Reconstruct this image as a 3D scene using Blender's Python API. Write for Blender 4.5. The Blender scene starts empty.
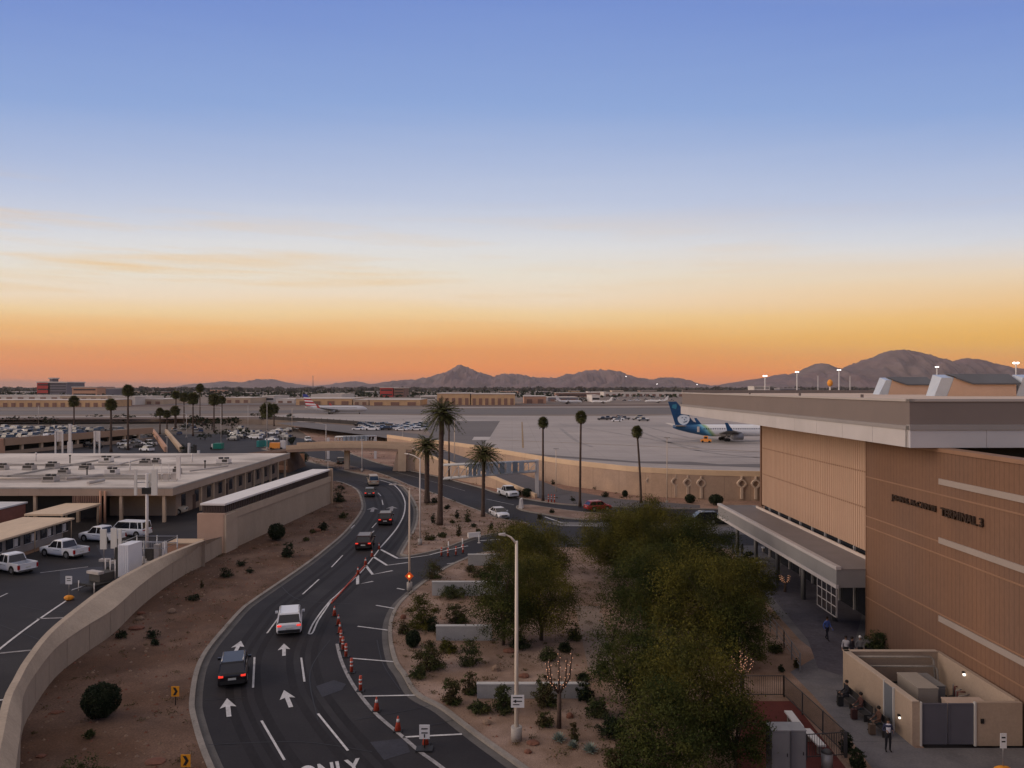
import bpy, math, random
import numpy as np
from mathutils import Vector, Matrix
from mathutils.geometry import tessellate_polygon
R = math.radians
PI = math.pi
sc = bpy.context.scene
COL = sc.collection
rng = random.Random(7)
H, F, HZ = 19.5, 769.0, 387.0          # camera height, focal length in px, horizon row

# ---------------------------------------------------------------- camera
cam_d = bpy.data.cameras.new('camera')
cam_d.sensor_width = 36.0
cam_d.lens = 36.0 * F / 1024.0
cam_d.shift_y = 3.0 / 1024.0
cam_d.clip_start = 0.5
cam_d.clip_end = 60000.0
cam = bpy.data.objects.new('camera', cam_d)
cam.location = (0, 0, H)
cam.rotation_euler = (R(90), 0, 0)
COL.objects.link(cam)
sc.camera = cam
sc.render.resolution_x, sc.render.resolution_y = 1024, 768
sc.view_settings.view_transform = 'Standard'
sc.view_settings.look = 'None'
sc.view_settings.exposure = 0.0
sc.view_settings.gamma = 1.0
sc.view_settings.use_curve_mapping = False
sc.cycles.max_bounces = 6
sc.cycles.diffuse_bounces = 3
sc.cycles.glossy_bounces = 2
sc.cycles.transparent_max_bounces = 8
sc.cycles.volume_bounces = 0
sc.cycles.use_denoising = True

def lin(r, g, b):
    f = lambda c: (c / 255 / 12.92) if c / 255 <= .04045 else ((c / 255 + .055) / 1.055) ** 2.4
    return (f(r), f(g), f(b), 1)

# ---------------------------------------------------------------- dusk sky
SUN_EL, SUN_AZ = 4.0, 262.0            # low in the west, left of the view
w = bpy.data.worlds.new('World')
sc.world = w
w.use_nodes = True
nt = w.node_tree
nt.nodes.clear()
N = lambda t: nt.nodes.new(t)
L = nt.links.new
def nmath(op, a, b=None, clamp=False):
    n = N('ShaderNodeMath'); n.operation = op; n.use_clamp = clamp
    for i, v in enumerate((a, b)):
        if v is None: continue
        if isinstance(v, (int, float)): n.inputs[i].default_value = v
        else: L(v, n.inputs[i])
    return n.outputs[0]
tc = N('ShaderNodeTexCoord')
sep = N('ShaderNodeSeparateXYZ'); L(tc.outputs['Generated'], sep.inputs[0])
# thin streaks of high cloud, stretched along the horizon
mp = N('ShaderNodeMapping'); mp.inputs['Scale'].default_value = (1.6, 1.6, 26)
L(tc.outputs['Generated'], mp.inputs[0])
nz = N('ShaderNodeTexNoise'); nz.inputs['Scale'].default_value = 1.7; nz.inputs['Detail'].default_value = 7; nz.inputs['Roughness'].default_value = .58
L(mp.outputs[0], nz.inputs['Vector'])
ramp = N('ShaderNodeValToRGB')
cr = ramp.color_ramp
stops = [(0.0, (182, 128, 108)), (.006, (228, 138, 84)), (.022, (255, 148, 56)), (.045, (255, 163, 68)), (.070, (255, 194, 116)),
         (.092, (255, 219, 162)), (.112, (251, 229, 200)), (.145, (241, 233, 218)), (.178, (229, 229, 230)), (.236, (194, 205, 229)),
         (.345, (143, 171, 221)), (.45, (118, 147, 212)), (.58, (150, 155, 195)), (.74, (196, 184, 186)), (1.0, (196, 186, 180))]  # highest stops, overhead and unseen, brightened to lift the ground light
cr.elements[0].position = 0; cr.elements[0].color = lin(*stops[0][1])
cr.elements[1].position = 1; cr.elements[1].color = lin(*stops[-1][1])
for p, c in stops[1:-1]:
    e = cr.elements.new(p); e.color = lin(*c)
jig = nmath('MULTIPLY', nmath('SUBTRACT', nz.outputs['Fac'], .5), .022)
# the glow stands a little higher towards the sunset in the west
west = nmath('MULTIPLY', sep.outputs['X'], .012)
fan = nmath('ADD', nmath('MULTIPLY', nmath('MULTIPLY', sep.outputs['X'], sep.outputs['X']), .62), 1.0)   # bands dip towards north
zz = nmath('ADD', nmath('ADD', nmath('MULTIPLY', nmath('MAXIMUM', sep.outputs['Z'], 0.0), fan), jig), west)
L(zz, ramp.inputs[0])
# cloud wisps, mostly low on the left
wis = N('ShaderNodeMapRange'); wis.inputs[1].default_value = .48; wis.inputs[2].default_value = .66
L(nz.outputs['Fac'], wis.inputs[0])
band = N('ShaderNodeMapRange'); band.inputs[1].default_value = .05; band.inputs[2].default_value = .12; L(sep.outputs['Z'], band.inputs[0])
band2 = N('ShaderNodeMapRange'); band2.inputs[1].default_value = .24; band2.inputs[2].default_value = .14; L(sep.outputs['Z'], band2.inputs[0])
side = N('ShaderNodeMapRange'); side.inputs[1].default_value = .5; side.inputs[2].default_value = -.5; side.inputs[3].default_value = .25; side.inputs[4].default_value = 1.0
L(sep.outputs['X'], side.inputs[0])
cf = nmath('MULTIPLY', nmath('MULTIPLY', nmath('MULTIPLY', wis.outputs[0], band.outputs[0]), nmath('MULTIPLY', band2.outputs[0], side.outputs[0])), .75)
mixc = N('ShaderNodeMixRGB'); L(cf, mixc.inputs[0]); L(ramp.outputs[0], mixc.inputs[1]); mixc.inputs[2].default_value = lin(246, 208, 150)
# deeper gold low in the north east and, weaker, low in the north west
gl1 = N('ShaderNodeMapRange'); gl1.inputs[1].default_value = .05; gl1.inputs[2].default_value = .55; L(sep.outputs['X'], gl1.inputs[0])
gl2 = N('ShaderNodeMapRange'); gl2.inputs[1].default_value = .19; gl2.inputs[2].default_value = .075; L(zz, gl2.inputs[0])
gl3 = N('ShaderNodeMapRange'); gl3.inputs[1].default_value = .02; gl3.inputs[2].default_value = .06; L(zz, gl3.inputs[0])
gold = nmath('MULTIPLY', nmath('MULTIPLY', gl1.outputs[0], gl2.outputs[0]), nmath('MULTIPLY', gl3.outputs[0], .85))
mixg = N('ShaderNodeMixRGB'); L(gold, mixg.inputs[0]); L(mixc.outputs[0], mixg.inputs[1]); mixg.inputs[2].default_value = lin(255, 190, 62)
mixc = mixg
# darker sky opposite the afterglow, behind the viewer
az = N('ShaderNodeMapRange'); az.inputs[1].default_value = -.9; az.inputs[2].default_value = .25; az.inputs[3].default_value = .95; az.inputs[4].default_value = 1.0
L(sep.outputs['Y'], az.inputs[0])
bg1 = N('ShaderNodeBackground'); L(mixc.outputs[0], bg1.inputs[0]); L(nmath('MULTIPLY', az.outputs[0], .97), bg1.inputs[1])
sky = N('ShaderNodeTexSky'); sky.sky_type = 'NISHITA'; sky.sun_disc = False
sky.sun_elevation = R(SUN_EL); sky.sun_rotation = R(SUN_AZ); sky.altitude = 340
bg2 = N('ShaderNodeBackground'); L(sky.outputs[0], bg2.inputs[0]); bg2.inputs[1].default_value = .004
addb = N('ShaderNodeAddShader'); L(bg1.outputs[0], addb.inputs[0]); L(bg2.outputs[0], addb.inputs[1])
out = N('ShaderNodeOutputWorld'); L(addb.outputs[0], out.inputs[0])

sun_d = bpy.data.lights.new('sun', 'SUN')
sun_d.energy = 3.0
sun_d.color = (1.0, .80, .64)
sun_d.angle = R(60)
sun = bpy.data.objects.new('sun', sun_d)
a_ = R(SUN_AZ)
sd = Vector((math.sin(a_) * math.cos(R(SUN_EL + 6)), math.cos(a_) * math.cos(R(SUN_EL + 6)), math.sin(R(SUN_EL + 6))))
sun.rotation_euler = sd.to_track_quat('Z', 'Y').to_euler()
sun.location = (-200, 0, 120)
COL.objects.link(sun)

# ---------------------------------------------------------------- helpers
def P(px, py, z=0.0):
    Y = (H - z) * F / (py - HZ)
    return Vector(((px - 512) / F * Y, Y, z))
def AT(px, py, Y):                     # a point at a known depth
    return Vector(((px - 512) / F * Y, Y, H - (py - HZ) * Y / F))
def GY(py, z=0.0): return (H - z) * F / (py - HZ)

_m = {}
def M(name, col, rough=.8, var=.15, scale=1.0, detail=4, bump=0, bscale=None, metal=0, emit=0, fine=0, fscale=40, spec=.3, second=None, sfac=(.45, .6), stretch=(1, 1, 1), alpha=1, trans=0, sscale=None, rot=0):
    if name in _m: return _m[name]
    m = bpy.data.materials.new(name); m.use_nodes = True
    t = m.node_tree; b = t.nodes['Principled BSDF']
    b.inputs['Roughness'].default_value = rough
    b.inputs['Metallic'].default_value = metal
    b.inputs['Specular IOR Level'].default_value = spec
    c = col if len(col) == 4 else (*col, 1)
    b.inputs['Base Color'].default_value = c
    if emit:
        b.inputs['Emission Color'].default_value = c
        b.inputs['Emission Strength'].default_value = emit
    if trans: b.inputs['Transmission Weight'].default_value = trans
    if alpha < 1: b.inputs['Alpha'].default_value = alpha
    src = None
    if var or second or bump:
        g = t.nodes.new('ShaderNodeTexCoord')
        mpn = t.nodes.new('ShaderNodeMapping'); mpn.inputs['Scale'].default_value = stretch; mpn.inputs['Rotation'].default_value = (0, 0, rot)
        t.links.new(g.outputs['Object'], mpn.inputs[0])
        src = mpn.outputs[0]
    cs = None
    if var:
        n = t.nodes.new('ShaderNodeTexNoise'); n.inputs['Scale'].default_value = scale; n.inputs['Detail'].default_value = detail; n.inputs['Roughness'].default_value = .65
        t.links.new(src, n.inputs['Vector'])
        mr = t.nodes.new('ShaderNodeMapRange'); mr.inputs[1].default_value = .3; mr.inputs[2].default_value = .7
        mr.inputs[3].default_value = 1 - var; mr.inputs[4].default_value = 1 + var
        t.links.new(n.outputs['Fac'], mr.inputs[0])
        fac = mr.outputs[0]
        if fine:
            n2 = t.nodes.new('ShaderNodeTexNoise'); n2.inputs['Scale'].default_value = fscale; n2.inputs['Detail'].default_value = 2
            t.links.new(src, n2.inputs['Vector'])
            mr2 = t.nodes.new('ShaderNodeMapRange'); mr2.inputs[1].default_value = .3; mr2.inputs[2].default_value = .7
            mr2.inputs[3].default_value = 1 - fine; mr2.inputs[4].default_value = 1 + fine
            t.links.new(n2.outputs['Fac'], mr2.inputs[0])
            mm = t.nodes.new('ShaderNodeMath'); mm.operation = 'MULTIPLY'
            t.links.new(fac, mm.inputs[0]); t.links.new(mr2.outputs[0], mm.inputs[1]); fac = mm.outputs[0]
        vm = t.nodes.new('ShaderNodeVectorMath'); vm.operation = 'SCALE'
        vm.inputs[0].default_value = c[:3]
        t.links.new(fac, vm.inputs['Scale'])
        cs = vm.outputs[0]
        if second:
            n3 = t.nodes.new('ShaderNodeTexNoise'); n3.inputs['Scale'].default_value = sscale or scale * .35; n3.inputs['Detail'].default_value = 5
            t.links.new(src, n3.inputs['Vector'])
            mr3 = t.nodes.new('ShaderNodeMapRange'); mr3.inputs[1].default_value = sfac[0]; mr3.inputs[2].default_value = sfac[1]
            t.links.new(n3.outputs['Fac'], mr3.inputs[0])
            vm2 = t.nodes.new('ShaderNodeVectorMath'); vm2.operation = 'SCALE'; vm2.inputs[0].default_value = second[:3]
            t.links.new(fac, vm2.inputs['Scale'])
            mx = t.nodes.new('ShaderNodeMixRGB'); t.links.new(mr3.outputs[0], mx.inputs[0]); t.links.new(cs, mx.inputs[1]); t.links.new(vm2.outputs[0], mx.inputs[2])
            cs = mx.outputs[0]
        t.links.new(cs, b.inputs['Base Color'])
    if bump:
        n4 = t.nodes.new('ShaderNodeTexNoise'); n4.inputs['Scale'].default_value = bscale or 8; n4.inputs['Detail'].default_value = 5
        t.links.new(src, n4.inputs['Vector'])
        bp = t.nodes.new('ShaderNodeBump'); bp.inputs['Strength'].default_value = bump; bp.inputs['Distance'].default_value = .05
        t.links.new(n4.outputs['Fac'], bp.inputs['Height']); t.links.new(bp.outputs[0], b.inputs['Normal'])
    _m[name] = m
    return m

def stripes(m, axis, period, duty, dark, z_period=None, z_duty=.05, zdark=1.2):
    """turn the base colour of a wall into ribs or panels: every period metres along the axis (thin real ribs of colour)"""
    t = m.node_tree; b = t.nodes['Principled BSDF']
    lk = b.inputs['Base Color'].links[0]; col = lk.from_socket
    g = t.nodes.new('ShaderNodeTexCoord'); s = t.nodes.new('ShaderNodeSeparateXYZ'); t.links.new(g.outputs['Object'], s.inputs[0])
    def band(out, per, dut, k):
        a = t.nodes.new('ShaderNodeMath'); a.operation = 'FRACT'
        d = t.nodes.new('ShaderNodeMath'); d.operation = 'DIVIDE'; d.inputs[1].default_value = per
        t.links.new(out, d.inputs[0]); t.links.new(d.outputs[0], a.inputs[0])
        l = t.nodes.new('ShaderNodeMath'); l.operation = 'LESS_THAN'; l.inputs[1].default_value = dut
        t.links.new(a.outputs[0], l.inputs[0])
        mr = t.nodes.new('ShaderNodeMapRange'); mr.inputs[3].default_value = 1; mr.inputs[4].default_value = k
        t.links.new(l.outputs[0], mr.inputs[0]); return mr.outputs[0]
    f = band(s.outputs[axis], period, duty, dark)
    if z_period:
        f2 = band(s.outputs['Z'], z_period, z_duty, zdark)
        mm = t.nodes.new('ShaderNodeMath'); mm.operation = 'MULTIPLY'; t.links.new(f, mm.inputs[0]); t.links.new(f2, mm.inputs[1]); f = mm.outputs[0]
    vm = t.nodes.new('ShaderNodeVectorMath'); vm.operation = 'SCALE'
    t.links.new(col, vm.inputs[0]); t.links.new(f, vm.inputs['Scale']); t.links.new(vm.outputs[0], b.inputs['Base Color'])
    return m

class MB:
    """collects shapes; build() links them as one mesh object"""
    def __init__(s): s.v = []; s.f = []; s.mi = []; s.sm = []
    def add(s, vs, fs, mi=0, smooth=False):
        o = len(s.v); s.v += [tuple(v) for v in vs]
        for f in fs: s.f.append([o + i for i in f]); s.mi.append(mi); s.sm.append(smooth)
        return s
    def box(s, x0, x1, y0, y1, z0, z1, mi=0):
        return s.add([(x0, y0, z0), (x1, y0, z0), (x1, y1, z0), (x0, y1, z0), (x0, y0, z1), (x1, y0, z1), (x1, y1, z1), (x0, y1, z1)],
                     [(0, 3, 2, 1), (4, 5, 6, 7), (0, 1, 5, 4), (1, 2, 6, 5), (2, 3, 7, 6), (3, 0, 4, 7)], mi)
    def hexa(s, b, t, mi=0):           # four bottom points and four top points
        return s.add(list(b) + list(t), [(0, 3, 2, 1), (4, 5, 6, 7), (0, 1, 5, 4), (1, 2, 6, 5), (2, 3, 7, 6), (3, 0, 4, 7)], mi)
    def cbox(s, c, d, u, l, wd, z0, z1, mi=0):  # box centred on c (x,y), along direction u
        ux, uy = u; n = math.hypot(ux, uy); ux /= n; uy /= n; vx, vy = -uy, ux
        q = [(c[0] + a * l / 2 * ux + b * wd / 2 * vx, c[1] + a * l / 2 * uy + b * wd / 2 * vy) for a, b in ((-1, -1), (1, -1), (1, 1), (-1, 1))]
        return s.hexa([(x, y, z0) for x, y in q], [(x, y, z1) for x, y in q], mi)
    def tube(s, pts, rad, n=8, mi=0, cap=True, smooth=True):
        pts = [Vector(p) for p in pts]; k = len(pts)
        if not hasattr(rad, '__len__'): rad = [rad] * k
        o = len(s.v); up = None
        for i, p in enumerate(pts):
            d = (pts[min(i + 1, k - 1)] - pts[max(i - 1, 0)]).normalized()
            if up is None: up = Vector((1, 0, 0)) if abs(d.x) < .8 else Vector((0, 1, 0))
            a = (up - d * up.dot(d)).normalized(); b = d.cross(a); up = a
            for j in range(n):
                t = 2 * PI * j / n
                s.v.append(tuple(p + (a * math.cos(t) + b * math.sin(t)) * rad[i]))
        for i in range(k - 1):
            for j in range(n):
                s.f.append([o + i * n + j, o + i * n + (j + 1) % n, o + (i + 1) * n + (j + 1) % n, o + (i + 1) * n + j]); s.mi.append(mi); s.sm.append(smooth)
        if cap:
            s.f.append([o + j for j in range(n)][::-1]); s.mi.append(mi); s.sm.append(False)
            s.f.append([o + (k - 1) * n + j for j in range(n)]); s.mi.append(mi); s.sm.append(False)
        return s
    def loft(s, rings, mi=0, smooth=True, cap=True):   # rings of equal length
        o = len(s.v); n = len(rings[0])
        for r in rings: s.v += [tuple(p) for p in r]
        for i in range(len(rings) - 1):
            for j in range(n):
                s.f.append([o + i * n + j, o + i * n + (j + 1) % n, o + (i + 1) * n + (j + 1) % n, o + (i + 1) * n + j]); s.mi.append(mi); s.sm.append(smooth)
        if cap:
            s.f.append([o + j for j in range(n)][::-1]); s.mi.append(mi); s.sm.append(False)
            s.f.append([o + (len(rings) - 1) * n + j for j in range(n)]); s.mi.append(mi); s.sm.append(False)
        return s
    def ell(s, c, r, n=10, m=7, mi=0, jit=0, rg=None):
        rings = []
        for i in range(1, m):
            ph = PI * i / m
            rings.append([(c[0] + r[0] * math.sin(ph) * math.cos(2 * PI * j / n) * (1 + (rg.uniform(-jit, jit) if jit else 0)),
                           c[1] + r[1] * math.sin(ph) * math.sin(2 * PI * j / n) * (1 + (rg.uniform(-jit, jit) if jit else 0)),
                           c[2] - r[2] * math.cos(ph) * (1 + (rg.uniform(-jit, jit) if jit else 0))) for j in range(n)])
        o = len(s.v); s.loft(rings, mi, not jit, False)
        b = len(s.v); s.v += [(c[0], c[1], c[2] - r[2]), (c[0], c[1], c[2] + r[2])]
        last = o + (m - 2) * n
        for j in range(n):
            s.f.append([b, o + (j + 1) % n, o + j]); s.f.append([b + 1, last + j, last + (j + 1) % n])
            s.mi += [mi, mi]; s.sm += [not jit] * 2
        return s
    def poly(s, pts, mi=0):            # flat polygon, may be concave
        pts = [Vector(p) for p in pts]; tr = tessellate_polygon([pts]); o = len(s.v); s.v += [tuple(p) for p in pts]
        for t in tr:
            a, b, c = (pts[i] for i in t)
            t = t if (b - a).cross(c - a).z >= 0 else t[::-1]
            s.f.append([o + i for i in t]); s.mi.append(mi); s.sm.append(False)
        return s
    def prism(s, pts, z0, z1, mi=0):
        n = len(pts); a = [(p[0], p[1], z1) for p in pts]
        s.poly(a, mi)
        o = len(s.v); s.v += [(p[0], p[1], z0) for p in pts] + [(p[0], p[1], z1) for p in pts]
        for i in range(n):
            j = (i + 1) % n; s.f.append([o + i, o + j, o + n + j, o + n + i]); s.mi.append(mi); s.sm.append(False)
        return s
    def ribbon(s, pts, wd, z0, z1, off=0, mi=0):       # a strip of width wd along a line, offset to its left by off
        pl = offset(pts, off - wd / 2); pr = offset(pts, off + wd / 2); k = len(pts)
        o = len(s.v)
        for i in range(k):
            s.v += [(pl[i][0], pl[i][1], z1), (pr[i][0], pr[i][1], z1), (pr[i][0], pr[i][1], z0), (pl[i][0], pl[i][1], z0)]
        for i in range(k - 1):
            a = o + 4 * i; b = a + 4
            fs = [(a, b, b + 1, a + 1)] + ([(a + 1, b + 1, b + 2, a + 2), (a + 3, b + 3, b, a)] if z1 - z0 > .006 else [])
            for f in fs: s.f.append(list(f)); s.mi.append(mi); s.sm.append(False)
        if z1 - z0 > .006:
            e = o + 4 * (k - 1)
            s.f += [[o, o + 1, o + 2, o + 3], [e, e + 3, e + 2, e + 1]]; s.mi += [mi, mi]; s.sm += [False, False]
        return s
    def build(s, name, mats, parent=None, world=False):
        me = bpy.data.meshes.new(name)
        vs = s.v
        if world and parent is not None:
            mt = (Matrix.Translation(parent.location) @ parent.rotation_euler.to_matrix().to_4x4()).inverted()
            vs = [tuple(mt @ Vector(v)) for v in vs]
        me.from_pydata(vs, [], s.f)
        if not isinstance(mats, (list, tuple)): mats = [mats]
        for m in mats: me.materials.append(m)
        if len(mats) > 1: me.polygons.foreach_set('material_index', s.mi)
        me.polygons.foreach_set('use_smooth', s.sm)
        me.update()
        o = bpy.data.objects.new(name, me); COL.objects.link(o)
        if parent is not None: o.parent = parent
        return o

def offset(pts, d):
    out = []; k = len(pts)
    for i in range(k):
        a = pts[max(i - 1, 0)]; b = pts[min(i + 1, k - 1)]
        dx, dy = b[0] - a[0], b[1] - a[1]; n = math.hypot(dx, dy) or 1
        out.append((pts[i][0] - dy / n * d, pts[i][1] + dx / n * d))
    return out
def smooth(pts, k=6):                  # Catmull-Rom through points
    out = []
    n = len(pts)
    for i in range(n - 1):
        p0, p1, p2, p3 = (Vector(pts[j]) for j in (max(i - 1, 0), i, i + 1, min(i + 2, n - 1)))
        for s_ in range(k):
            t = s_ / k
            out.append(.5 * ((2 * p1) + (p2 - p0) * t + (2 * p0 - 5 * p1 + 4 * p2 - p3) * t * t + (3 * p1 - p0 - 3 * p2 + p3) * t ** 3))
    out.append(Vector(pts[-1])); return out
def PX(lst, z=0.0): return [P(a, b, z) for a, b in lst]

_labels = set()
def tag(o, label=None, cat=None, group=None, kind=None):
    if label: o['label'] = label
    if cat: o['category'] = cat
    if group: o['group'] = group
    if kind: o['kind'] = kind
    return o
def T(name, label, cat, loc=(0, 0, 0), rz=0, group=None):
    o = bpy.data.objects.new(name, None); COL.objects.link(o)
    o.location = loc; o.rotation_euler = (0, 0, rz); o.empty_display_size = .3
    return tag(o, label, cat, group)
def struct(name, mb, m):
    return tag(mb.build(name, m), kind='structure')
def dup(root, loc, rz=None, label=None, scale=None):
    r = root.copy(); COL.objects.link(r); r.location = loc
    if rz is not None: r.rotation_euler = (0, 0, rz)
    if scale: r.scale = scale if hasattr(scale, '__len__') else (scale,) * 3
    if label: r['label'] = label
    for ch in list(root.children):
        c = ch.copy(); COL.objects.link(c); c.parent = r
        for g in ch.children:
            d = g.copy(); COL.objects.link(d); d.parent = c
    return r
def heading(p, q):                     # rotation that turns +Y to the way from pixel p to pixel q on the ground
    a, b = P(*p), P(*q); return math.atan2(-(b.x - a.x), b.y - a.y)

# ---------------------------------------------------------------- materials
m_asph = M('asphalt', (.0195, .0172, .0185), .78, .22, .25, 6, bump=.15, bscale=30, fine=.12, fscale=6, second=(.027, .0245, .025), sfac=(.5, .62), sscale=.12, spec=.25)
m_asph2 = M('asphalt_lot', (.047, .045, .050), .85, .2, .3, 6, fine=.1, fscale=5, second=(.07, .066, .066), sfac=(.48, .7), sscale=.08)
m_dirt = M('dirt', (.092, .048, .027), .95, .28, .35, 8, bump=.5, bscale=12, fine=.25, fscale=9, second=(.135, .082, .056), sfac=(.42, .62), sscale=.14)
m_gravel = M('gravel_bed', (.200, .130, .092), .95, .16, .5, 6, bump=.6, bscale=20, fine=.28, fscale=16, second=(.27, .19, .15), sfac=(.45, .65), sscale=.25)
m_conc = M('concrete', (.33, .30, .27), .85, .14, .6, 5, fine=.08, fscale=12)
m_kerb = M('kerb_concrete', (.22, .195, .17), .85, .22, .5, 5, fine=.12, fscale=9)
m_gut = M('gutter', (.10, .092, .086), .9, .25, .5, 5, fine=.1, fscale=9)
m_white = M('road_paint', (.50, .49, .485), .7, .28, 1.5, 6, fine=.15, fscale=20)
m_paint_worn = M('worn_paint', (.26, .25, .25), .8, .4, 1.8, 6, fine=.3, fscale=20)
m_wall = M('sound_wall', (.36, .285, .215), .9, .12, .35, 6, bump=.15, bscale=10, fine=.07, fscale=8, stretch=(1, 1, .3))
m_tan = M('tan_stucco', (.47, .345, .235), .9, .1, .3, 5, fine=.05, fscale=8)
m_tanred = M('salmon_stucco', (.46, .26, .17), .9, .1, .4, 5)
# ================================================================ GROUND
gb = MB().poly([(-26000, -60, -.02), (26000, -60, -.02), (26000, 24000, -.02), (-26000, 24000, -.02)])
struct('ground', gb, M('desert_ground', (.16, .115, .085), .95, .3, .02, 8, fine=.2, fscale=.3, second=(.10, .085, .07), sfac=(.45, .6), sscale=.008))
# asphalt of the roads and the lot: one sheet, kerbed islands stand on it
road = MB().poly([(-150, 12, 0.0), (60, 12, 0.0), (78, 131, 0), (20, 140, 0), (0, 172, 0), (-28, 205, 0), (-60, 262, 0), (-105, 330, 0), (-170, 300, 0), (-190, 160, 0)])
struct('road', road, m_asph)

# left dirt bank
L_kerb = smooth([P(a, b) for a, b in [(330, 1000), (262, 868), (211, 768), (195, 721), (193, 700), (198, 671), (208, 651), (225, 630), (242, 611), (256, 600), (300, 569.7), (323.5, 552), (346.6, 531.6), (361.6, 511.6), (361.6, 500), (356.6, 490), (345, 484), (336.6, 481.7)]], 6)
wall_base_px = [(8, 930), (14, 820), (20, 768), (22, 735), (34, 709.5), (56, 678.6), (84, 656), (112.5, 636), (141, 602 + 6), (169, 583 + 3), (197, 569), (222, 554.5)]
W_base = smooth(PX(wall_base_px), 5)
bank = [(p.x, p.y) for p in W_base] + [tuple(P(226, 553)[:2]), tuple(P(330, 502)[:2]), tuple(P(333, 482)[:2])] + [(p.x, p.y) for p in reversed(L_kerb)]
def island(name, pts, m, h=.13):
    o = struct(name, MB().prism(pts, 0, h), m); return o
island('dirt_bank', bank, m_dirt)
kb = MB()
kb.ribbon(L_kerb, .32, .0, .17, 0.05)
kg = MB(); kg.ribbon(L_kerb, .45, 0, .012, -.33)
# median with the palms
M_left = smooth(PX([(262, 449), (300, 459), (330, 467), (360, 474), (380, 478), (397, 482.5), (408, 492), (416, 505), (418, 515), (416, 527), (411.6, 536.6), (405, 548), (401.6, 555)]), 5)
M_bot = smooth(PX([(401.6, 555), (410, 556.6), (428, 553), (446.7, 548), (466.7, 540.5), (480, 537), (496.7, 534), (511.6, 531), (525, 528), (528.5, 525.5)]), 4)
M_top = smooth(PX([(528.5, 525.5), (524, 523.3), (513, 521.6), (496.7, 518.6), (483, 513), (463, 505.5), (446.7, 499), (430, 492.6), (410, 486), (395, 479.5), (380, 474), (360, 468.5), (330, 462), (300, 455), (262, 446.5)]), 4)
med = M_left + M_bot[1:] + M_top[1:]
island('median_bed', [(p.x, p.y) for p in med[:-1]], m_gravel)
kb.ribbon(med, .28, 0, .17, -.05); kg.ribbon(M_left, .5, 0, .012, -.42) ; kg.ribbon(M_bot, .5, 0, .012, -.42)
# garden on the right
G_kerb = smooth(PX([(503, 551.5), (480, 554), (464, 560), (445, 569), (428, 580), (417, 588), (399, 604), (390.5, 620), (389, 639), (394, 662), (403, 676), (415, 695), (440, 709), (459.5, 724), (479, 739), (504, 757), (530, 776), (600, 830), (720, 930)]), 6)
gard = [(p.x, p.y) for p in G_kerb] + [tuple(P(1010, 930)[:2]), tuple(P(940, 768)[:2]), tuple(P(800, 610)[:2]), tuple(P(742, 549)[:2]), tuple(P(640, 549)[:2]), tuple(P(560, 548)[:2])]
island('garden_bed', gard, m_gravel)
kb.ribbon(G_kerb, .30, 0, .17, .1); kg.ribbon(G_kerb, .45, 0, .012, -.3)
# traffic island past the crossing
Ti = smooth(PX([(517, 506.5), (530, 505.5), (550, 508.5), (575, 511.8), (600, 514), (640, 516), (640, 520), (600, 520.5), (570, 519), (545, 515), (525, 511.5), (517, 508.5), (517, 506.5)]), 4)
island('traffic_island', [(p.x, p.y) for p in Ti[:-1]], m_gravel); kb.ribbon(Ti, .25, 0, .17, -.05)
# dirt under the apron wall
farE = smooth(PX([(318, 443), (345, 452), (380, 464), (403, 469.5), (438, 477), (480, 488), (495, 493), (518, 498), (545, 502.5), (565, 505), (600, 507), (640, 508.5), (700, 509.5), (760, 510), (860, 510.5)]), 4)
A_base_px = [(387, 449), (418, 455), (440, 458), (481, 466), (512, 474), (560, 485), (600, 491), (637, 496), (700, 500), (762, 502), (860, 504)]
A_base = smooth(PX(A_base_px), 4)
strip = [(p.x, p.y) for p in farE] + [(p.x, p.y + .5) for p in reversed(A_base)] + [tuple(P(392, 434.6)[:2]), tuple(P(340, 429)[:2]), tuple(P(293, 426)[:2])]
island('dirt_strip', strip, M('red_dirt', (.235, .135, .095), .95, .2, .3, 6, fine=.25, fscale=4, second=(.28, .18, .13), sscale=.1))
kb.ribbon(farE, .25, 0, .17, .05)
tag(kb.build('kerb', m_kerb), kind='structure'); tag(kg.build('gutter', m_gut), kind='structure')

# plaza pavement by the terminal
Zp = .134
pv = MB().poly(PX([(700, 527), (840, 527), (870, 560), (874, 640), (850, 655), (850, 690), (915, 748), (1030, 748), (1200, 800), (1300, 900), (1010, 900), (905, 790), (872, 768), (842, 728), (812, 694), (790, 672), (820, 655), (800, 640), (768, 604), (742, 575), (733, 549), (700, 547)], Zp))
struct('plaza_paving', pv, stripes(M('plaza_concrete', (.140, .133, .138), .85, .16, .5, 5, fine=.1, fscale=8, second=(.105, .102, .112), sfac=(.5, .6), sscale=.2), 'Y', 3.0, .012, .6, None))
pd = MB().poly(PX([(790, 556), (846, 556), (866, 600), (850, 660), (842, 676), (818, 668), (808, 640), (778, 604), (764, 585)], Zp + .004))
struct('plaza_path', pd, M('purple_pavers', (.085, .078, .092), .8, .2, .8, 5, fine=.15, fscale=5))
cw = MB().poly(PX([(690, 534.5), (830, 534.5), (838, 545.5), (690, 545.5)], Zp + .004))
struct('crossing_road', cw, m_asph)
sw = MB().poly(PX([(540, 521.5), (690, 524), (835, 524), (835, 527.5), (690, 529), (560, 526)], .02)).poly(PX([(705, 516.5), (830, 516.5), (830, 519), (705, 519)], .02))
struct('pavement', sw, M('dark_concrete', (.14, .13, .122), .85, .15, .6, 5))
path = MB().poly(PX([(575, 606), (600, 606), (608, 640), (617, 662), (606, 676), (589, 672)], Zp))
struct('garden_path', path, M('path_gravel', (.19, .145, .12), .95, .15, .6, 5, fine=.2, fscale=14))

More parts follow.
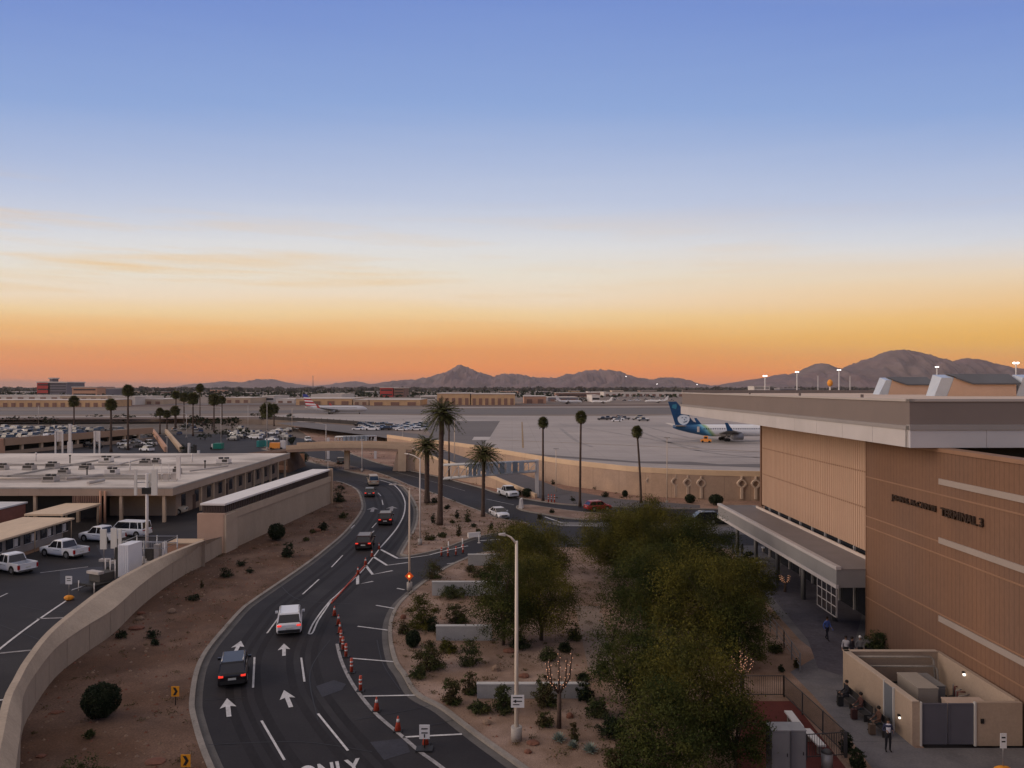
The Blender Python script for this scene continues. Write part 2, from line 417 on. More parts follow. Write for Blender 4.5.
# road markings
mk = MB(); mw = MB()
def mark(p, q, wd, b=mk, z=.022):
    a, c = P(*p), P(*q); b.ribbon([a, c], wd, z, z + .004)
def pline(pts, wd, b=mk, k=5, z=.022): b.ribbon(smooth(PX(pts), k), wd, z, z + .004)
pline([(379.5, 480), (392, 484), (400, 491), (404.5, 500), (405, 508), (403, 517), (397, 528), (389, 538), (381, 547)], .2)
pline([(381, 547), (363, 570), (340, 592), (331, 600)], .14)
pline([(331, 600), (322, 611), (313, 624), (308.5, 634)], .14); pline([(331, 601), (326, 609), (318, 621), (312.5, 633), (308.5, 634)], .14)
for a, b in [((342.7, 555.5), (331.5, 567.3)), ((319, 579.5), (302.5, 594.5)), ((282.5, 612.5), (267, 633.5)), ((254.5, 657.5), (253, 688)), ((301.2, 658), (304.5, 682)),
             ((261.5, 721), (284.5, 760.5)), ((318, 714), (348, 751))]:
    mark(a, b, .135)
for c in [[(351, 528.5), (354.5, 525)], [(374, 531), (369, 536)], [(372, 528), (376.5, 523)], [(382, 500), (383, 505)], [(378, 493), (381, 496)]]: mark(*c, .15)
for c in [[(380.5, 549.5), (397.5, 558.5), (410, 558)], [(373.5, 557), (387, 565.5), (408, 562.7)], [(366, 566), (372.7, 574.7), (392.5, 570.8)], [(357.5, 573), (357.7, 584.5), (373, 581.5)]]:
    pline(c, .32, mk, 1)
pline([(410, 558), (430, 555.2)], .16); mark((397, 588.5), (404.5, 590), .2)
for a, b in [((376, 605.5), (396, 609)), ((357.5, 626.5), (388.5, 630.5)), ((351, 658.5), (394, 662)), ((362.5, 696.5), (416, 695.5)), ((403, 737.5), (462, 734.5))]: mark(a, b, .17)
pline([(337, 644), (341, 660), (349, 678), (360, 695), (376, 714), (398, 733), (420, 752), (442, 768), (500, 815), (600, 905)], .24, mw)
# edge line and stubs round the crossing and on road two
pline([(428, 555.5), (448, 550.3), (468, 546)], .2); pline([(447, 564), (463, 562)], .15)
pline([(478, 541), (500, 539.5)], .2)
for a, b in [((448.5, 543), (448.6, 549)), ((462.5, 539.5), (462.6, 545.5)), ((479, 537), (479.1, 543))]: pass
pline([(441, 497.5), (467, 507.5), (497, 521), (520, 527.5)], .12)
pline([(486, 499), (500, 502), (514, 505)], .12); pline([(395, 472), (430, 481), (465, 491)], .12, mw)
mark((545, 517), (562, 523), .3); mark((556, 525), (590, 526), .5, mw)
# left lot
pline([(-40, 684), (0, 649), (34, 623), (67.5, 600)], .2); mark((-6, 701), (12, 699.3), .2); mark((-2, 598), (7.5, 593.5), .16)
for a, b in [((0, 653.5), (31, 650.5)), ((37, 619), (64, 618)), ((40, 573), (88, 567))]: mark(a, b, .3, mw)
def arrow(p, q, s=1.0, b=mk, L_=2.9, W_=.95):
    a = P(*p); d = (P(*q) - a).normalized(); n = Vector((-d.y, d.x, 0)); z = .024
    t = lambda u, v: tuple(a + d * u * L_ * s + n * v * W_ * s + Vector((0, 0, z)))
    b.poly([t(0, -.14), t(0, .14), t(.55, .14), t(.48, .5), t(1, 0), t(.48, -.5), t(.55, -.14)])
arrow((229, 717), (227, 698)); arrow((291, 707.5), (283, 688)); arrow((234.5, 654), (241.5, 640)); arrow((284, 656), (284, 640), .95, mk)
arrow((372, 512), (374, 505), 1.2, mw, 4, 1.6); arrow((391, 511), (393, 504), 1.2, mw, 4, 1.6)
struct('road_marking', mk, m_white); struct('worn_road_marking', mw, m_paint_worn)
def text_mesh(name, txt, size, m, depth=.0, parent=None, loc=(0, 0, 0), rot=(0, 0, 0), sx=1.0, sy=1.0, bold=0.0):
    cu = bpy.data.curves.new(name, 'FONT'); cu.body = txt; cu.size = size; cu.extrude = depth; cu.align_x = 'CENTER'; cu.offset = bold
    o = bpy.data.objects.new('tmp', cu); COL.objects.link(o)
    dg = bpy.context.evaluated_depsgraph_get(); me = bpy.data.meshes.new_from_object(o.evaluated_get(dg))
    bpy.data.objects.remove(o)
    me.transform(Matrix.Diagonal((sx, sy, 1, 1))); me.transform(Matrix.Translation(loc) @ Matrix.Rotation(rot[2], 4, 'Z') @ Matrix.Rotation(rot[1], 4, 'Y') @ Matrix.Rotation(rot[0], 4, 'X'))
    me.name = name; me.materials.clear(); me.materials.append(m)
    o = bpy.data.objects.new(name, me); COL.objects.link(o)
    if parent: o.parent = parent
    return o
a = P(331, 779); tag(text_mesh('road_marking', 'ONLY', 1.15, m_white, 0, None, (a.x, a.y, .026), (0, 0, R(18)), 1.0, 2.1, .03), kind='structure')
# lanes polished darker by tyres and dripped oil
wl = MB()
for lane in (3.0, 6.9):
    for d_ in (-.85, 0, .85):
        wl.ribbon([(q[0], q[1]) for q in offset([(p.x, p.y) for p in L_kerb[6:]], -lane + d_)], .5 if d_ else .35, .004, .008)
struct('wheel_track', wl, M('polished_asphalt', (.0165, .0145, .0155), .8, .25, .4, 6, fine=.15, fscale=5, spec=.2, stretch=(1, .3, 1)))
# cracks, sealed joints and patches in the asphalt
sl = MB()
for c in [[(208, 745), (300, 742), (372, 752)], [(205, 700), (245, 698)], [(330, 640), (310, 672), (318, 720)], [(355, 720), (400, 712), (430, 706)], [(377, 640), (383, 664), (400, 690)], [(280, 585), (300, 600), (352, 604)], [(20, 606), (60, 612), (88, 606)], [(0, 625), (40, 640)],[(420,728),(455,720)]]:
    sl.ribbon(smooth(PX(c), 5), .07, .012, .016)
struct('sealed_crack', sl, M('crack_seal', (.018, .017, .018), .6, 0))
pt = MB()
for c in [[(316, 686), (334, 680), (346, 684), (342, 690), (322, 697)], [(370, 742), (405, 738), (410, 752), (384, 760)], [(60, 570), (110, 566), (108, 580), (60, 584)], [(96, 545), (136, 540), (140, 552), (104, 560)]]:
    pt.poly(PX(c, .012))
struct('asphalt_patch', pt, M('patch', (.03, .029, .036), .7, .25, .8, 5, fine=.2, fscale=8))

# ================================================================ AIRFIELD (2.5 m up, behind its wall)
AZ = 2.5
def AP(px, py): return P(px, py, AZ)
A_top = [(p.x, p.y) for p in A_base]
af = [(x, y + .35) for x, y in A_top]
edge = [tuple(P(a, b)[:2]) for a, b in [(392, 434.6), (340, 429), (293, 426), (262, 424), (150, 421.8), (0, 421.5), (-300, 421.5)]]
airf = [(5000, af[-1][1] + 2)] + af[::-1] + edge + [(-6000, 480), (-9000, 2600), (9000, 2600)]
struct('airfield', MB().prism(airf, -1, AZ), M('infield', (.20, .155, .125), .95, .15, .02, 6, fine=.1, fscale=.2, second=(.15, .12, .10), sscale=.01))
def asheet(name, pts, m, dz): return struct(name, MB().poly([AP(a, b) + Vector((0, 0, dz)) for a, b in pts]), m)
m_apron = stripes(M('apron_concrete', (.35, .305, .275), .8, .12, .05, 6, fine=.08, fscale=.5, second=(.27, .24, .222), sfac=(.46, .66), sscale=.02, stretch=(.35, 1, 1), rot=.15), 'X', 7.5, .012, .75, None)
m_taxi = M('taxiway_asphalt', (.13, .115, .108), .85, .2, .02, 6, fine=.1, fscale=.3, stretch=(.2, 1, 1))
pts = [(492, 444)] if 0 else []
ap = [(x, y + .4, AZ + .02) for x, y in A_top[12:]] + [(400, A_top[-1][1], AZ + .02)]
ap += [tuple(AP(a, b) + Vector((0, 0, .02))) for a, b in [(1180, 424), (900, 424), (768, 423), (700, 414), (640, 416), (430, 415.5), (300, 413.5), (262, 416), (300, 422), (420, 424), (450, 430), (452, 446)]]
struct('apron', MB().poly(ap), m_apron)
asheet('taxiway', [(-200, 411), (262, 410.5), (512, 408.6), (676, 407.6), (690, 409.5), (676, 414), (512, 414.6), (300, 413), (-200, 416)], m_taxi, .03)
asheet('runway', [(-300, 404), (300, 403.5), (520, 405), (520, 406.3), (300, 405.8), (-300, 407.5)], m_taxi, .03)
asheet('cross_taxiway', [(690, 396), (1200, 396), (1300, 416), (1024, 420), (768, 413), (680, 404)], M('grey_asphalt', (.085, .075, .068), .85, .15, .02, 5, stretch=(.2, 1, 1)), .04)
asheet('taxiway_shoulder', [(430, 407), (680, 406.4), (680, 407.2), (430, 408)], m_apron, .06)
asheet('asphalt_apron', [(420, 421.5), (500, 421), (490, 437), (478, 449), (440, 446), (432, 436)], m_taxi, .04)
asheet('helipad', [(474, 437), (491, 437), (489, 440), (472, 440.3)], M('pale_concrete', (.42, .38, .35), .8, .1, .2), .06)
asheet('service_road', [(300, 422), (360, 426), (430, 436), (450, 446), (500, 453.5), (500, 456), (440, 449), (380, 437), (300, 427), (275, 423)], m_taxi, .05)
asheet('apron_shoulder', [(500, 453.2), (560, 457.8), (637, 463), (762, 467.8), (762, 464), (720, 464.5), (690, 461.8), (637, 461.5), (560, 456), (500, 451.2)], m_taxi, .05)
asheet('infield_strip', [(-200, 407.6), (300, 406.2), (520, 406.4), (676, 405.4), (676, 404.2), (520, 405), (300, 404.6), (-200, 405.8)], M('brown_infield', (.115, .075, .058), .95, .2, .02, 6), .05)
asheet('infield_strip', [(-200, 420.5), (262, 418.6), (262, 417.3), (-200, 418.4)], M('brown_infield', (.115, .075, .058)), .05)
asheet('side_taxiway', [(-200, 418.2), (262, 417.1), (262, 416.2), (-200, 416.8)], m_apron, .05)
lm = MB()
for c in [[(430, 410), (560, 409.3), (676, 409.3)], [(300, 414.8), (480, 416.2), (560, 416)], [(-50, 413), (260, 412.5)], [(-50, 409.5), (300, 409)]]:
    lm.ribbon([AP(*q) for q in c], 1.2, AZ + .06, AZ + .064)
for c in [[(522, 422), (523, 448)], [(500, 440), (640, 446), (762, 452)]]:
    lm.ribbon([AP(*q) for q in c], .5, AZ + .06, AZ + .064, 0, 1)
tag(lm.build('apron_marking', [M('apron_white', (.4, .38, .36), .8, .2, .5), M('apron_yellow', (.26, .17, .08), .8, .3, .5)]), kind='structure')
tyre = MB()
for c in [[(560, 428), (575, 440), (592, 447)], [(640, 425), (700, 440), (762, 444)], [(636, 430), (690, 449), (762, 458)], [(656, 436), (700, 441), (762, 441)], [(700, 457), (762, 457.4)], [(690, 450), (730, 452), (764, 452)], [(560, 424), (620, 434), (700, 448)]]:
    tyre.ribbon(smooth([AP(*q) for q in c], 5), 1.3, AZ + .05, AZ + .054)
struct('tyre_mark', tyre, M('rubber_marks', (.26, .235, .22), .85, .3, .3))

fz = MB(); fp = [P(a, b, 0) for a, b in [(393, 434.4), (340, 428.8), (293, 425.8), (262, 423.8)]]
ft = T('airfield_fence', 'long dark fence along the airfield edge left of the apron wall', 'fence', (fp[0].x, fp[0].y, AZ))
fz.ribbon(smooth(fp, 5), .2, AZ, AZ + 1.7); fz.build('fence_mesh', M('dark_fence_mesh', (.035, .03, .028), .8, .2, .5), ft, True)
for q in smooth(fp, 8): MB().box(q.x - .1, q.x + .1, q.y - .2, q.y, AZ, AZ + 2.0).build('post', M('dark_fence_mesh', (.035, .03, .028)), ft, True)
# apron retaining wall: body, coping and reliefs
def wall_line(name, label, base, z0, z1, th, m, cap_m=None, cap_h=.35):
    r = T(name, label, 'wall', (base[0][0], base[0][1], 0))
    b = MB(); k = len(base)
    zz = lambda z, i: z(i / (k - 1)) if callable(z) else z
    o1 = offset(base, 0); o2 = offset(base, th)
    rings = [[(o1[i][0], o1[i][1], zz(z0, i)), (o1[i][0], o1[i][1], zz(z1, i) - cap_h), (o2[i][0], o2[i][1], zz(z1, i) - cap_h), (o2[i][0], o2[i][1], zz(z0, i))] for i in range(k)]
    b.loft(rings, 0, False); b.build('wall_body', m, r, True)
    c1 = offset(base, -.06); c2 = offset(base, th + .06)
    b = MB(); b.loft([[(c1[i][0], c1[i][1], zz(z1, i) - cap_h), (c1[i][0], c1[i][1], zz(z1, i)), (c2[i][0], c2[i][1], zz(z1, i)), (c2[i][0], c2[i][1], zz(z1, i) - cap_h)] for i in range(k)], 0, False)
    b.build('coping', cap_m or m, r, True)
    return r
m_aw = stripes(M('apron_wall', (.40, .275, .190), .9, .1, .3, 6, fine=.06, fscale=3, second=(.34, .24, .175), sscale=.1), 'X', 4.2, .02, .72)
m_awcap = M('apron_wall_lit_top', (.56, .40, .26), .9, .08, .3)  # paler than the wall: light on its top ledge put into the colour
Ab = [(p.x, p.y) for p in A_base]
aw = wall_line('retaining_wall', 'long tan concrete retaining wall with diamond reliefs below the concrete apron', Ab, 0, lambda t: 4.5 + min(1, t * 2) * .7, .5, m_aw, m_awcap, .9)
def wall_y(x):
    for a, b in zip(Ab, Ab[1:]):
        if a[0] <= x <= b[0]: return a[1] + (b[1] - a[1]) * (x - a[0]) / (b[0] - a[0])
    return Ab[-1][1]
m_rel = M('relief', (.52, .40, .30), .9, .08, .5)
for px, py in [(650, 480.5), (675.5, 481.5), (687.5, 482.5), (701, 483), (741.5, 483.5), (755.5, 483.8)]:
    Y = 131.5; X = (px - 512) / F * Y; Y = wall_y(X) - .02; X = (px - 512) / F * Y; zc = H - (py - HZ) * Y / F
    b = MB()
    rings = []
    for rr, yy in ((.62, .2), (.62, -.38), (.40, -.38), (.40, .2)): rings.append([(X + rr * math.cos(t * PI / 8) * 1.25 if 0 else X + rr * 1.3 * (abs(math.cos(t * PI / 8)) ** 1.3) * (1 if math.cos(t * PI / 8) > 0 else -1), Y + yy, zc + rr * 1.3 * (abs(math.sin(t * PI / 8)) ** 1.3) * (1 if math.sin(t * PI / 8) > 0 else -1)) for t in range(16)])
    b.loft(rings, 0, False, False)
    b.box(X - .2, X + .2, Y - .36, Y + .1, zc - 2.6, zc - .78); b.box(X - .12, X + .12, Y - .34, Y + .1, zc + .8, zc + 1.25)
    b.build('relief_ornament', m_rel, aw, True)

# ramp road and the wall that carries it
Rw_px = [(410, 470), (428, 474.2), (455, 480.3), (487, 487.5), (512, 494), (535, 499.5)]
Rb = smooth(PX(Rw_px), 3); Rb = [(p.x, p.y + .3) for p in Rb]
rt = lambda t: 5.2 - 4.3 * t
wall_line('ramp_wall', 'sloping tan wall below the ramp road beside the sign gantry', Rb, 0, rt, .4, m_aw, m_awcap, .5)
k = len(Rb); off1 = offset(Rb, .5); off2 = offset(Rb, 9.0)
rr = MB(); rr.loft([[(off1[i][0], off1[i][1], -.5), (off1[i][0], off1[i][1], rt(i / (k - 1)) - .9), (off2[i][0], off2[i][1], rt(i / (k - 1)) - .9), (off2[i][0], off2[i][1], -.5)] for i in range(k)], 0, False)
struct('ramp_road', rr, M('ramp_asphalt', (.095, .085, .085), .85, .15, .3))
rr2 = MB().poly(PX([(536, 490), (560, 489), (620, 499), (700, 505), (700, 508), (600, 506.5), (560, 503), (538, 498)], .15)); struct('ramp_road_end', rr2, M('ramp_asphalt', (.095, .085, .085)))

# ================================================================ BRIDGE
by = 178.0
br = T('road_bridge', 'flat tan concrete bridge crossing both roads', 'bridge', (-38, by, 0))
xa, xb = AT(286, 450, by).x, AT(412, 450, by).x
ztop, zbot = AT(0, 445.5, by).z, AT(0, 452.5, by).z
b = MB()
n = 14
for i in range(n):                      # gently cambered deck
    x0 = xa + (xb - xa) * i / n; x1 = xa + (xb - xa) * (i + 1) / n
    c0 = .45 * math.sin(PI * i / n); c1 = .45 * math.sin(PI * (i + 1) / n)
    b.hexa([(x0, by, zbot + c0), (x1, by, zbot + c1), (x1, by + 9, zbot + c1), (x0, by + 9, zbot + c0)], [(x0, by, ztop - .9 + c0), (x1, by, ztop - .9 + c1), (x1, by + 9, ztop - .9 + c1), (x0, by + 9, ztop - .9 + c0)])
b.build('deck', M('bridge_side', (.30, .205, .15), .9, .15, .4), br, True)
for yy in (by - .08, by + 8.8):
    b = MB()
    for i in range(n):
        x0 = xa + (xb - xa) * i / n; x1 = xa + (xb - xa) * (i + 1) / n
        c0 = .45 * math.sin(PI * i / n); c1 = .45 * math.sin(PI * (i + 1) / n)
        b.hexa([(x0, yy, ztop - 1 + c0), (x1, yy, ztop - 1 + c1), (x1, yy + .3, ztop - 1 + c1), (x0, yy + .3, ztop - 1 + c0)], [(x0, yy, ztop + c0), (x1, yy, ztop + c1), (x1, yy + .3, ztop + c1), (x0, yy + .3, ztop + c0)])
    b.build('parapet', m_tan, br, True)
for px in (346.5,):
    x = AT(px, 450, by + 3).x; MB().box(x - .55, x + .55, by + 3, by + 4.2, 0, zbot + .3).build('pier', m_tan, br, True)
xl, xr = AT(392, 450, by).x, AT(429, 450, by).x
MB().hexa([(xl, by + .6, 0), (xr + 2, by + .6, 0), (xr + 2, by + 9, 0), (xl, by + 9, 0)], [(xl + 1, by + .6, zbot - .003), (xr, by + .6, zbot - .003), (xr, by + 9, zbot - .003), (xl + 1, by + 9, zbot - .003)]).build('abutment', M('abutment', (.36, .26, .19), .9, .12, .4), br, True)
MB().box(AT(398, 450, by).x, AT(406, 450, by).x, by - .1, by + 1, 0, ztop - .6).build('pilaster', m_tan, br, True)
# approach embankments
em = MB().hexa([(xa - 26, by - 8, 0), (xa + 1.5, by - 3, 0), (xa + 1.5, by + 12, 0), (xa - 26, by + 16, 0)], [(xa - 20, by, 2.6), (xa, by, ztop - 1.2), (xa, by + 9, ztop - 1.2), (xa - 20, by + 9, 2.6)])
struct('embankment', em, m_dirt)

# ================================================================ SOUND WALL
W_out = PX([(-52, 960), (-20, 830), (0, 749), (11, 698), (20, 679), (31, 659), (53, 631), (84, 605), (112.5, 584), (146, 565), (174, 552), (205, 540)], 3.0)
W_out = smooth(W_out, 5)
def resample(pts, n):
    pts = [Vector((p[0], p[1], 0)) for p in pts]; d = [0]
    for a_, b_ in zip(pts, pts[1:]): d.append(d[-1] + (b_ - a_).length)
    out = []; j_ = 0
    for i in range(n):
        t = d[-1] * i / (n - 1)
        while j_ < len(pts) - 2 and d[j_ + 1] < t: j_ += 1
        out.append(pts[j_].lerp(pts[j_ + 1], (t - d[j_]) / max(1e-6, d[j_ + 1] - d[j_])))
    return out
W_in2 = resample(W_base, 60); W_out = resample(W_out, 400)
# pair every base point with the nearest outer point, then smooth the pairing
idx = [min(range(400), key=lambda q: (W_out[q] - p).length) for p in W_in2]
idx[0] = 0; idx[-1] = 399
idx = [sum(idx[max(0, i - 3):i + 4]) / len(idx[max(0, i - 3):i + 4]) for i in range(60)]; idx[0] = 0; idx[-1] = 399
W_out = [W_out[int(round(i))] for i in idx]; W_base = W_in2
k = len(W_base)
sw_ = T('sound_wall', 'long curved tan wall between the lot and the dirt bank', 'wall', (W_base[10].x, W_base[10].y, 0))
b = MB()
for i in range(k - 1):
    p, q = W_base[i], W_base[i + 1]
    b.add([(p.x, p.y, 0), (q.x, q.y, 0), (q.x, q.y, 2.1), (p.x, p.y, 2.1)], [(0, 1, 2, 3)])
    o, r_ = W_out[i], W_out[i + 1]
    ob = offset([(v.x, v.y) for v in W_out], .35)
    b.add([(ob[i][0], ob[i][1], 3.0), (ob[i + 1][0], ob[i + 1][1], 3.0), (ob[i + 1][0], ob[i + 1][1], 0), (ob[i][0], ob[i][1], 0)], [(0, 1, 2, 3)])
for i in range(2, k - 1, 3):
    p, q = W_base[i], W_base[i + 1]; e = (q - p).normalized() * .035; n_ = Vector((e.y, -e.x, 0)) * .35
    b.add([(p.x + n_.x, p.y + n_.y, .1), (p.x + e.x + n_.x, p.y + e.y + n_.y, .1), (p.x + e.x + n_.x, p.y + e.y + n_.y, 2.09), (p.x + n_.x, p.y + n_.y, 2.09)], [(0, 1, 2, 3)], 1)
b.build('wall_body', [m_wall, M('wall_joint', (.10, .08, .065), .9, 0)], sw_, True)
b = MB(); ob = offset([(v.x, v.y) for v in W_out], .35)
inn = offset([(v.x, v.y) for v in W_base], -.05)
for i in range(k - 1):
    b.add([(*inn[i], 2.1), (*inn[i + 1], 2.1), (W_out[i + 1].x, W_out[i + 1].y, 2.95), (W_out[i].x, W_out[i].y, 2.95)], [(0, 1, 2, 3)])
    b.add([(W_out[i].x, W_out[i].y, 2.95), (W_out[i + 1].x, W_out[i + 1].y, 2.95), (ob[i + 1][0], ob[i + 1][1], 3.0), (ob[i][0], ob[i][1], 3.0)], [(0, 1, 2, 3)])
b.build('sloped_coping', M('wall_coping_lit', (.42, .335, .25), .9, .12, .4, 6, fine=.08, fscale=6), sw_, True)  # lit upper band put into a slightly paler colour than the wall

# ================================================================ HAZE, MOUNTAINS
def ridge(name, prof, Y, seed, col, depth, rough=1.0, label=None):
    rg = np.random.RandomState(seed)
    px = np.array([p[0] for p in prof], float); py = np.array([p[1] for p in prof], float)
    nx = 520; ny = 44
    xs = np.linspace(px[0], px[-1], nx); prof_y = np.interp(xs, px, py); jj = rg.rand(9) * 6.28; prof_y = prof_y + np.minimum(1, (388 - prof_y) / 8) * sum(.62 / (q + 1) ** .55 * np.sin(xs * (.21 * (q + 1) ** 1.25) + jj[q]) for q in range(9)) * .42 * rough
    def fbm(x, y):
        v = 0; a = 1; f = 1
        for o in range(5):
            ph = rg.rand(6) * 6.28
            v = v + a * (np.abs(np.sin(x * f * 1.1 + ph[0] + 1.7 * np.sin(y * f * .9 + ph[1]))) + np.abs(np.sin(y * f * 1.3 + ph[2] + 1.3 * np.sin(x * f * .7 + ph[3]))) - 1.1)
            a *= .55; f *= 2.1
        return v
    hz_ = (HZ - prof_y) / F * Y + H
    V = []
    t = np.linspace(-1, 1, ny)
    XX, TT = np.meshgrid(xs, t, indexing='ij')
    prof2 = np.repeat(hz_[:, None], ny, 1)
    fall = np.clip(1 - np.abs(TT) ** 1.15, 0, 1)
    nse = fbm(XX / 9.0, TT * 4.0)
    hh = prof2 * fall * (1 + .42 * rough * nse * (1 - fall) * 2) + prof2 * .05 * rough * nse * fall
    hh = np.where(np.abs(TT) > .97, -60, hh)
    endf = np.clip(np.minimum(XX - xs[0], xs[-1] - XX) / 12, 0, 1)
    hh = hh * endf - 5
    YY = Y + TT * depth
    WX = (XX - 512) / F * Y
    verts = np.stack([WX, YY, hh], -1).reshape(-1, 3)
    f = [(i * ny + j, (i + 1) * ny + j, (i + 1) * ny + j + 1, i * ny + j + 1) for i in range(nx - 1) for j in range(ny - 1)]
    mb = MB(); mb.v = [tuple(v) for v in verts]; mb.f = [list(q) for q in f]; mb.mi = [0] * len(f); mb.sm = [True] * len(f)
    return struct(name, mb, col)
m_mt = M('mountain_rock', (.150, .100, .096), .95, .3, .004, 7, bump=0, second=(.135, .10, .092), sscale=.0015)
ridge('mountain_range', [(690, 388), (715, 386), (740, 381), (758, 378.5), (775, 375.5), (785, 374), (793, 376), (800, 371), (808, 368), (818, 363), (826, 364), (832, 370), (842, 369), (852, 366), (866, 360), (878, 355), (890, 351), (900, 349.5), (912, 351.5), (925, 356), (940, 361), (952, 361), (965, 358.5), (975, 359.5), (990, 364), (1008, 370), (1024, 372), (1080, 380), (1150, 388)], 9500, 3, m_mt, 1500, .55)
ridge('mountain_range', [(352, 389), (380, 383), (400, 380.5), (418, 379.5), (432, 376.5), (446, 372), (455, 367.5), (461, 365.5), (467, 368), (475, 370.5), (486, 374.5), (494, 377), (502, 374), (510, 373.5), (520, 374), (530, 377), (545, 378), (556, 378), (566, 374.5), (576, 374), (584, 371.5), (592, 370), (602, 369.5), (614, 371.5), (624, 375), (640, 379), (652, 380), (662, 377.5), (672, 377.5), (684, 382), (700, 386), (716, 389)], 12500, 5, m_mt, 1900)
ridge('mountain_range', [(180, 388), (205, 383.5), (225, 381), (240, 383), (262, 379.5), (272, 379.5), (290, 383.5), (310, 386), (330, 385), (345, 382), (357, 381.5), (372, 384.5), (400, 388)], 16000, 8, m_mt, 1500)
# ================================================================ TERMINAL (own frame, turned 0.9 degrees)
TR = .0156
term = T('terminal_building', 'large brown ribbed terminal building with wide grey flat roof and sign letters', 'building', (27.3, 60, 0), TR)
cosT, sinT = math.cos(TR), math.sin(TR)
ox, oy = 27.3 * cosT + 60 * sinT, -27.3 * sinT + 60 * cosT   # the frame's origin in turned coordinates
term.location = (27.4, 59.3, 0)
class TB(MB):                          # shapes given in turned world coordinates
    def build(s, name, m, parent=None, world=False):
        s.v = [(x - ox, y - oy, z) for x, y, z in s.v]
        return MB.build(s, name, m, parent, False)
WX = 28.35; WL = 30.5
m_brick = stripes(M('ribbed_brown', (.168, .088, .050), .8, .14, .12, 5, fine=.06, fscale=6, second=(.135, .078, .052), sfac=(.4, .65), sscale=.10, spec=.35, stretch=(1, 1, .4)), 'Y', .42, .16, .78, None)
m_screen = stripes(M('perforated_screen', (.40, .265, .185), .7, .10, .3, 4, stretch=(1, 1, .15), spec=.4), 'Y', .40, .42, .86, None)
m_fasc = M('grey_metal', (.155, .125, .112), .45, .06, .3, 3, spec=.5)
m_fasc2 = M('light_metal', (.43, .40, .385), .45, .06, .3, 3, spec=.5)
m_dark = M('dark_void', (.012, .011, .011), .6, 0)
m_line = M('reveal_strip', (.225, .128, .078), .6, .08, .5)
b = TB(); b.box(WX, WX + .7, -30, 60.0, 0, 15.3).box(WX + .7, 100, 59.3, 60.0, 0, 15.3); b.build('brown_wall', m_brick, term)
TB().box(WX + .7, 100, -30, 59.3, 13.9, 14.5).build('lower_roof', M('dark_roofing', (.05, .045, .04), .9, .1, .3), term)
TB().box(WX - .12, WX + .8, -30, 60.03, 15.3, 15.55).build('coping', m_line, term)
for z in (12.55, 9.5, 8.68, 4.85, 3.2):
    TB().box(WX - .035, WX + .02, -30, 59.98, z - .05, z + .05).build('reveal_line', m_line, term)
for z in (13.4, 9.6, 4.55):
    bb = TB().box(WX - .09, WX + .02, -30, 50.0, z - .19, z + .19); bb.build('metal_band', M('band_metal', (.28, .235, .205), .45, .06, .5), term)
TB().box(WX - .03, WX + .16, 59.9, 60.06, 0, 15.3).build('corner_trim', m_brick, term)
# set-back screen wall further on
TB().box(WL, 100, 60.03, 90.2, 5.8, 15.0).build('screen_wall', m_screen, term)
TB().box(WL - .12, WL + .3, 90.0, 90.35, 5.6, 15.0).build('end_trim', m_brick, term)
for z in (12.4, 9.4):
    TB().box(WL - .04, WL + .02, 60.1, 90, z - .06, z + .06).build('reveal_line', m_line, term)
b = TB()
rg = random.Random(3)
for k_ in range(74):
    y = 60.4 + k_ * .40
    b.box(WL - .045, WL + .01, y, y + .07, 5.85, 14.95)
b.build('screen_fin', M('fin_metal', (.44, .295, .205), .6, .05, 1), term)
TB().box(WL + .3, 90, 60.03, 90.0, 0, 5.8).build('glazed_lobby', M('lobby_glass', (.015, .017, .02), .15, 0, spec=.6), term)
for y in np.arange(61, 90, 3.0):
    TB().box(WL + .12, WL + .34, y, y + .12, 0, 5.8).build('mullion', m_fasc2, term)
# canopy along the kerbside
m_cn = M('canopy_metal', (.20, .195, .19), .5, .08, .4, spec=.5)
TB().box(26.05, WL + .02, 60.06, 92.5, 3.9, 5.3).build('entrance_canopy', m_cn, term)
TB().box(25.98, 26.4, 59.98, 92.6, 5.3, 5.55).build('canopy_edge', m_fasc2, term)
TB().box(25.98, 26.2, 59.98, 92.6, 3.84, 4.12).build('canopy_edge', m_fasc2, term)
TB().box(26.4, WL - .6, 60.02, 92.4, 5.3, 5.36).build('canopy_roof', M('canopy_roof', (.20, .175, .165), .7, .12, .3), term)
TB().box(WL - .62, WL - .45, 60.02, 90.3, 5.3, 5.6).build('canopy_upstand', M('pale_trim', (.5, .42, .36), .6, .05, 1), term)
for y in np.arange(64, 92, 6.5):
    TB().tube([(27.6, y, 0), (27.6, y, 3.95)], .22, 10).build('canopy_column', M('column_grey', (.10, .10, .10), .5, .05, 1), term)
# glazed wind screen hanging at the canopy's near end
b = TB()
for i in range(0): b.box(26.15 + i * .38, 26.21 + i * .38, 60.2, 60.26, 1.0, 3.84)
b2 = TB()
for y in np.arange(60.2, 64, .9): b2.box(26.1, 26.2, y, y + .07, 1.5, 3.84)
for z in (1.5, 2.3, 3.1): b2.box(26.1, 26.2, 60.2, 63.8, z, z + .07)
b2.build('wind_screen_frame', m_fasc2, term)
TB().box(26.13, 26.16, 60.2, 63.8, 1.5, 3.8).build('wind_screen_glass', M('dark_glass', (.02, .022, .028), .12, 0, spec=.6), term)
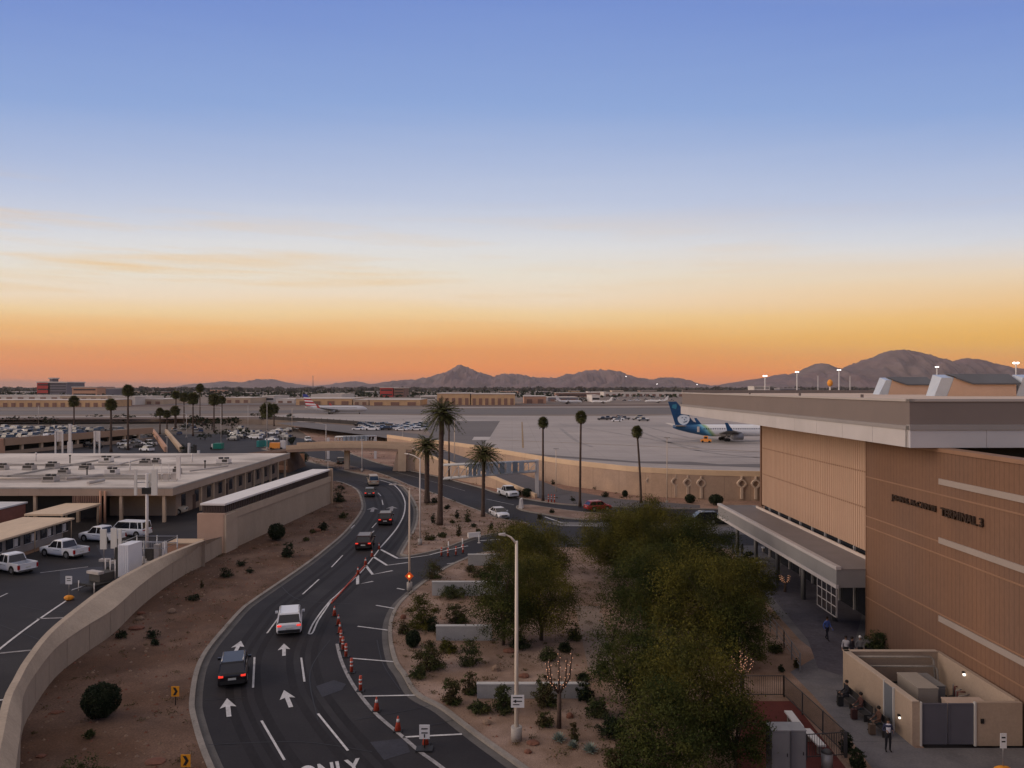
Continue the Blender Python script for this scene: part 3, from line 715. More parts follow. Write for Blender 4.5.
# roof slab with its two-tone fascia
RX = 26.6
TB().box(RX, 130, 50.4, 113, 16.7, 18.55).build('roof_slab', m_fasc, term)
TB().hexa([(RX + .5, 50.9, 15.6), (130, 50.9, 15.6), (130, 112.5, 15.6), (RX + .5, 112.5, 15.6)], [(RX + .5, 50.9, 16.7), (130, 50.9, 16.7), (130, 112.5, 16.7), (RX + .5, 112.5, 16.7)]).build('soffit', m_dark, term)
b = TB()
for i in range(13): b.box(RX - .18, RX + .5, 50.2 + i * 4.84, 50.2 + i * 4.84 + 4.81, 15.57, 16.72)
b.build('fascia_panel', m_fasc2, term)
b = TB()
for i in range(16): b.box(RX - .18 + i * 5.0, RX - .18 + i * 5.0 + 4.97, 49.98, 50.6, 15.57, 16.72)
b.build('fascia_panel', M('light_metal_shaded', (.40, .39, .40), .45, .06, .3, 3, spec=.5), term)  # front panels: same metal, bluish shade of this face put into the colour
TB().box(RX - .25, RX + .3, 50.0, 113.1, 16.72, 16.98).build('fascia_trim', M('mid_metal', (.24, .22, .21), .5, .05, .5), term)
TB().box(RX - .25, 130, 49.9, 50.4, 16.72, 17.05).build('fascia_trim', M('mid_metal', (.24, .22, .21), .5, .05, .5), term)
TB().box(RX - .1, 130, 50.3, 50.7, 18.55, 18.72).box(RX - .1, RX + .3, 50.3, 113, 18.55, 18.72).build('roof_edge', M('edge_metal', (.36, .32, .29), .5, .05, .5), term)
TB().box(RX + .3, 130, 50.7, 113, 18.5, 18.6).build('roof_membrane', M('roof_membrane', (.52, .40, .31), .85, .1, .2, 5, fine=.05, fscale=4), term)
TB().box(RX, 130, 112.6, 113, 18.5, 19.05).build('back_parapet', m_fasc, term)
b = TB()
for y in (58, 70, 84, 100): b.box(RX + .4, RX + .6, y, y + .1, 18.6, 18.95)
b.build('roof_post', m_fasc, term)
# dark recess above the near part of the wall
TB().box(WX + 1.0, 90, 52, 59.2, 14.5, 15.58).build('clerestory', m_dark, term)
# roof monitors (sawtooth skylights)
m_glz = M('monitor_glass', (.42, .45, .47), .25, .08, .6, spec=.6)
m_mw = M('monitor_wall_lit', (.55, .36, .24), .85, .06, .4)  # orange evening light on the end walls put into the base colour
m_mr = M('monitor_roof', (.10, .10, .105), .6, .1, .4)
for (x0, x1, x2, x3, x4, Y0, lab) in [(876, 888, 892, 906, 931.5, 92, 'orange lit roof monitor with a sloping glass side, smaller one farther left'),
                                  (931.5, 947, 954, 971.5, 1016, 76, 'orange lit roof monitor with a sloping glass side, middle one behind the fascia'),
                                  (1013, 1030, 1036, 1054, 1100, 76, 'roof monitor with a sloping glass side cut by the photo edge')]:
    f = lambda px, Y=Y0: (px - 512) / F * Y
    zt = H - (379.5 if Y0 > 80 else 378) / 1 * 0 + (HZ - (380 if Y0 > 80 else 377.5)) * Y0 / F
    ze = H + (HZ - (384.5 if Y0 > 80 else 383.5)) * Y0 / F
    r = T('roof_monitor', lab, 'skylight', (f(x1), Y0, 18.6), 0, 'sawtooth roof monitors on the terminal roof')
    D = 1.6
    b = MB()                            # glass side
    b.hexa([(f(x0 + 3), Y0, 18.6), (f(x1), Y0 - .02, 18.6), (f(x1), Y0 + D, 18.6), (f(x0 + 3), Y0 + D, 18.6)], [(f(x0 + 10), Y0, zt - .02), (f(x2), Y0 - .02, zt), (f(x2), Y0 + D, zt + .3), (f(x0 + 10), Y0 + D, zt + .3)])
    b.build('sloped_glazing', m_glz, r, True)
    b = MB()
    b.add([(f(x1), Y0 - .05, 18.6), (f(x4), Y0 - .05, 18.6), (f(x4), Y0 - .05, ze), (f(x3), Y0 - .05, ze), (f(x2), Y0 - .05, zt)], [(0, 1, 2, 3, 4)])
    b.add([(f(x4), Y0 - .05, 18.6), (f(x4), Y0 + D, 18.6), (f(x4), Y0 + D, zt + .3), (f(x4), Y0 - .05, ze)], [(0, 1, 2, 3)])
    b.add([(f(x1), Y0 + D, 18.6), (f(x4), Y0 + D, 18.6), (f(x4), Y0 + D, zt + .3), (f(x2), Y0 + D, zt + .3)], [(3, 2, 1, 0)])
    b.build('end_wall', m_mw, r, True)
    b = MB().add([(f(x2), Y0 - .3, zt + .05), (f(x3), Y0 - .3, ze + .05), (f(x4) + .3, Y0 - .3, ze + .05), (f(x4) + .3, Y0 + D, zt + .38), (f(x2), Y0 + D, zt + .38),
                  (f(x2), Y0 - .3, zt - .1), (f(x3), Y0 - .3, ze - .1), (f(x4) + .3, Y0 - .3, ze - .1)], [(0, 1, 2, 3, 4), (5, 6, 1, 0), (6, 7, 2, 1)])
    b.build('monitor_roof', m_mr, r, True)
# sign letters on the wall, reading from far to near
m_let = M('sign_letter', (.03, .018, .012), .5, 0)
def wall_text(txt, y0, y1, z, h):
    tm = text_mesh('sign_lettering', txt, 1.0, m_let, .05, bold=.02)
    me = tm.data; xs = [v.co.x for v in me.vertices]; ys = [v.co.y for v in me.vertices]
    wd = max(xs) - min(xs); hh = max(ys) - min(ys); x0 = min(xs); ym = min(ys)
    for v in me.vertices:
        lx = (v.co.x - x0) / wd; ly = (v.co.y - ym) / hh
        v.co = (WX - .11 - v.co.z - ox, y0 + (y1 - y0) * lx - oy, z + ly * h)
    tm.parent = term; return tm
wall_text('JOHN S. McCAIN III', 55.9, 50.3, 11.24, .52)
wall_text('TERMINAL 3', 49.7, 45.4, 11.24, .54)

# ---------------------------------------------------------------- walled service yard
yd = T('service_yard', 'tan walled service yard with grey double gate against the terminal', 'enclosure', (24.5, 45, .13))
m_yw = M('yard_wall', (.33, .25, .185), .9, .1, .5, 5, bump=.1, bscale=12, fine=.06, fscale=9)
b = MB(); b.hexa([(21.6, 41.5, .13), (21.9, 41.5, .13), (21.65, 49.6, .13), (21.35, 49.6, .13)], [(21.6, 41.5, 2.5), (21.9, 41.5, 2.5), (21.65, 49.6, 2.5), (21.35, 49.6, 2.5)])
b.box(21.9, 22.05, 41.5, 41.75, .13, 2.5).box(25.0, 27.55, 41.5, 41.75, .13, 2.47)
b.box(21.35, 27.3, 49.35, 49.6, .13, 2.5).box(27.3, 27.55, 41.75, 49.6, .13, 2.5)
b.build('yard_wall', m_yw, yd, True)
b = MB(); b.box(21.33, 27.3, 49.3, 49.65, 2.5, 2.56)
b.hexa([(21.57, 41.47, 2.5), (21.93, 41.47, 2.5), (21.68, 49.6, 2.5), (21.32, 49.6, 2.5)], [(21.57, 41.47, 2.56), (21.93, 41.47, 2.56), (21.68, 49.6, 2.56), (21.32, 49.6, 2.56)])
b.build('coping', M('yard_coping', (.40, .32, .25), .85, .08, .5), yd, True)
m_gate = M('gate_paint', (.085, .085, .105), .5, .1, .6, spec=.4)
for x in (22.12, 23.58):
    g = MB().box(x, x + 1.4, 41.56, 41.62, .2, 2.4).build('gate_leaf', m_gate, yd, True)
    g2 = MB().box(x, x + .06, 41.53, 41.56, .2, 2.4).box(x + 1.34, x + 1.4, 41.53, 41.56, .2, 2.4).box(x + .06, x + 1.34, 41.53, 41.56, .2, .28).box(x + .06, x + 1.34, 41.53, 41.56, 2.32, 2.4)
    g2.build('gate_frame', m_gate, yd, True)
for x in (22.06, 24.99): MB().box(x - .05, x + .05, 41.45, 41.6, .13, 2.5).build('gate_post', M('pale_post', (.45, .43, .40), .6, .05, 1), yd, True)
MB().box(25.28, 25.45, 41.44, 41.5, 1.35, 1.6).build('intercom_box', m_dark, yd, True)
# side door in the long wall
MB().hexa([(21.545, 43.4, .2), (21.56, 43.4, .2), (21.53, 44.4, .2), (21.515, 44.4, .2)], [(21.545 - .03, 43.4, 2.5), (21.56, 43.4, 2.5), (21.53, 44.4, 2.5), (21.515 - .03, 44.4, 2.5)]).build('side_door', M('door_grey', (.13, .14, .155), .5, .05, 1), yd, True)
for y in (43.32, 44.42): MB().box(21.45, 21.56, y - .05, y + .05, .13, 2.58).build('door_post', M('pale_post', (.45, .43, .40)), yd, True)
m_lampl = M('small_lamp_glow', (1.0, .93, .8), .4, 0, emit=1.8)
def wall_lamp(x, y, z, label, s=.065):
    r = T('wall_lamp', label, 'lamp', (x, y, z)); MB().box(-.06, .06, -.05, .1, .06, .16).build('lamp_bracket', m_dark, r)
    MB().ell((0, -.04, 0), (s, s, s), 8, 6).build('lamp_globe', m_lampl, r)
wall_lamp(21.5, 42.7, 1.15, 'small round lit lamp low on the yard wall by the corner')
wall_lamp(27.2, 46.3, 2.2, 'small round lit lamp on the terminal wall above the yard', .09)
m_cab = M('cabinet_tan', (.30, .26, .215), .7, .1, .8)
def cabinet(label, x0, x1, y0, y1, h, m=m_cab, name='equipment_cabinet', cat='cabinet', grp=None):
    r = T(name, label, cat, ((x0 + x1) / 2, (y0 + y1) / 2, .134), 0, grp); hx, hy = (x1 - x0) / 2, (y1 - y0) / 2
    MB().box(-hx, hx, -hy, hy, .08, h).build('housing', m, r)
    MB().box(-hx - .03, hx + .03, -hy - .03, hy + .03, h, h + .07).build('lid', m, r)
    MB().box(-hx + .05, hx - .05, -hy + .05, hy - .05, 0, .08).build('plinth', m_kerb, r)
    n = max(1, int((x1 - x0) / .8))
    for i in range(n):
        a = -hx + (x1 - x0) * i / n; MB().box(a + .05, a + (x1 - x0) / n - .05, -hy - .02, -hy, .15, h - .08).build('door', m, r)
    return r
cabinet('tall pale cabinet inside the service yard, left of the low one', 23.35, 24.5, 44.2, 46.6, 2.0)
cabinet('grey cabinet in the yard just behind the tall pale cabinet', 24.55, 25.3, 44.9, 46.9, 1.85, M('cabinet_grey', (.17, .165, .155), .6, .1, .8))
cabinet('low cream cabinet right behind the grey double gate', 24.3, 26.4, 42.3, 43.5, 1.75, M('cabinet_cream', (.42, .32, .25), .75, .1, .8))
for i, (y, z, lab) in enumerate([(48.9, 2.35, 'pale upper pipe running along the back wall of the yard'), (48.5, 1.9, 'pale lower pipe running along the back wall of the yard'), (48.2, 1.0, 'dark pipe low along the back wall of the yard')]):
    o = MB().tube([(21.9, y, z), (26.6, y, z), (26.75, y - .1, z - .15), (26.8, y - .3, .2)], .07, 8).build('pipe', m_kerb if i < 2 else m_dark); tag(o, lab, 'pipe')
r = T('chiller_unit', 'dark mechanical pump set between cabinets and terminal wall', 'machine', (26.1, 45.2, .134))
MB().box(-.5, .5, -1, 1, 0, .3).build('skid', m_dark, r)
for i in range(5):
    MB().tube([(-.3 + i * .15, -.8 + i * .4, .3), (-.3 + i * .15, -.8 + i * .4, 1.5 + .1 * (i % 2)), (.3, -.8 + i * .4, 1.6)], .05, 6).build('riser_pipe', M('rusty_red', (.12, .035, .03), .7, .1, 2) if i % 2 else m_kerb, r)
MB().ell((0, .3, .7), (.35, .5, .4), 10, 6).build('pump_body', m_dark, r)
MB().box(22.3, 22.9, 47.4, 48.0, .14, 1.2)

# ---------------------------------------------------------------- left: low white-roofed building
def quadbox(b, x0, x1, y0, y1, z0, z1): b.box(x0, x1, y0, y1, z0, z1)
bl = T('maintenance_building', 'wide low tan building under a pale flat roof full of roof units', 'building', (-80, 112, 0))
BX, BY0, BY1, BZ = -48.8, 110.6, 169, 5.0
m_bw = M('shop_wall', (.30, .215, .155), .9, .12, .3, 5, fine=.06, fscale=5)
m_bf = stripes(M('fascia_tan', (.36, .27, .205), .85, .08, .3, 4), 'X', 3.0, .01, .7)
m_roof = M('white_roof', (.56, .50, .44), .85, .2, .12, 7, fine=.08, fscale=2, second=(.33, .285, .25), sfac=(.48, .60), sscale=.10, stretch=(.5, 1, 1))
MB().box(-190, BX - 2.2, BY0 + 6, BY1 - 1, 0, 3.9).build('wall', m_bw, bl, True)
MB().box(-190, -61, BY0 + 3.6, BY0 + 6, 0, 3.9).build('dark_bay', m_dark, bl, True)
MB().box(-190, BX, BY0, BY1, 3.85, BZ - .15).build('fascia', m_bf, bl, True)
MB().box(-189.7, BX - .3, BY0 + .3, BY1 - .3, BZ - .15, BZ - .05).build('roof', m_roof, bl, True)
b = MB().box(-190, BX, BY0 - .05, BY0 + .3, BZ - .15, BZ + .05).box(BX - .3, BX + .05, BY0 + .3, BY1, BZ - .15, BZ + .05); b.build('roof_coping', m_conc, bl, True)
for x in np.arange(-100, -50, 6.2): MB().box(x, x + .4, BY0 + .2, BY0 + .6, 0, 3.86).build('column', m_tan, bl, True)
for y in np.arange(BY0 + 8, BY1 - 3, 5.0):
    MB().box(BX - 2.22, BX - 2.15, y, y + 1.5, 1.0, 2.9).build('window', M('shop_glass', (.02, .02, .024), .2, 0, spec=.6), bl, True)
    MB().box(BX - .5, BX - .15, y + 2.6, y + 2.9, 0, 3.86).build('column', m_tan, bl, True)
for y in (BY0 + 12.2, BY0 + 26.3, BY0 + 40.2): MB().box(BX - 2.21, BX - 2.14, y, y + 1.1, 0, 2.3).build('door', M('brown_door', (.09, .05, .035), .7, .1, 1), bl, True)
# slatted screen panel under the fascia
b = MB()
xs0, xs1 = AT(73, 500, BY0).x, AT(101, 500, BY0).x
for i in range(16): x = xs0 + (xs1 - xs0) * i / 16; b.box(x, x + .13, BY0 - .14, BY0 - .04, 2.2, 3.85)
b.build('slat_screen', M('brown_slat', (.24, .14, .10), .8, .1, 1), bl, True)
for px in (100.5, 105): x = AT(px, 500, BY0 - .3).x; MB().tube([(x, BY0 - .3, 0), (x, BY0 - .3, 4.6)], .16, 8).build('downpipe', m_tanred, bl, True)
# seams and raised curbs of the roof
b = MB()
for y in (121, 124.5, 142): b.box(-150, BX - 5, y, y + .35, BZ - .06, BZ + .28)
b.box(-82, -81.5, 124, 160, BZ - .06, BZ + .2); b.build('roof_curb', m_conc, bl, True)

m_ac = M('ac_metal', (.40, .36, .33), .6, .14, 1.2); m_acd = M('ac_coil', (.06, .055, .05), .7, .2, 6); m_acw = M('ac_white', (.62, .58, .54), .6, .06, 1)
acl = ['squat dark topped roof unit at the far left of the pale roof', 'twin capped roof unit left of the slatted unit', 'slatted roof unit beside twin capped unit on pale roof', 'wide dark topped roof unit in the second row', 'lone roof unit near the front edge of the pale roof',
       'small reddish roof unit behind the front one', 'white sided roof unit near the back edge of the pale roof', 'white sided roof unit in the middle of the pale roof', 'low flat roof unit left of the tall taller pair', 'boxy roof unit right of the low flat one', 'dark capped roof unit by the lattice frame', 'white sided roof unit alone on the right part of the pale roof']
for i, (px, py, wpx, hpx, wh) in enumerate([(0, 470, 10, 7, 0), (27, 470, 11, 7, 0), (50, 469, 11, 8, 0), (84, 469.5, 12, 6, 0), (48, 482, 13, 8, 0), (62, 474, 10, 6, 0), (104, 462.5, 12, 7, 1), (110, 475, 12, 8, 1), (144, 464, 11, 5, 0), (155, 464.5, 8, 7, 0), (176, 474, 8, 8, 0), (222, 464, 13, 7, 1)]):
    p = P(px, py, BZ); s = p.y / F
    wx = wpx * s * .92; hz_ = hpx * s * .72; dy = wx * .8
    r = T('rooftop_unit', acl[i], 'air conditioner', (p.x, p.y, BZ - .05), 0, 'air conditioners on the pale roof')
    MB().box(-wx / 2, wx / 2, 0, dy, .25, hz_).build('housing', m_acw if wh else m_ac, r)
    MB().box(-wx / 2 - .03, wx / 2 + .03, -.03, dy + .03, 0, .25).build('curb', m_conc, r)
    for sgn in (-1, 1):
        MB().tube([(sgn * wx * .24, dy * .5, hz_), (sgn * wx * .24, dy * .5, hz_ + .3)], wx * .2, 12).build('fan_shroud', m_acd, r)
    MB().box(-wx * .42 if not wh else 0, wx * .42, -.04, 0, hz_ * .45, hz_ * .95).build('coil_panel', m_acd, r)
# roof pipes, vents
for i, (a, c, lab) in enumerate([((66, 478.5), (103, 475), 'long dark duct lying across the pale roof between units'), ((0, 478), (42, 478.5), 'thin pipe run on the left part of the pale roof'), ((88, 483), (104, 480), 'short slanting duct near the front of the pale roof'), ((108, 467), (146, 458), 'diagonal pipe run towards the back of the pale roof'), ((190, 471), (228, 466), 'pipe run on the right part of the pale roof')]):
    p, q = P(*a, BZ + .3), P(*c, BZ + .3); tag(MB().tube([p, q], .14 if i in (1, 3, 4) else .25, 6).build('roof_duct', m_ac), lab, 'duct')
for i, (px, py) in enumerate([(70, 463), (36, 461), (87, 477), (130, 470), (205, 469), (192, 462)]):
    p = P(px, py, BZ); tag(MB().tube([(p.x, p.y, BZ - .05), (p.x, p.y, BZ + 1.3 + .4 * (i % 2))], .12, 6).tube([(p.x, p.y, BZ + 1.3), (p.x, p.y, BZ + 1.55)], .2, 8).build('vent_pipe', m_acw if i % 2 else m_acd), ['thin vent pipe behind the roof units, second row', 'short vent pipe at the back left of the pale roof', 'dark vent pipe near the long duct', 'vent pipe left of the lattice frame', 'vent pipe on the right part of the pale roof', 'vent pipe near the back right of the pale roof'][i], 'vent')
# stepped lattice antenna frame on the roof
for (px, py, top, lab) in [(165, 481, 466, 'low lattice antenna frame on the roof with small cabinets')]:
    p = P(px, py, BZ); r = T('roof_antenna', lab, 'antenna', (p.x, p.y, BZ - .05))
    for i in range(4): MB().tube([(-1.8 + i * 1.2, 0, 0), (-1.8 + i * 1.2, 0, 2.6)], .06, 6).build('post', m_acw, r)
    for z in (1.2, 2.5): MB().tube([(-1.9, 0, z), (1.9, 0, z)], .05, 6).build('rail', m_acw, r)
    for i in range(3): MB().box(-1.7 + i * 1.3, -.9 + i * 1.3, .1, .7, .2, 1.3).build('cabinet', m_ac, r)
    MB().box(1.75, 2.35, -.1, .2, .4, 3.8).build('panel_antenna', m_acw, r)

# carports and office row at the far left
m_cr = M('carport_roof', (.56, .43, .30), .8, .1, .3, 5, fine=.05, fscale=3, stretch=(1, .3, 1))
r = T('office_row', 'long single storey office row with windows under a tan roof', 'building', (-59, 85, 0))
MB().box(-62.6, -57.4, 66, 98.2, 0, 2.5).build('wall', M('office_wall', (.27, .24, .215), .85, .1, .5), r, True)
MB().hexa([(-62.8, 65, 2.55), (-56.2, 65, 2.5), (-56.2, 98.8, 2.5), (-62.8, 98.8, 2.55)], [(-62.8, 65, 2.8), (-56.2, 65, 2.7), (-56.2, 98.8, 2.7), (-62.8, 98.8, 2.8)]).build('roof', m_cr, r, True)
for i, y in enumerate(np.arange(68, 97, 3.2)):
    f = MB().box(-57.4, -57.3, y, y + 2.4, 1.0, 2.1).build('window', M('office_glass', (.03, .033, .04), .2, .2, 1, spec=.6), r, True)
    MB().box(-57.34, -57.26, y + 1.15, y + 1.22, 1.0, 2.1).box(-57.34, -57.26, y, y + 2.4, .95, 1.0).build('frame', m_acw, f if 0 else r, True)
    MB().box(-57.29, -57.25, y + 1.3, y + 1.9, 1.1, 2.0).build('notice_sheet', m_acw, r, True)
for y in (72.2, 81.5, 90.9, 98.4): MB().tube([(-56.4, y, 0), (-56.4, y, 2.55)], .07, 6).build('post', m_tan, r, True)
MB().box(-57.25, -56.4, 66, 98, 0, .12).build('step', M('brown_curb', (.25, .15, .09), .9, .1, 1), r, True)
r = T('walkway_canopy', 'tan flat walkway canopy joining office row and long building', 'canopy', (-60.5, 103, 0))
MB().box(-63, -58, 99.3, 108.6, 2.85, 3.1).build('roof', m_cr, r, True)
for x, y in ((-58.3, 99.6), (-58.3, 108.2), (-62.7, 108.2), (-62.7, 99.6)): MB().tube([(x, y, 0), (x, y, 2.86)], .13, 8).build('post', m_tan, r, True)
for (x0, x1, y0, y1, z, lab) in [(-76, -68, 101, 108, 3.2, 'small white roofed red brick shed at the left edge'), (-72, -66, 90, 96, 2.9, 'small white roofed shed behind the office row')]:
    r = T('brick_shed', lab, 'shed', ((x0 + x1) / 2, y0, 0))
    MB().box(x0 + .2, x1 - .2, y0 + .2, y1 - .2, 0, z).build('wall', M('red_brick', (.22, .09, .065), .9, .15, 1), r, True)
    MB().box(x0, x1, y0, y1, z, z + .2).build('roof', M('pale_sheet', (.55, .54, .53), .6, .08, .5), r, True)
    MB().box(x0 + 2, x0 + 3, y0 + .14, y0 + .22, 0, 2.1).build('door', m_dark, r, True)

# fence-topped long store beside the dirt bank
st = T('strip_building', 'long narrow tan building with louvred band under a white roof', 'building', (-33, 92, 0))
A0, A1 = Vector((-33.6, 90.3)), Vector((-30.2, 128))
d = (A1 - A0).normalized(); nrm = Vector((-d.y, d.x))
def seg(b, t0, t1, n0, n1, z0, z1, z0b=None, z1b=None):
    q = [A0 + d * t0 + nrm * n0, A0 + d * t1 + nrm * n0, A0 + d * t1 + nrm * n1, A0 + d * t0 + nrm * n1]
    za = (z0, z0b if z0b is not None else z0, z0b if z0b is not None else z0, z0); zb = (z1, z1b if z1b is not None else z1, z1b if z1b is not None else z1, z1)
    return b.hexa([(q[i].x, q[i].y, za[i]) for i in range(4)], [(q[i].x, q[i].y, zb[i]) for i in range(4)])
LN = (A1 - A0).length
seg(MB(), 0, LN, 0, 3.1, 0, 4.65).build('wall', m_wall, st, True)
seg(MB(), -.6, 0, -.12, 3.2, 0, 4.7).build('end_wall', M('end_wall_salmon', (.40, .27, .20), .9, .08, .5), st, True)
seg(seg(MB(), -.6, 2.4, -.32, 0, 0, 4.55), 2.4, LN, -.12, 0, 3.8, 4.65).build('wall_band', m_tan if 0 else M('band_tan', (.42, .33, .25), .9, .1, .4), st, True)
seg(MB(), .1, LN - .1, .35, 2.9, 4.65, 5.55).build('louvre_back', m_acd, st, True)
b = MB()
for i in range(75): t = .1 + i * (LN - .4) / 75; seg(b, t, t + .16, .24, .36, 4.65, 5.6)
b.build('louvre_band', M('brown_louvre', (.085, .06, .052), .7, .12, 1), st, True)
b = MB()
for i in range(13): s_ = .3 + i * .2; seg(b, -.02, .1, s_, s_ + .1, 4.7, 5.6)
b.build('end_louvre', M('brown_louvre', (.085, .06, .052)), st, True)
seg(MB(), -.2, LN, .05, 3.05, 5.6, 5.82).build('roof', M('white_strip_roof', (.66, .63, .60), .7, .06, .4), st, True)
seg(MB(), LN, LN + .35, -.3, .5, 0, 5.9).build('end_pier', m_tan, st, True)
r = T('block_hut', 'small low salmon block hut behind the sound wall', 'hut', tuple(P(181, 560)[:2]) + (0,))
b0 = P(181, 562); MB().box(b0.x - 1.5, b0.x + 1.6, b0.y, b0.y + 2.2, 0, 2.0).build('wall', m_tanred, r, True)
MB().box(b0.x - 1.6, b0.x + 1.7, b0.y - .1, b0.y + 2.3, 2.0, 2.15).build('roof', m_tan, r, True)
# low return wall by the long building, right end
o = MB().hexa([AT(245, 470, 172), AT(287, 470, 172), AT(287, 470, 174), AT(245, 470, 174)], [AT(245, 461, 172), AT(287, 466, 172), AT(287, 466, 174), AT(245, 461, 174)]).build('garden_wall', m_tanred); tag(o, 'low salmon wall beyond the right end of the pale roof', 'wall')
p = P(300, 466); tag(MB().box(p.x - 2, p.x + 1, p.y, p.y + .4, 0, 3).build('garden_wall', m_tanred), 'small salmon wall stub left of the bridge', 'wall')

# ---------------------------------------------------------------- parking deck on the left
dk = T('parking_deck', 'tan concrete parking deck with open lower level and cars on top', 'parking garage', (-150, 240, 0))
DZ = 3.8
D0, D1 = Vector((-146, 221)), Vector((-126, 305))
dd = (D1 - D0).normalized(); dn = Vector((-dd.y, dd.x))
def dseg(b, t0, t1, n0, n1, z0, z1):
    q = [D0 + dd * t0 + dn * n0, D0 + dd * t1 + dn * n0, D0 + dd * t1 + dn * n1, D0 + dd * t0 + dn * n1]
    return b.hexa([(v.x, v.y, z0) for v in q], [(v.x, v.y, z1) for v in q])
DL = 62
dseg(MB(), 0, DL, 0, 130, DZ - .9, DZ).build('deck_slab', m_asph2, dk, True)
dseg(MB(), -.4, DL, -.35, 0, DZ - 1.2, DZ + .9).build('parapet', M('deck_parapet', (.33, .22, .15), .9, .12, .2), dk, True)
dseg(MB(), -8, 0, -.35, 130, 0, DZ + .9).build('end_block', m_tanred, dk, True)
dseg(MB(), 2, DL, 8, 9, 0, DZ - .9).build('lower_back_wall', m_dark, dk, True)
for i in range(8): dseg(MB(), 6 + i * 7, 6.8 + i * 7, .1, .9, 0, DZ - .9).build('column', m_tan, dk, True)
dseg(MB(), 0, DL, -.2, 0, 0, 1.1).build('lower_parapet', m_bw, dk, True)
# gantry-like white frames in front of it
for i, (px, top, wpx, lab) in enumerate([(59, 431, 7, 'white slatted frame on posts, left one before the parking deck'), (97, 431, 5, 'white slatted frame on posts, right one before the parking deck')]):
    Y = 190; p = AT(px, top, Y); r = T('entrance_sign', lab, 'sign', (p.x, Y, 0)); wd = wpx * Y / F
    for s_ in (-1, 1): MB().box(s_ * wd / 2 - .15, s_ * wd / 2 + .15, -.15, .15, 0, p.z).build('post', m_acw, r)
    for j in range(5): MB().box(-wd / 2 + j * wd / 5 + .05, -wd / 2 + j * wd / 5 + .25, -.05, .05, p.z - 2.6, p.z - .2).build('slat', m_acw, r)
    MB().box(-wd / 2, wd / 2, -.1, .1, p.z - .2, p.z).build('top_rail', m_acw, r)
Y = 190; p = AT(70, 424, Y); r = T('pylon', 'tall plain white pylon before the parking deck', 'pylon', (p.x, Y, 0)); MB().box(-.5, .5, -.3, .3, 0, 6).build('shaft', m_acw, r); MB().box(-.3, .3, -.2, .2, 6, p.z).build('upper_shaft', m_acw, r)
# ramp down with side walls
r = T('ramp_walls', 'pair', 'wall') if 0 else None
for a, c, lab in [((153, 433), (166, 452), 'salmon left side wall of the ramp by the parking deck'), ((166, 433), (181, 452), 'pale right side wall of the ramp by the parking deck')]:
    p, q = P(*a), P(*c); mid = P(c[0], c[1]); o = MB().ribbon([p, q], .9, 0, 1.6).build('ramp_side_wall', m_tanred if 'salmon' in lab else m_tan); tag(o, lab, 'wall')

# ---------------------------------------------------------------- far buildings
m_han = M('hangar_tan', (.52, .34, .19), .9, .12, .03, 5, fine=.08, fscale=.3); m_han2 = M('hangar_sand', (.46, .35, .25), .9, .12, .03)
m_red = M('red_cladding', (.42, .06, .05), .8, .1, .05); m_gla = M('office_grey', (.16, .15, .17), .6, .15, .05); m_pale = M('pale_cladding', (.55, .50, .45), .85, .1, .05)
m_brn = M('brown_cladding', (.22, .13, .10), .9, .12, .05); m_wglass = M('far_glass', (.03, .03, .035), .3, 0)
def far_building(px0, px1, py, top, m, label, cat='warehouse', Y=None, dep=60, z=AZ, roof=None, doors=0, name=None, roof_m=None, rows=0, ped=0):
    Y = Y or GY(py, z); x0, x1 = (px0 - 512) / F * Y, (px1 - 512) / F * Y; h = H - (top - HZ) * Y / F
    r = T(name or cat.replace(' ', '_'), label, cat, ((x0 + x1) / 2, Y, z)); 
    MB().box(x0, x1, Y, Y + dep, z, h).build('wall', m, r, True)
    k = max(.3, (h - z) * .05)
    MB().box(x0 - k, x1 + k, Y - k, Y + dep + k, h, h + k * 1.6).build('roof', roof_m or m_pale, r, True)
    hh = h - z
    if doors:
        for i in range(doors):
            a = x0 + (x1 - x0) * (i + .25) / doors; MB().box(a, a + (x1 - x0) / doors * .5, Y - .3, Y + .1, z, z + hh * .62).build('door', m_brn, r, True)
    for j in range(rows):
        zz_ = z + hh * (j + .35) / rows; f_ = MB().box(x0 + (x1 - x0) * .06, x1 - (x1 - x0) * .06, Y - .25, Y + .1, zz_, zz_ + hh / rows * .3)
        f_.build('window_band', m_wglass, r, True)
    for i in range(int(ped)):
        a = x0 + (x1 - x0) * (i + .4) / ped; MB().box(a, a + (x1 - x0) * .06 + 2, Y + 5, Y + 14, h + .2, h + hh * .14 + 1).build('roof_unit', m_gla, r, True)
    return r
B = far_building
B(437, 470, 405, 393.8, m_han, 'long tan hangar behind the tall palm, left half', 'hangar', doors=5)
B(471, 515, 405, 394.3, m_han, 'long tan hangar with ribs right of the tall palm', 'hangar', doors=7)
B(296, 352, 405, 398.8, m_han, 'low tan hangar with white roof behind the striped airliner', 'hangar', doors=4)
B(353, 368, 405, 400, m_han2, 'low sand shed right of the white roofed hangar', 'shed', doors=2)
B(370, 420, 405.5, 400, m_han, 'low tan building left of the long hangars', 'warehouse', doors=3)
B(524, 546, 403.5, 396.5, m_tanred, 'salmon block building right of the hangars', 'warehouse', doors=2)
B(380, 393, 397, 387.8, m_red, 'bright red box building at the foot of the middle mountain', 'building', rows=2)
B(394, 404, 397, 388.2, m_brn, 'brown tower block beside the bright red building', 'building', rows=3)
B(37, 50, 396, 382.6, m_red, 'red upper part of the office tower far left', 'office tower', rows=3)
B(48, 67, 396, 382.8, m_gla, 'grey glass office tower far left beside the red block', 'office tower', rows=5)
B(49.5, 52.5, 395.6, 379, m_gla, 'slim service core rising above the far left towers', 'tower', dep=20)
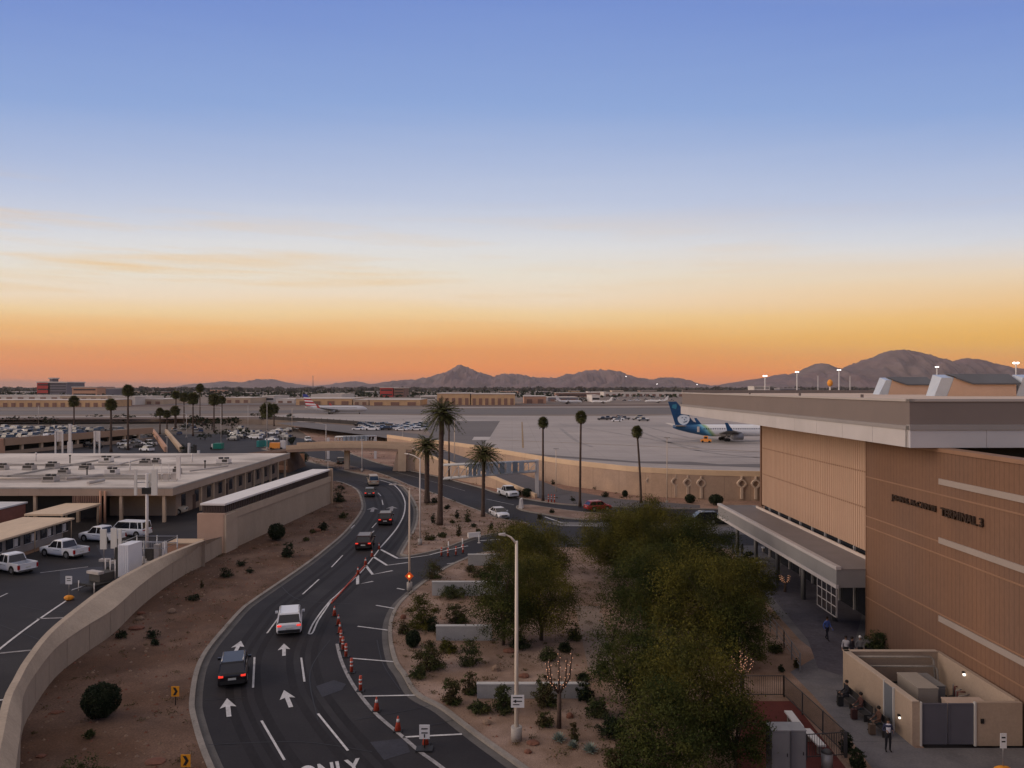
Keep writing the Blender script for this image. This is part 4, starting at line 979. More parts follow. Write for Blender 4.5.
B(72, 97, 396.5, 387.4, m_tanred, 'wide salmon block with small windows far left', 'building', rows=2)
B(97, 106, 396.3, 389, m_gla, 'dark grey block right of the wide salmon building', 'building', rows=2)
B(-40, 108, 407, 400.2, m_han, 'very long low tan freight shed beyond the left runway', 'warehouse', doors=18, dep=40)
B(-30, 60, 400, 395.6, m_pale, 'long pale flat building behind the freight shed', 'warehouse', doors=8)
B(60, 108, 400.5, 396, m_han2, 'sand building with flat roof behind the freight shed', 'warehouse', doors=5)
B(112, 135, 405, 397, m_pale, 'pale low hangar by the tallest left palm', 'hangar', doors=2)
B(136, 162, 404.5, 399.5, m_han2, 'low sand coloured sheds between the left palms', 'shed', doors=3)
B(225, 250, 403, 398, m_han2, 'low sand building left of the striped airliner', 'warehouse', doors=3)
B(262, 274, 402, 396, m_pale, 'white box building left of the white roofed hangar', 'warehouse', rows=1)
B(276, 294, 403, 399.5, m_pale, 'pale low sheds beside the white roofed hangar', 'shed', doors=2)
B(311, 342, 400, 394.5, m_pale, 'pale round roofed hall behind the tan hangar', 'hall', dep=80)
B(420, 436, 400, 396, m_pale, 'small pale building left of the long tan hangars', 'building', rows=1)
B(548, 578, 401.5, 397.5, m_gla, 'grey low sheds right of the salmon block', 'shed', doors=3)
B(592, 600, 402, 395.5, m_acw, 'bright white tall box beside the parked jets', 'building', rows=1)
B(604, 684, 396.5, 392.4, m_pale, 'long pale wall of low hangars below the right mountains', 'hangar', doors=12)
B(556, 600, 397, 393, m_brn, 'brown low buildings below the middle mountains', 'building', rows=1)
B(690, 716, 396, 393, m_han2, 'low sand hangar at the end of the runway', 'hangar', doors=3)
B(716, 790, 395.6, 392.4, m_tanred, 'long salmon shed right of the airliner tail', 'warehouse', doors=9)
B(754, 770, 392.6, 386.5, m_pale, 'pale clustered blocks under the tall lamps', 'building', rows=2)
B(780, 800, 392, 388.5, m_gla, 'grey low building between the tall lamps', 'building', rows=1)
rg = random.Random(11)
cl = [m_pale, m_han2, m_brn, m_tanred, m_gla, m_han]
cn = ['pale', 'sand coloured', 'brown', 'salmon', 'grey', 'tan']
near = ['left of the far left towers', 'right of the wide salmon block', 'behind the tallest left palm', 'below the faint left hills', 'left of the radio mast', 'right of the radio mast', 'left of the bright red box', 'right of the brown tower block', 'behind the long tan hangars', 'right end behind the tan hangars', 'behind the salmon block', 'below the middle mountain saddle', 'near the bright white box', 'left of the long pale hangars', 'behind the long pale hangars', 'right of the long pale hangars', 'behind the airliner tail', 'left of the lamp group']
for i, px in enumerate([6, 118, 150, 210, 240, 328, 364, 412, 452, 500, 536, 570, 588, 612, 640, 668, 702, 736]):
    j = i % 6; hh = rg.uniform(1.2, 2.8); py = rg.uniform(392.2, 394.5); wpx = rg.uniform(9, 20)
    B(px, px + wpx, py, py - hh, cl[j], 'tiny %s city building %s' % (cn[j], near[i]), 'building', rows=1, dep=50)
# radio mast
p = AT(313, 376, 3200); r = T('radio_mast', 'thin radio mast on the skyline above the hangars', 'mast', (p.x, 3200, AZ)); MB().tube([(0, 0, 0), (0, 0, p.z - AZ)], [2.2, .8], 6).build('shaft', m_gla, r)
MB().tube([(0, 0, (p.z - AZ) * .97), (0, 0, (p.z - AZ) * .99)], 2.6, 6).build('antenna', m_gla, r)
# orange ball sign beyond the roof, its glow put into plain colour
p = AT(830, 383, 420); r = T('ball_sign', 'small orange round sign seen above the terminal roof', 'tank', (p.x, 420, AZ)); MB().ell((0, 0, p.z - AZ), (1.5, 1.5, 2.0), 10, 7).build('sign_ball', M('orange_ball', (.75, .30, .04), .6, .1, 1), r); MB().tube([(0, 0, 0), (0, 0, p.z - AZ - 2)], .5, 8).build('stem', m_pale, r)
# ================================================================ VEHICLES
def paint(n, c, metal=.3): return M('car_paint_' + n, c, .28, 0, metal=metal, spec=.5)
PT = {'white': paint('white', (.66, .66, .67), 0), 'black': paint('black', (.018, .018, .022)), 'silver': paint('silver', (.38, .38, .39), .6), 'grey': paint('grey', (.12, .12, .13)),
      'red': paint('red', (.33, .02, .018), .1), 'maroon': paint('maroon', (.032, .008, .009)), 'blue': paint('blue', (.03, .06, .16)), 'beige': paint('beige', (.42, .34, .25), .2), 'charcoal': paint('charcoal', (.05, .05, .055)), 'tan': paint('tan', (.5, .42, .32), 0)}
m_cg = M('car_glass', (.012, .013, .016), .08, 0, spec=.7)
m_ty = M('tyre_rubber', (.015, .015, .015), .85, 0); m_rim = M('rim_alloy', (.35, .35, .36), .35, 0, metal=.7)
m_tl = M('tail_lamp_on', (1.0, .05, .03), .4, 0, emit=.8); m_tl0 = M('tail_lamp', (.28, .01, .01), .3, 0); m_hl = M('head_lamp', (.7, .7, .7), .15, 0)
m_hl1 = M('head_lamp_on', (1, .9, .75), .3, 0, emit=4)
m_trim = M('black_plastic', (.02, .02, .02), .6, 0); m_plate = M('number_plate', (.55, .55, .5), .5, 0); m_chrome = M('chrome', (.5, .5, .5), .2, 0, metal=.9)
SPEC = {   # L, W, H, shoulder, hood_z, wind0, wind1, roof_end, back_glass_end (distances from the nose), tail_z, wheel radius
 'suv': (4.75, 1.92, 1.72, 1.02, .98, 1.05, 1.85, 4.25, 4.66, 1.08, .37),
 'sedan': (4.75, 1.85, 1.42, .90, .84, 1.15, 2.05, 3.45, 4.20, .98, .33),
 'hatch': (4.2, 1.80, 1.52, .93, .88, .95, 1.7, 3.6, 4.10, .98, .33),
 'pickup': (5.75, 2.02, 1.92, 1.15, 1.12, 1.45, 2.15, 3.55, 3.85, 1.15, .41),
 'van': (5.3, 1.98, 1.98, 1.10, 1.02, .75, 1.5, 5.0, 5.2, 1.1, .36)}
def car(kind, color, x, y, rz, label, z=.006, lights=0, group='cars on the roads', name=None, simple=False, s=1.0, dark_bed=True, cat=None):
    L_, W_, H_, zs, zh, w0, w1, r1, g1, zt, wr = SPEC[kind]; hw = W_ / 2; pm = PT[color]
    nm = name or {'suv': 'parked_suv' if simple else 'suv', 'sedan': 'sedan', 'hatch': 'hatchback', 'pickup': 'pickup_truck', 'van': 'van'}[kind]
    r = T(nm, label, cat or {'suv': 'suv', 'sedan': 'car', 'hatch': 'car', 'pickup': 'pickup truck', 'van': 'van'}[kind], (x, y, z), rz, group)
    r.scale = (s, s, s)
    Y = lambda t: L_ / 2 - t
    def ring(t, w, zb, zsh, crown):
        h = w
        return [(-h * .92, Y(t), zb), (-h, Y(t), zb + .18), (-h, Y(t), zsh - .22), (-h * .95, Y(t), zsh - .06), (-h * .86, Y(t), zsh), (0, Y(t), zsh + crown),
                (h * .86, Y(t), zsh), (h * .95, Y(t), zsh - .06), (h, Y(t), zsh - .22), (h, Y(t), zb + .18), (h * .92, Y(t), zb)]
    b = MB()
    fr = .27
    if kind == 'pickup':
        st_ = [(0, .84, .42, .78, .0), (.08, .93, .32, 1.0, .02), (.5, .99, .3, zh - .02, .03), (w0, 1, .28, zs, .02), (3.75, 1, .28, zs, 0)]
        b.loft([ring(t, hw * k, a, c, d) for t, k, a, c, d in st_], 0, True)
        for sx in (-1, 1):
            x0, x1 = sorted((sx * hw, sx * (hw - .14))); b.box(x0, x1, Y(L_ - .06), Y(3.74), .42, zs + .02)
        b.box(-hw + .14, hw - .14, Y(L_ - .06), Y(3.74), .5, .66); b.box(-hw + .14, hw - .14, Y(3.82), Y(3.74), .6, zs)
        body = b.build('body', pm, r)
        tg = MB().box(-hw + .12, hw - .12, Y(L_), Y(L_ - .09), .5, zs + .01).build('tailgate', pm, r)
        MB().box(-hw + .15, hw - .15, Y(L_ - .1), Y(3.84), .66, .68).build('bed_floor', m_trim, r)
        MB().box(-hw + .06, hw - .06, Y(L_ + .12), Y(L_ - .01), .38, .55).build('bumper', m_chrome, r)
    else:
        st_ = [(0, .80, .36, zh - .32, .0), (.07, .9, .26, zh - .16, .02), (.35, .98, .24, zh - .05, .03), (w0, 1, .22, zs - .02, .03), (L_ * .55, 1.0, .22, zs + .01, .0),
               (g1 - .1, 1, .24, zs + .02, .02), (L_ - .12, .95, .30, zt - .02, .0), (L_, .86, .40, zt - .18, .0)]
        b.loft([ring(t, hw * k, a, c, d) for t, k, a, c, d in st_], 0, True); body = b.build('body', pm, r)
        if not simple: MB().box(-hw * .86, hw * .86, Y(L_ + .05), Y(L_ - .1), .34, .56).build('bumper', m_trim if kind == 'suv' else pm, r)
    # cabin: glass volume with painted roof and pillars
    wt = hw * (.82 if kind in ('suv', 'van', 'hatch') else .76); wb = hw * .93; zr = H_ - .05; e = .012
    gl = MB().hexa([(-wb, Y(g1), zs - .03), (wb, Y(g1), zs - .03), (wb, Y(w0), zs - .03), (-wb, Y(w0), zs - .03)], [(-wt, Y(r1), zr), (wt, Y(r1), zr), (wt, Y(w1), zr), (-wt, Y(w1), zr)])
    gl.build('window_glass', m_cg, r)
    b = MB(); b.loft([[(-wt * .8, Y(w1 - .03), zr + .01), (wt * .8, Y(w1 - .03), zr + .01), (wt, Y(w1 + .1), zr - .03), (-wt, Y(w1 + .1), zr - .03)][::1]], 0, False, False) if 0 else None
    b.hexa([(-wt - .02, Y(r1 + .05), zr - .05), (wt + .02, Y(r1 + .05), zr - .05), (wt + .02, Y(w1 - .05), zr - .05), (-wt - .02, Y(w1 - .05), zr - .05)],
           [(-wt + .05, Y(r1 - .03), H_), (wt - .05, Y(r1 - .03), H_), (wt - .05, Y(w1 + .08), H_), (-wt + .05, Y(w1 + .08), H_)])
    for sx in (-1, 1):
        def pil(t0, t1, tw, zz0=zs - .03, zz1=zr - .02):   # pillar from base position t0 to top position t1
            a0, a1 = sx * (wb + .015), sx * (wt + .015)
            b.hexa([(a0 - sx * .07, Y(t0 + tw), zz0), (a0 + sx * .005, Y(t0 + tw), zz0), (a0 + sx * .005, Y(t0), zz0), (a0 - sx * .07, Y(t0), zz0)],
                   [(a1 - sx * .07, Y(t1 + tw), zz1), (a1 + sx * .005, Y(t1 + tw), zz1), (a1 + sx * .005, Y(t1), zz1), (a1 - sx * .07, Y(t1), zz1)])
        pil(w0 + .02, w1, .09); mid = (w1 + r1) / 2; pil(mid, mid, .08)
        pil(g1 - .16, r1 - .1, .15)
        if kind in ('suv', 'van'): pil(r1 - .55, r1 - .7, .1)
    b.build('cabin_roof', pm, r)
    if simple: 
        w_ = MB()
        for sx in (-1, 1):
            for t in (.92, L_ - 1.0): w_.tube([(sx * (hw - .22), Y(t), wr), (sx * (hw + .01), Y(t), wr)], wr, 10, smooth=False)
        w_.build('wheels_placeholder', m_ty, r) if 0 else None
        for t in (.92, L_ - 1.0):
            for sx in (-1, 1): MB().tube([(sx * (hw - .22), Y(t), wr), (sx * (hw + .02), Y(t), wr)], wr, 10, smooth=False).build('wheel', m_ty, r)
        return r
    for t in (.95 if kind != 'pickup' else 1.0, L_ - 1.0 if kind != 'pickup' else L_ - 1.25):
        for sx in (-1, 1):
            wh = MB().tube([(sx * (hw - .24), Y(t), wr), (sx * (hw + .015), Y(t), wr)], wr, 18, smooth=False).build('wheel', m_ty, r)
            MB().tube([(sx * (hw + .012), Y(t), wr), (sx * (hw + .025), Y(t), wr)], wr * .62, 14, smooth=False).build('rim', m_rim, wh)
            MB().tube([(sx * (hw - .02), Y(t), wr + .02), (sx * (hw + .008), Y(t), wr + .02)], wr * 1.2, 18, smooth=False).build('wheel_arch', m_trim, r)
    for sx in (-1, 1):
        x0, x1 = sorted((sx * hw * .60, sx * hw * .93)); zt_ = zt - .16 if kind != 'pickup' else zs - .12
        if kind == 'pickup': x0, x1 = sorted((sx * (hw - .17), sx * (hw + .01)))
        MB().box(x0, x1, Y(L_ + .03), Y(L_ - .14), zt_ - (.10 if kind != 'pickup' else .42), zt_ + .02).build('tail_light', m_tl if lights & 1 else m_tl0, r)
        x0, x1 = sorted((sx * hw * .50, sx * hw * .86)); MB().box(x0, x1, Y(.28), Y(-.02), zh - .36, zh - .2).build('headlight', m_hl1 if lights & 2 else m_hl, r)
        x0, x1 = sorted((sx * (hw - .02), sx * (hw + .2))); MB().box(x0, x1, Y(w0 + .55), Y(w0 + .42), zs, zs + .17).build('wing_mirror', pm if kind != 'pickup' else m_trim, r)
        MB().box(sx * hw - .012, sx * hw + .012, Y(w1 + 1.25), Y(w1 + .2), zs - .3, zs - .27).build('door_seam', m_trim, r)
    MB().box(-.26, .26, Y(L_ + .045), Y(L_ - .05), .62 if kind != 'pickup' else .7, .75 if kind != 'pickup' else .83).build('number_plate', m_plate, r)
    MB().box(-hw * .5, hw * .5, Y(.1), Y(-.012), zh - .42, zh - .22).build('grille', m_trim, r)
    if kind in ('suv',):
        for sx in (-1, 1): MB().tube([(sx * wt * .9, Y(w1 + .2), H_ + .03), (sx * wt * .9, Y(r1 - .1), H_ + .03)], .025, 5).build('roof_rail', m_chrome, r)
    return r
def carpx(kind, color, px, py, q, label, **k):
    p = P(px, py); h = heading((px, py), q) if isinstance(q, tuple) else R(q)
    L_ = SPEC[kind][0] * k.get('s', 1); p = p + Vector((-math.sin(h), math.cos(h), 0)) * (L_ / 2 * k.pop('ahead', 1))
    return car(kind, color, p.x, p.y, h, label, **k)
# main carriageway, seen from behind
carpx('suv', 'white', 289, 637, (290.5, 620), 'white suv with red tail lights on the main road', lights=1)
carpx('suv', 'black', 232, 689, (236, 664), 'black suv with pale roof rails nearest the left kerb, brake lights on', lights=1, s=.93)
carpx('suv', 'maroon', 363, 551, (369, 540), 'dark red car behind the two cones where lanes split', lights=1)
carpx('suv', 'maroon', 385, 526, (388, 514), 'dark red suv in the bend, third one from the bridge', lights=1)
carpx('hatch', 'charcoal', 369.5, 497.5, (371, 490), 'small dark hatchback with pale roof in the bend', lights=1)
carpx('van', 'beige', 374, 486, (370, 479), 'large beige topped dark suv near the median nose', lights=0)
carpx('suv', 'charcoal', 341, 465, (339, 459), 'dark suv passing under the bridge')
# outbound carriageway, seen from the front
h_ = heading((480, 491), (520, 505))
p = P(508, 497); car('pickup', 'white', p.x, p.y + 1, h_, 'white pickup truck driving on the outbound road by the gantry', lights=0)
h2 = heading((470, 500), (510, 518)); p = P(499, 518); car('sedan', 'white', p.x, p.y + 1, h2, 'white sedan with black bumper on the outbound road by the palm', lights=0)
p = P(308, 441.5); car('suv', 'white', p.x, p.y, h_, 'white suv far up the outbound road beyond the bridge')
# lot on the left
G2 = 'white work trucks in the left lot'
p = P(64, 556); car('pickup', 'white', p.x, p.y, R(68), 'white pickup truck with blue cargo parked by the office row', group=G2)
p = P(17, 571); car('pickup', 'white', p.x - .5, p.y, R(62), 'white pickup truck with empty dark bed at the left edge', group=G2)
p = P(102, 541); car('pickup', 'white', p.x, p.y, R(72), 'white pickup truck behind the slim white antenna panels', group=G2)
p = P(122, 538.5); car('van', 'white', p.x, p.y + 2, R(80), 'white van half hidden behind the antenna panels', group=G2)
p = P(167, 514); car('pickup', 'tan', p.x, p.y, R(-82), 'cream pickup truck parked alone before the dark shop bays', group=G2)
for i, (px, py) in enumerate([(193, 503), (201, 498), (210, 494.5), (220, 490), (229, 486), (238, 482)]):
    p = P(px, py); col_ = ['white', 'silver', 'white', 'white', 'charcoal', 'white'][i]
    car('sedan' if i % 2 else 'suv', col_, BX + 6.2, p.y, R(90), ['white suv nearest the camera between pale roof building and louvred store', 'silver sedan second between the pale roof building and louvred store', 'white suv third in the row beside the long building', 'white sedan fourth in the row beside the long building', 'charcoal suv fifth in the row beside the long building', 'white sedan last in the row beside the long building'][i], group='cars parked beside the long building', simple=True)
# parked behind the terminal canopy
for px, c_, k_, lab in [(702, 'black', 'suv', 'black suv parked below the apron wall, left one by the canopy tip'), (717, 'charcoal', 'sedan', 'charcoal sedan parked below the apron wall at the canopy tip')]:
    p = P(px, 523.5); car(k_, c_, p.x, p.y, R(90), lab, group='cars below the apron wall')
p = P(598, 510); car('hatch', 'red', p.x, p.y, R(-70), 'bright red car between the palms and the tree tops', group='cars below the apron wall')

# parked cars: on the deck, in the far lots (shared prototypes, parts too small to show)
def tiny_proto(kind, color):
    L_, W_, H_, zs, zh, w0, w1, r1, g1, zt, wr = SPEC[kind]; hw = W_ / 2; Y = lambda t: L_ / 2 - t
    b = MB(); b.hexa([(-hw, Y(L_), .3), (hw, Y(L_), .3), (hw, Y(0), .3), (-hw, Y(0), .3)], [(-hw * .95, Y(L_), zs), (hw * .95, Y(L_), zs), (hw * .95, Y(.05), zh - .12), (-hw * .95, Y(.05), zh - .12)])
    b.hexa([(-hw * .9, Y(g1), zs - .05), (hw * .9, Y(g1), zs - .05), (hw * .9, Y(w0), zs - .15), (-hw * .9, Y(w0), zs - .15)], [(-hw * .74, Y(r1), H_ - .06), (hw * .74, Y(r1), H_ - .06), (hw * .74, Y(w1), H_ - .06), (-hw * .74, Y(w1), H_ - .06)], 1)
    b.box(-hw * .75, hw * .75, Y(r1), Y(w1), H_ - .06, H_)
    for sx in (-1, 1):
        for t in (.9, L_ - .95): b.tube([(sx * (hw - .2), Y(t), wr), (sx * (hw + .01), Y(t), wr)], wr, 8, 2, smooth=False)
    return b, [PT[color], m_cg, m_ty]
TP = {}
for kd in ('suv', 'sedan', 'pickup'):
    for c_ in ('white', 'silver', 'black', 'grey', 'blue', 'maroon'):
        TP[kd, c_] = tiny_proto(kd, c_)
tiny_me = {}
def tiny(kd, c_, x, y, z, rz, label, group):
    key = (kd, c_)
    if key not in tiny_me:
        b, ms = TP[key]; o = b.build('parked_car', ms); tiny_me[key] = o.data
    else:
        o = bpy.data.objects.new('parked_car', tiny_me[key]); COL.objects.link(o)
    o.location = (x, y, z); o.rotation_euler = (0, 0, rz)
    return tag(o, label, 'car', group)
rg = random.Random(5)
wts = ['white'] * 5 + ['silver'] * 5 + ['grey'] * 5 + ['black'] * 5 + ['blue'] + ['maroon']
for row in range(6):
    for i in range(21):
        if rg.random() < .16: continue
        t = 4 + row * 9.2 + (0 if row % 2 else 1.2); n_ = 3.5 + i * 2.75
        q = D0 + dd * t + dn * n_
        c_ = rg.choice(wts); kd = rg.choice(['suv', 'sedan', 'suv', 'pickup'])
        px_ = q.x / q.y * F + 512
        if px_ < -6: continue
        tiny(kd, c_, q.x, q.y, DZ, math.atan2(-dd.x, dd.y) + (PI if rg.random() < .4 else 0), '%s %s in the crowded rows on the parking deck' % (c_, {'suv': 'suv', 'sedan': 'sedan', 'pickup': 'pickup truck'}[kd]), '%s %s on the parking deck' % (c_, {'suv': 'suvs', 'sedan': 'sedans', 'pickup': 'pickups'}[kd]))
def lot(n, x0, x1, y0, y1, z, desc, gname, seed, rz=None, cols=wts):
    rg = random.Random(seed); put = []
    tries = 0
    while len(put) < n and tries < 600:
        tries += 1
        px = rg.uniform(x0, x1); py = rg.uniform(y0, y1); p = P(px, py, z)
        if any((p.x - a) ** 2 + (p.y - b_) ** 2 < 14 for a, b_ in put): continue
        put.append((p.x, p.y)); c_ = rg.choice(cols); kd = rg.choice(['suv', 'sedan', 'pickup'])
        kn = {'suv': 'suv', 'sedan': 'sedan', 'pickup': 'pickup truck'}[kd]
        tiny(kd, c_, p.x, p.y, z + .07, rz + rg.uniform(-.06, .06) if rz is not None else rg.uniform(0, 6.28), '%s %s %s' % (c_, kn, desc), '%s %s %s' % (c_, kn, gname))
lot(22, 226, 290, 430, 441, 0, 'in the lot left of the bridge', 'vehicles left of the bridge', 21, R(70))
lot(12, 66, 100, 441, 449, 0, 'on the lower level before the parking deck', 'vehicles before the deck', 22, R(60))
lot(8, 106, 150, 439, 452, 0, 'between the parking deck and the ramp', 'vehicles by the ramp', 23, R(60))
lot(34, 356, 424, 425.5, 431, AZ, 'in the service lot on the apron edge', 'vehicles on the apron edge', 24, R(80), ['white'] * 7 + ['silver'] * 2 + ['grey', 'black'])
lot(12, 600, 644, 418, 422, AZ, 'in the cluster of ground vehicles on the apron', 'ground vehicles on the apron', 25, R(85), ['white', 'silver', 'maroon', 'grey', 'black'])
lot(20, 610, 680, 397, 401.5, AZ, 'beyond the runway before the long pale hangars', 'vehicles beyond the runway', 26, R(90), ['white', 'silver', 'black', 'grey'])
lot(10, 160, 215, 425, 436, 0, 'on the roads right of the parking deck', 'vehicles right of the deck', 27, R(30))
tug = T('baggage_tug', 'small orange tug under the rear of the blue tailed airliner', 'tug', tuple(AP(706, 442.5)), R(75))
MB().box(-.9, .9, -1.6, 1.6, .3, 1.0).build('body', M('orange_paint', (.75, .28, .05), .5, 0), tug); MB().box(-.7, .7, -.6, .7, 1.0, 2.0).build('cab', M('orange_paint', (.75, .28, .05)), tug); MB().box(-.72, .72, -.4, .5, 1.2, 1.8).build('cab_glass', m_cg, tug)
for sx in (-1, 1):
    for y in (-1, 1): MB().tube([(sx * .7, y, .35), (sx * .95, y, .35)], .35, 8).build('wheel', m_ty, tug)

# ================================================================ AIRLINERS
def airliner(label, loc, rz, livery, scale=1.0, L_=39.5, name='airliner'):
    r = T(name, label, 'airliner', loc, rz); r.scale = (scale,) * 3        # nose along +X
    fr = 1.88; zc = 3.3
    prof = [(0, .45, 1.25), (1.5, .78, 1.0), (5, 1.3, .62), (9, 1.70, .22), (12, fr, 0), (L_ - 6, fr, 0), (L_ - 3, 1.7, -.1), (L_ - 1.2, 1.15, -.35), (L_ - .3, .5, -.5), (L_, .08, -.55)]
    rings = [[(x, rr * math.cos(t * PI / 12), zc + dz + rr * math.sin(t * PI / 12)) for t in range(24)] for x, rr, dz in prof]
    MB().loft(rings, 0, True).build('fuselage', livery[0], r)
    b = MB(); b.hexa([(.9, -.14, 4.6), (.9, .14, 4.6), (7.2, .14, 5.2), (7.2, -.14, 5.2)], [(-1.6, -.07, 12.4), (-1.6, .07, 12.4), (1.0, .07, 12.4), (1.0, -.07, 12.4)])
    b.hexa([(5.8, -.1, 5.0), (5.8, .1, 5.0), (9.5, .06, 5.0), (9.5, -.06, 5.0)], [(4.9, -.08, 6.6), (4.9, .08, 6.6), (5.2, .05, 6.6), (5.2, -.05, 6.6)])
    b.build('tail_fin', livery[1], r)
    for sy in (-1, 1):
        b = MB(); b.hexa([(0.6, sy * .5, 4.6), (.6, sy * .5, 4.75), (-.8, sy * 7.2, 5.35), (-.8, sy * 7.2, 5.3)], [(4.2, sy * .5, 4.6), (4.2, sy * .5, 4.8), (.6, sy * 7.2, 5.35), (.6, sy * 7.2, 5.3)])
        b.build('tailplane', m_pale, r)
        b = MB(); b.hexa([(14.2, sy * 1.2, 2.2), (14.2, sy * 1.2, 2.6), (12.2, sy * 16.4, 4.2), (12.2, sy * 16.4, 4.1)], [(21.5, sy * 1.2, 2.1), (21.5, sy * 1.2, 2.7), (13.9, sy * 16.4, 4.25), (13.9, sy * 16.4, 4.1)])
        b.build('wing', livery[2], r)
        b = MB(); b.hexa([(12.1, sy * 16.35, 4.1), (12.1, sy * 16.45, 4.1), (13.8, sy * 16.45, 4.1), (13.8, sy * 16.35, 4.1)], [(11.2, sy * 17.0, 6.5), (11.2, sy * 17.1, 6.5), (12.0, sy * 17.1, 6.5), (12.0, sy * 17.0, 6.5)]); b.build('winglet', livery[3], r)
        e = MB().tube([(16.6, sy * 5.2, 1.75), (17.4, sy * 5.2, 1.7), (20.4, sy * 5.2, 1.65)], [.6, 1.0, 1.0], 14).build('engine', livery[4], r)
        MB().tube([(20.3, sy * 5.2, 1.65), (20.45, sy * 5.2, 1.65)], .82, 14).build('intake', m_trim, e)
        MB().tube([(16.2, sy * 2.8, .55), (16.2, sy * 2.8, 2.4)], .16, 6).build('landing_gear', m_rim, r)
        for x in (15.8, 16.7): MB().tube([(x, sy * 2.45, .55), (x, sy * 3.15, .55)], .55, 10).build('wheel', m_ty, r)
        b = MB()
        for i in range(34):
            x = 9.2 + i * .72; b.box(x, x + .26, sy * 1.80 - .07, sy * 1.80 + .07, 3.75, 4.1)
        b.build('cabin_window', m_cg, r)
        MB().box(7.2, 7.9, sy * 1.62 - .12, sy * 1.62 + .1, 2.9, 4.6).build('door', m_pale, r)
    MB().tube([(L_ - 5, 0, .5), (L_ - 5, 0, 1.6)], .12, 6).build('landing_gear', m_rim, r); MB().tube([(L_ - 5, -.2, .4), (L_ - 5, .2, .4)], .4, 10).build('wheel', m_ty, r)
    MB().hexa([(L_ - 2.1, -.9, 3.6), (L_ - 2.1, .9, 3.6), (L_ - .9, .5, 3.3), (L_ - .9, -.5, 3.3)], [(L_ - 2.7, -.9, 4.35), (L_ - 2.7, .9, 4.35), (L_ - 1.7, .5, 4.1), (L_ - 1.7, -.5, 4.1)]).build('cockpit_window', m_cg, r)
    return r
def livery_mat(name, bands, axis_expr):
    m = bpy.data.materials.new(name); m.use_nodes = True; t = m.node_tree; b = t.nodes['Principled BSDF']; b.inputs['Roughness'].default_value = .3
    g = t.nodes.new('ShaderNodeTexCoord'); s_ = t.nodes.new('ShaderNodeSeparateXYZ'); t.links.new(g.outputs['Object'], s_.inputs[0])
    ax, az_, off, div = axis_expr
    a = t.nodes.new('ShaderNodeMath'); a.operation = 'MULTIPLY'; a.inputs[1].default_value = ax; t.links.new(s_.outputs['X'], a.inputs[0])
    c = t.nodes.new('ShaderNodeMath'); c.operation = 'MULTIPLY_ADD'; c.inputs[1].default_value = az_; t.links.new(s_.outputs['Z'], c.inputs[0]); t.links.new(a.outputs[0], c.inputs[2])
    d_ = t.nodes.new('ShaderNodeMath'); d_.operation = 'MULTIPLY_ADD'; d_.inputs[1].default_value = 1 / div; d_.inputs[2].default_value = off; t.links.new(c.outputs[0], d_.inputs[0])
    rp = t.nodes.new('ShaderNodeValToRGB'); rp.color_ramp.interpolation = 'CONSTANT' if name.startswith('striped') else 'LINEAR'
    e = rp.color_ramp.elements; e[0].position = bands[0][0]; e[0].color = (*bands[0][1], 1); e[1].position = bands[-1][0]; e[1].color = (*bands[-1][1], 1)
    for p_, c_ in bands[1:-1]: q = e.new(p_); q.color = (*c_, 1)
    t.links.new(d_.outputs[0], rp.inputs[0]); t.links.new(rp.outputs[0], b.inputs['Base Color']); return m
navy = (.006, .045, .12); mid = (.012, .085, .20); wht = (.72, .72, .72); grn = (.22, .38, .18)
liv1 = livery_mat('blue_sweep', [(0, navy), (.38, mid), (.50, (.02, .14, .28)), (.56, (.16, .42, .55)), (.60, grn), (.64, (.55, .62, .45)), (.66, wht), (1, wht)], (1, .9, -.12, 19.3))
a1 = airliner('blue tailed airliner with white fuselage parked half behind the terminal', tuple(P(673, 441, AZ + .05)), R(1.5), [liv1, M('tail_navy', (.008, .055, .14), .3, .25, .25, 2), M('wing_grey', (.10, .105, .11), .4, .1, .5), M('tail_navy', (.008, .055, .14)), M('engine_grey', (.2, .2, .215), .4, 0)])
b = MB()
ring = lambda cx, cz, rx, rz_, n=18: [(cx + rx * math.cos(2 * PI * t / n), cz + rz_ * math.sin(2 * PI * t / n)) for t in range(n)]
def badge(pts, y, mi, bb): bb.loft([[(x, y, z) for x, z in pts], [(x, y + .05, z) for x, z in pts]], mi, False)
bb = MB(); badge(ring(3.3, 7.1, 1.9, 2.05), -.25, 0, bb); bb.build('tail_emblem', M('emblem_white', (.62, .68, .72), .4, 0), a1)
bb = MB()                               # hood, hair, brows and mouth of the smiling portrait on the fin
badge([(1.2, 7.6), (1.6, 8.7), (2.6, 9.3), (3.9, 9.2), (4.9, 8.4), (5.2, 7.6), (4.5, 8.0), (3.4, 8.25), (2.2, 8.1), (1.5, 7.5)], -.33, 0, bb)
badge([(2.6, 7.35), (3.1, 7.5), (3.1, 7.3), (2.6, 7.15)], -.33, 0, bb); badge([(3.7, 7.5), (4.3, 7.35), (4.3, 7.15), (3.7, 7.3)], -.33, 0, bb)
badge([(3.0, 6.0), (3.5, 5.8), (4.2, 6.0), (4.5, 6.5), (4.0, 6.2), (3.5, 6.1)], -.33, 0, bb); badge([(3.3, 6.9), (3.55, 6.5), (3.8, 6.6), (3.5, 6.95)], -.33, 0, bb)
badge([(.9, 10.0), (1.2, 11.0), (1.0, 11.6), (-.2, 11.4), (-.4, 10.4)], -.2, 1, bb)
bb.build('emblem_detail', [M('tail_navy', (.008, .055, .14)), M('emblem_teal', (.03, .18, .27), .4, 0)], a1)
liv2 = M('silver_fuselage', (.50, .50, .52), .35, .05, .3)
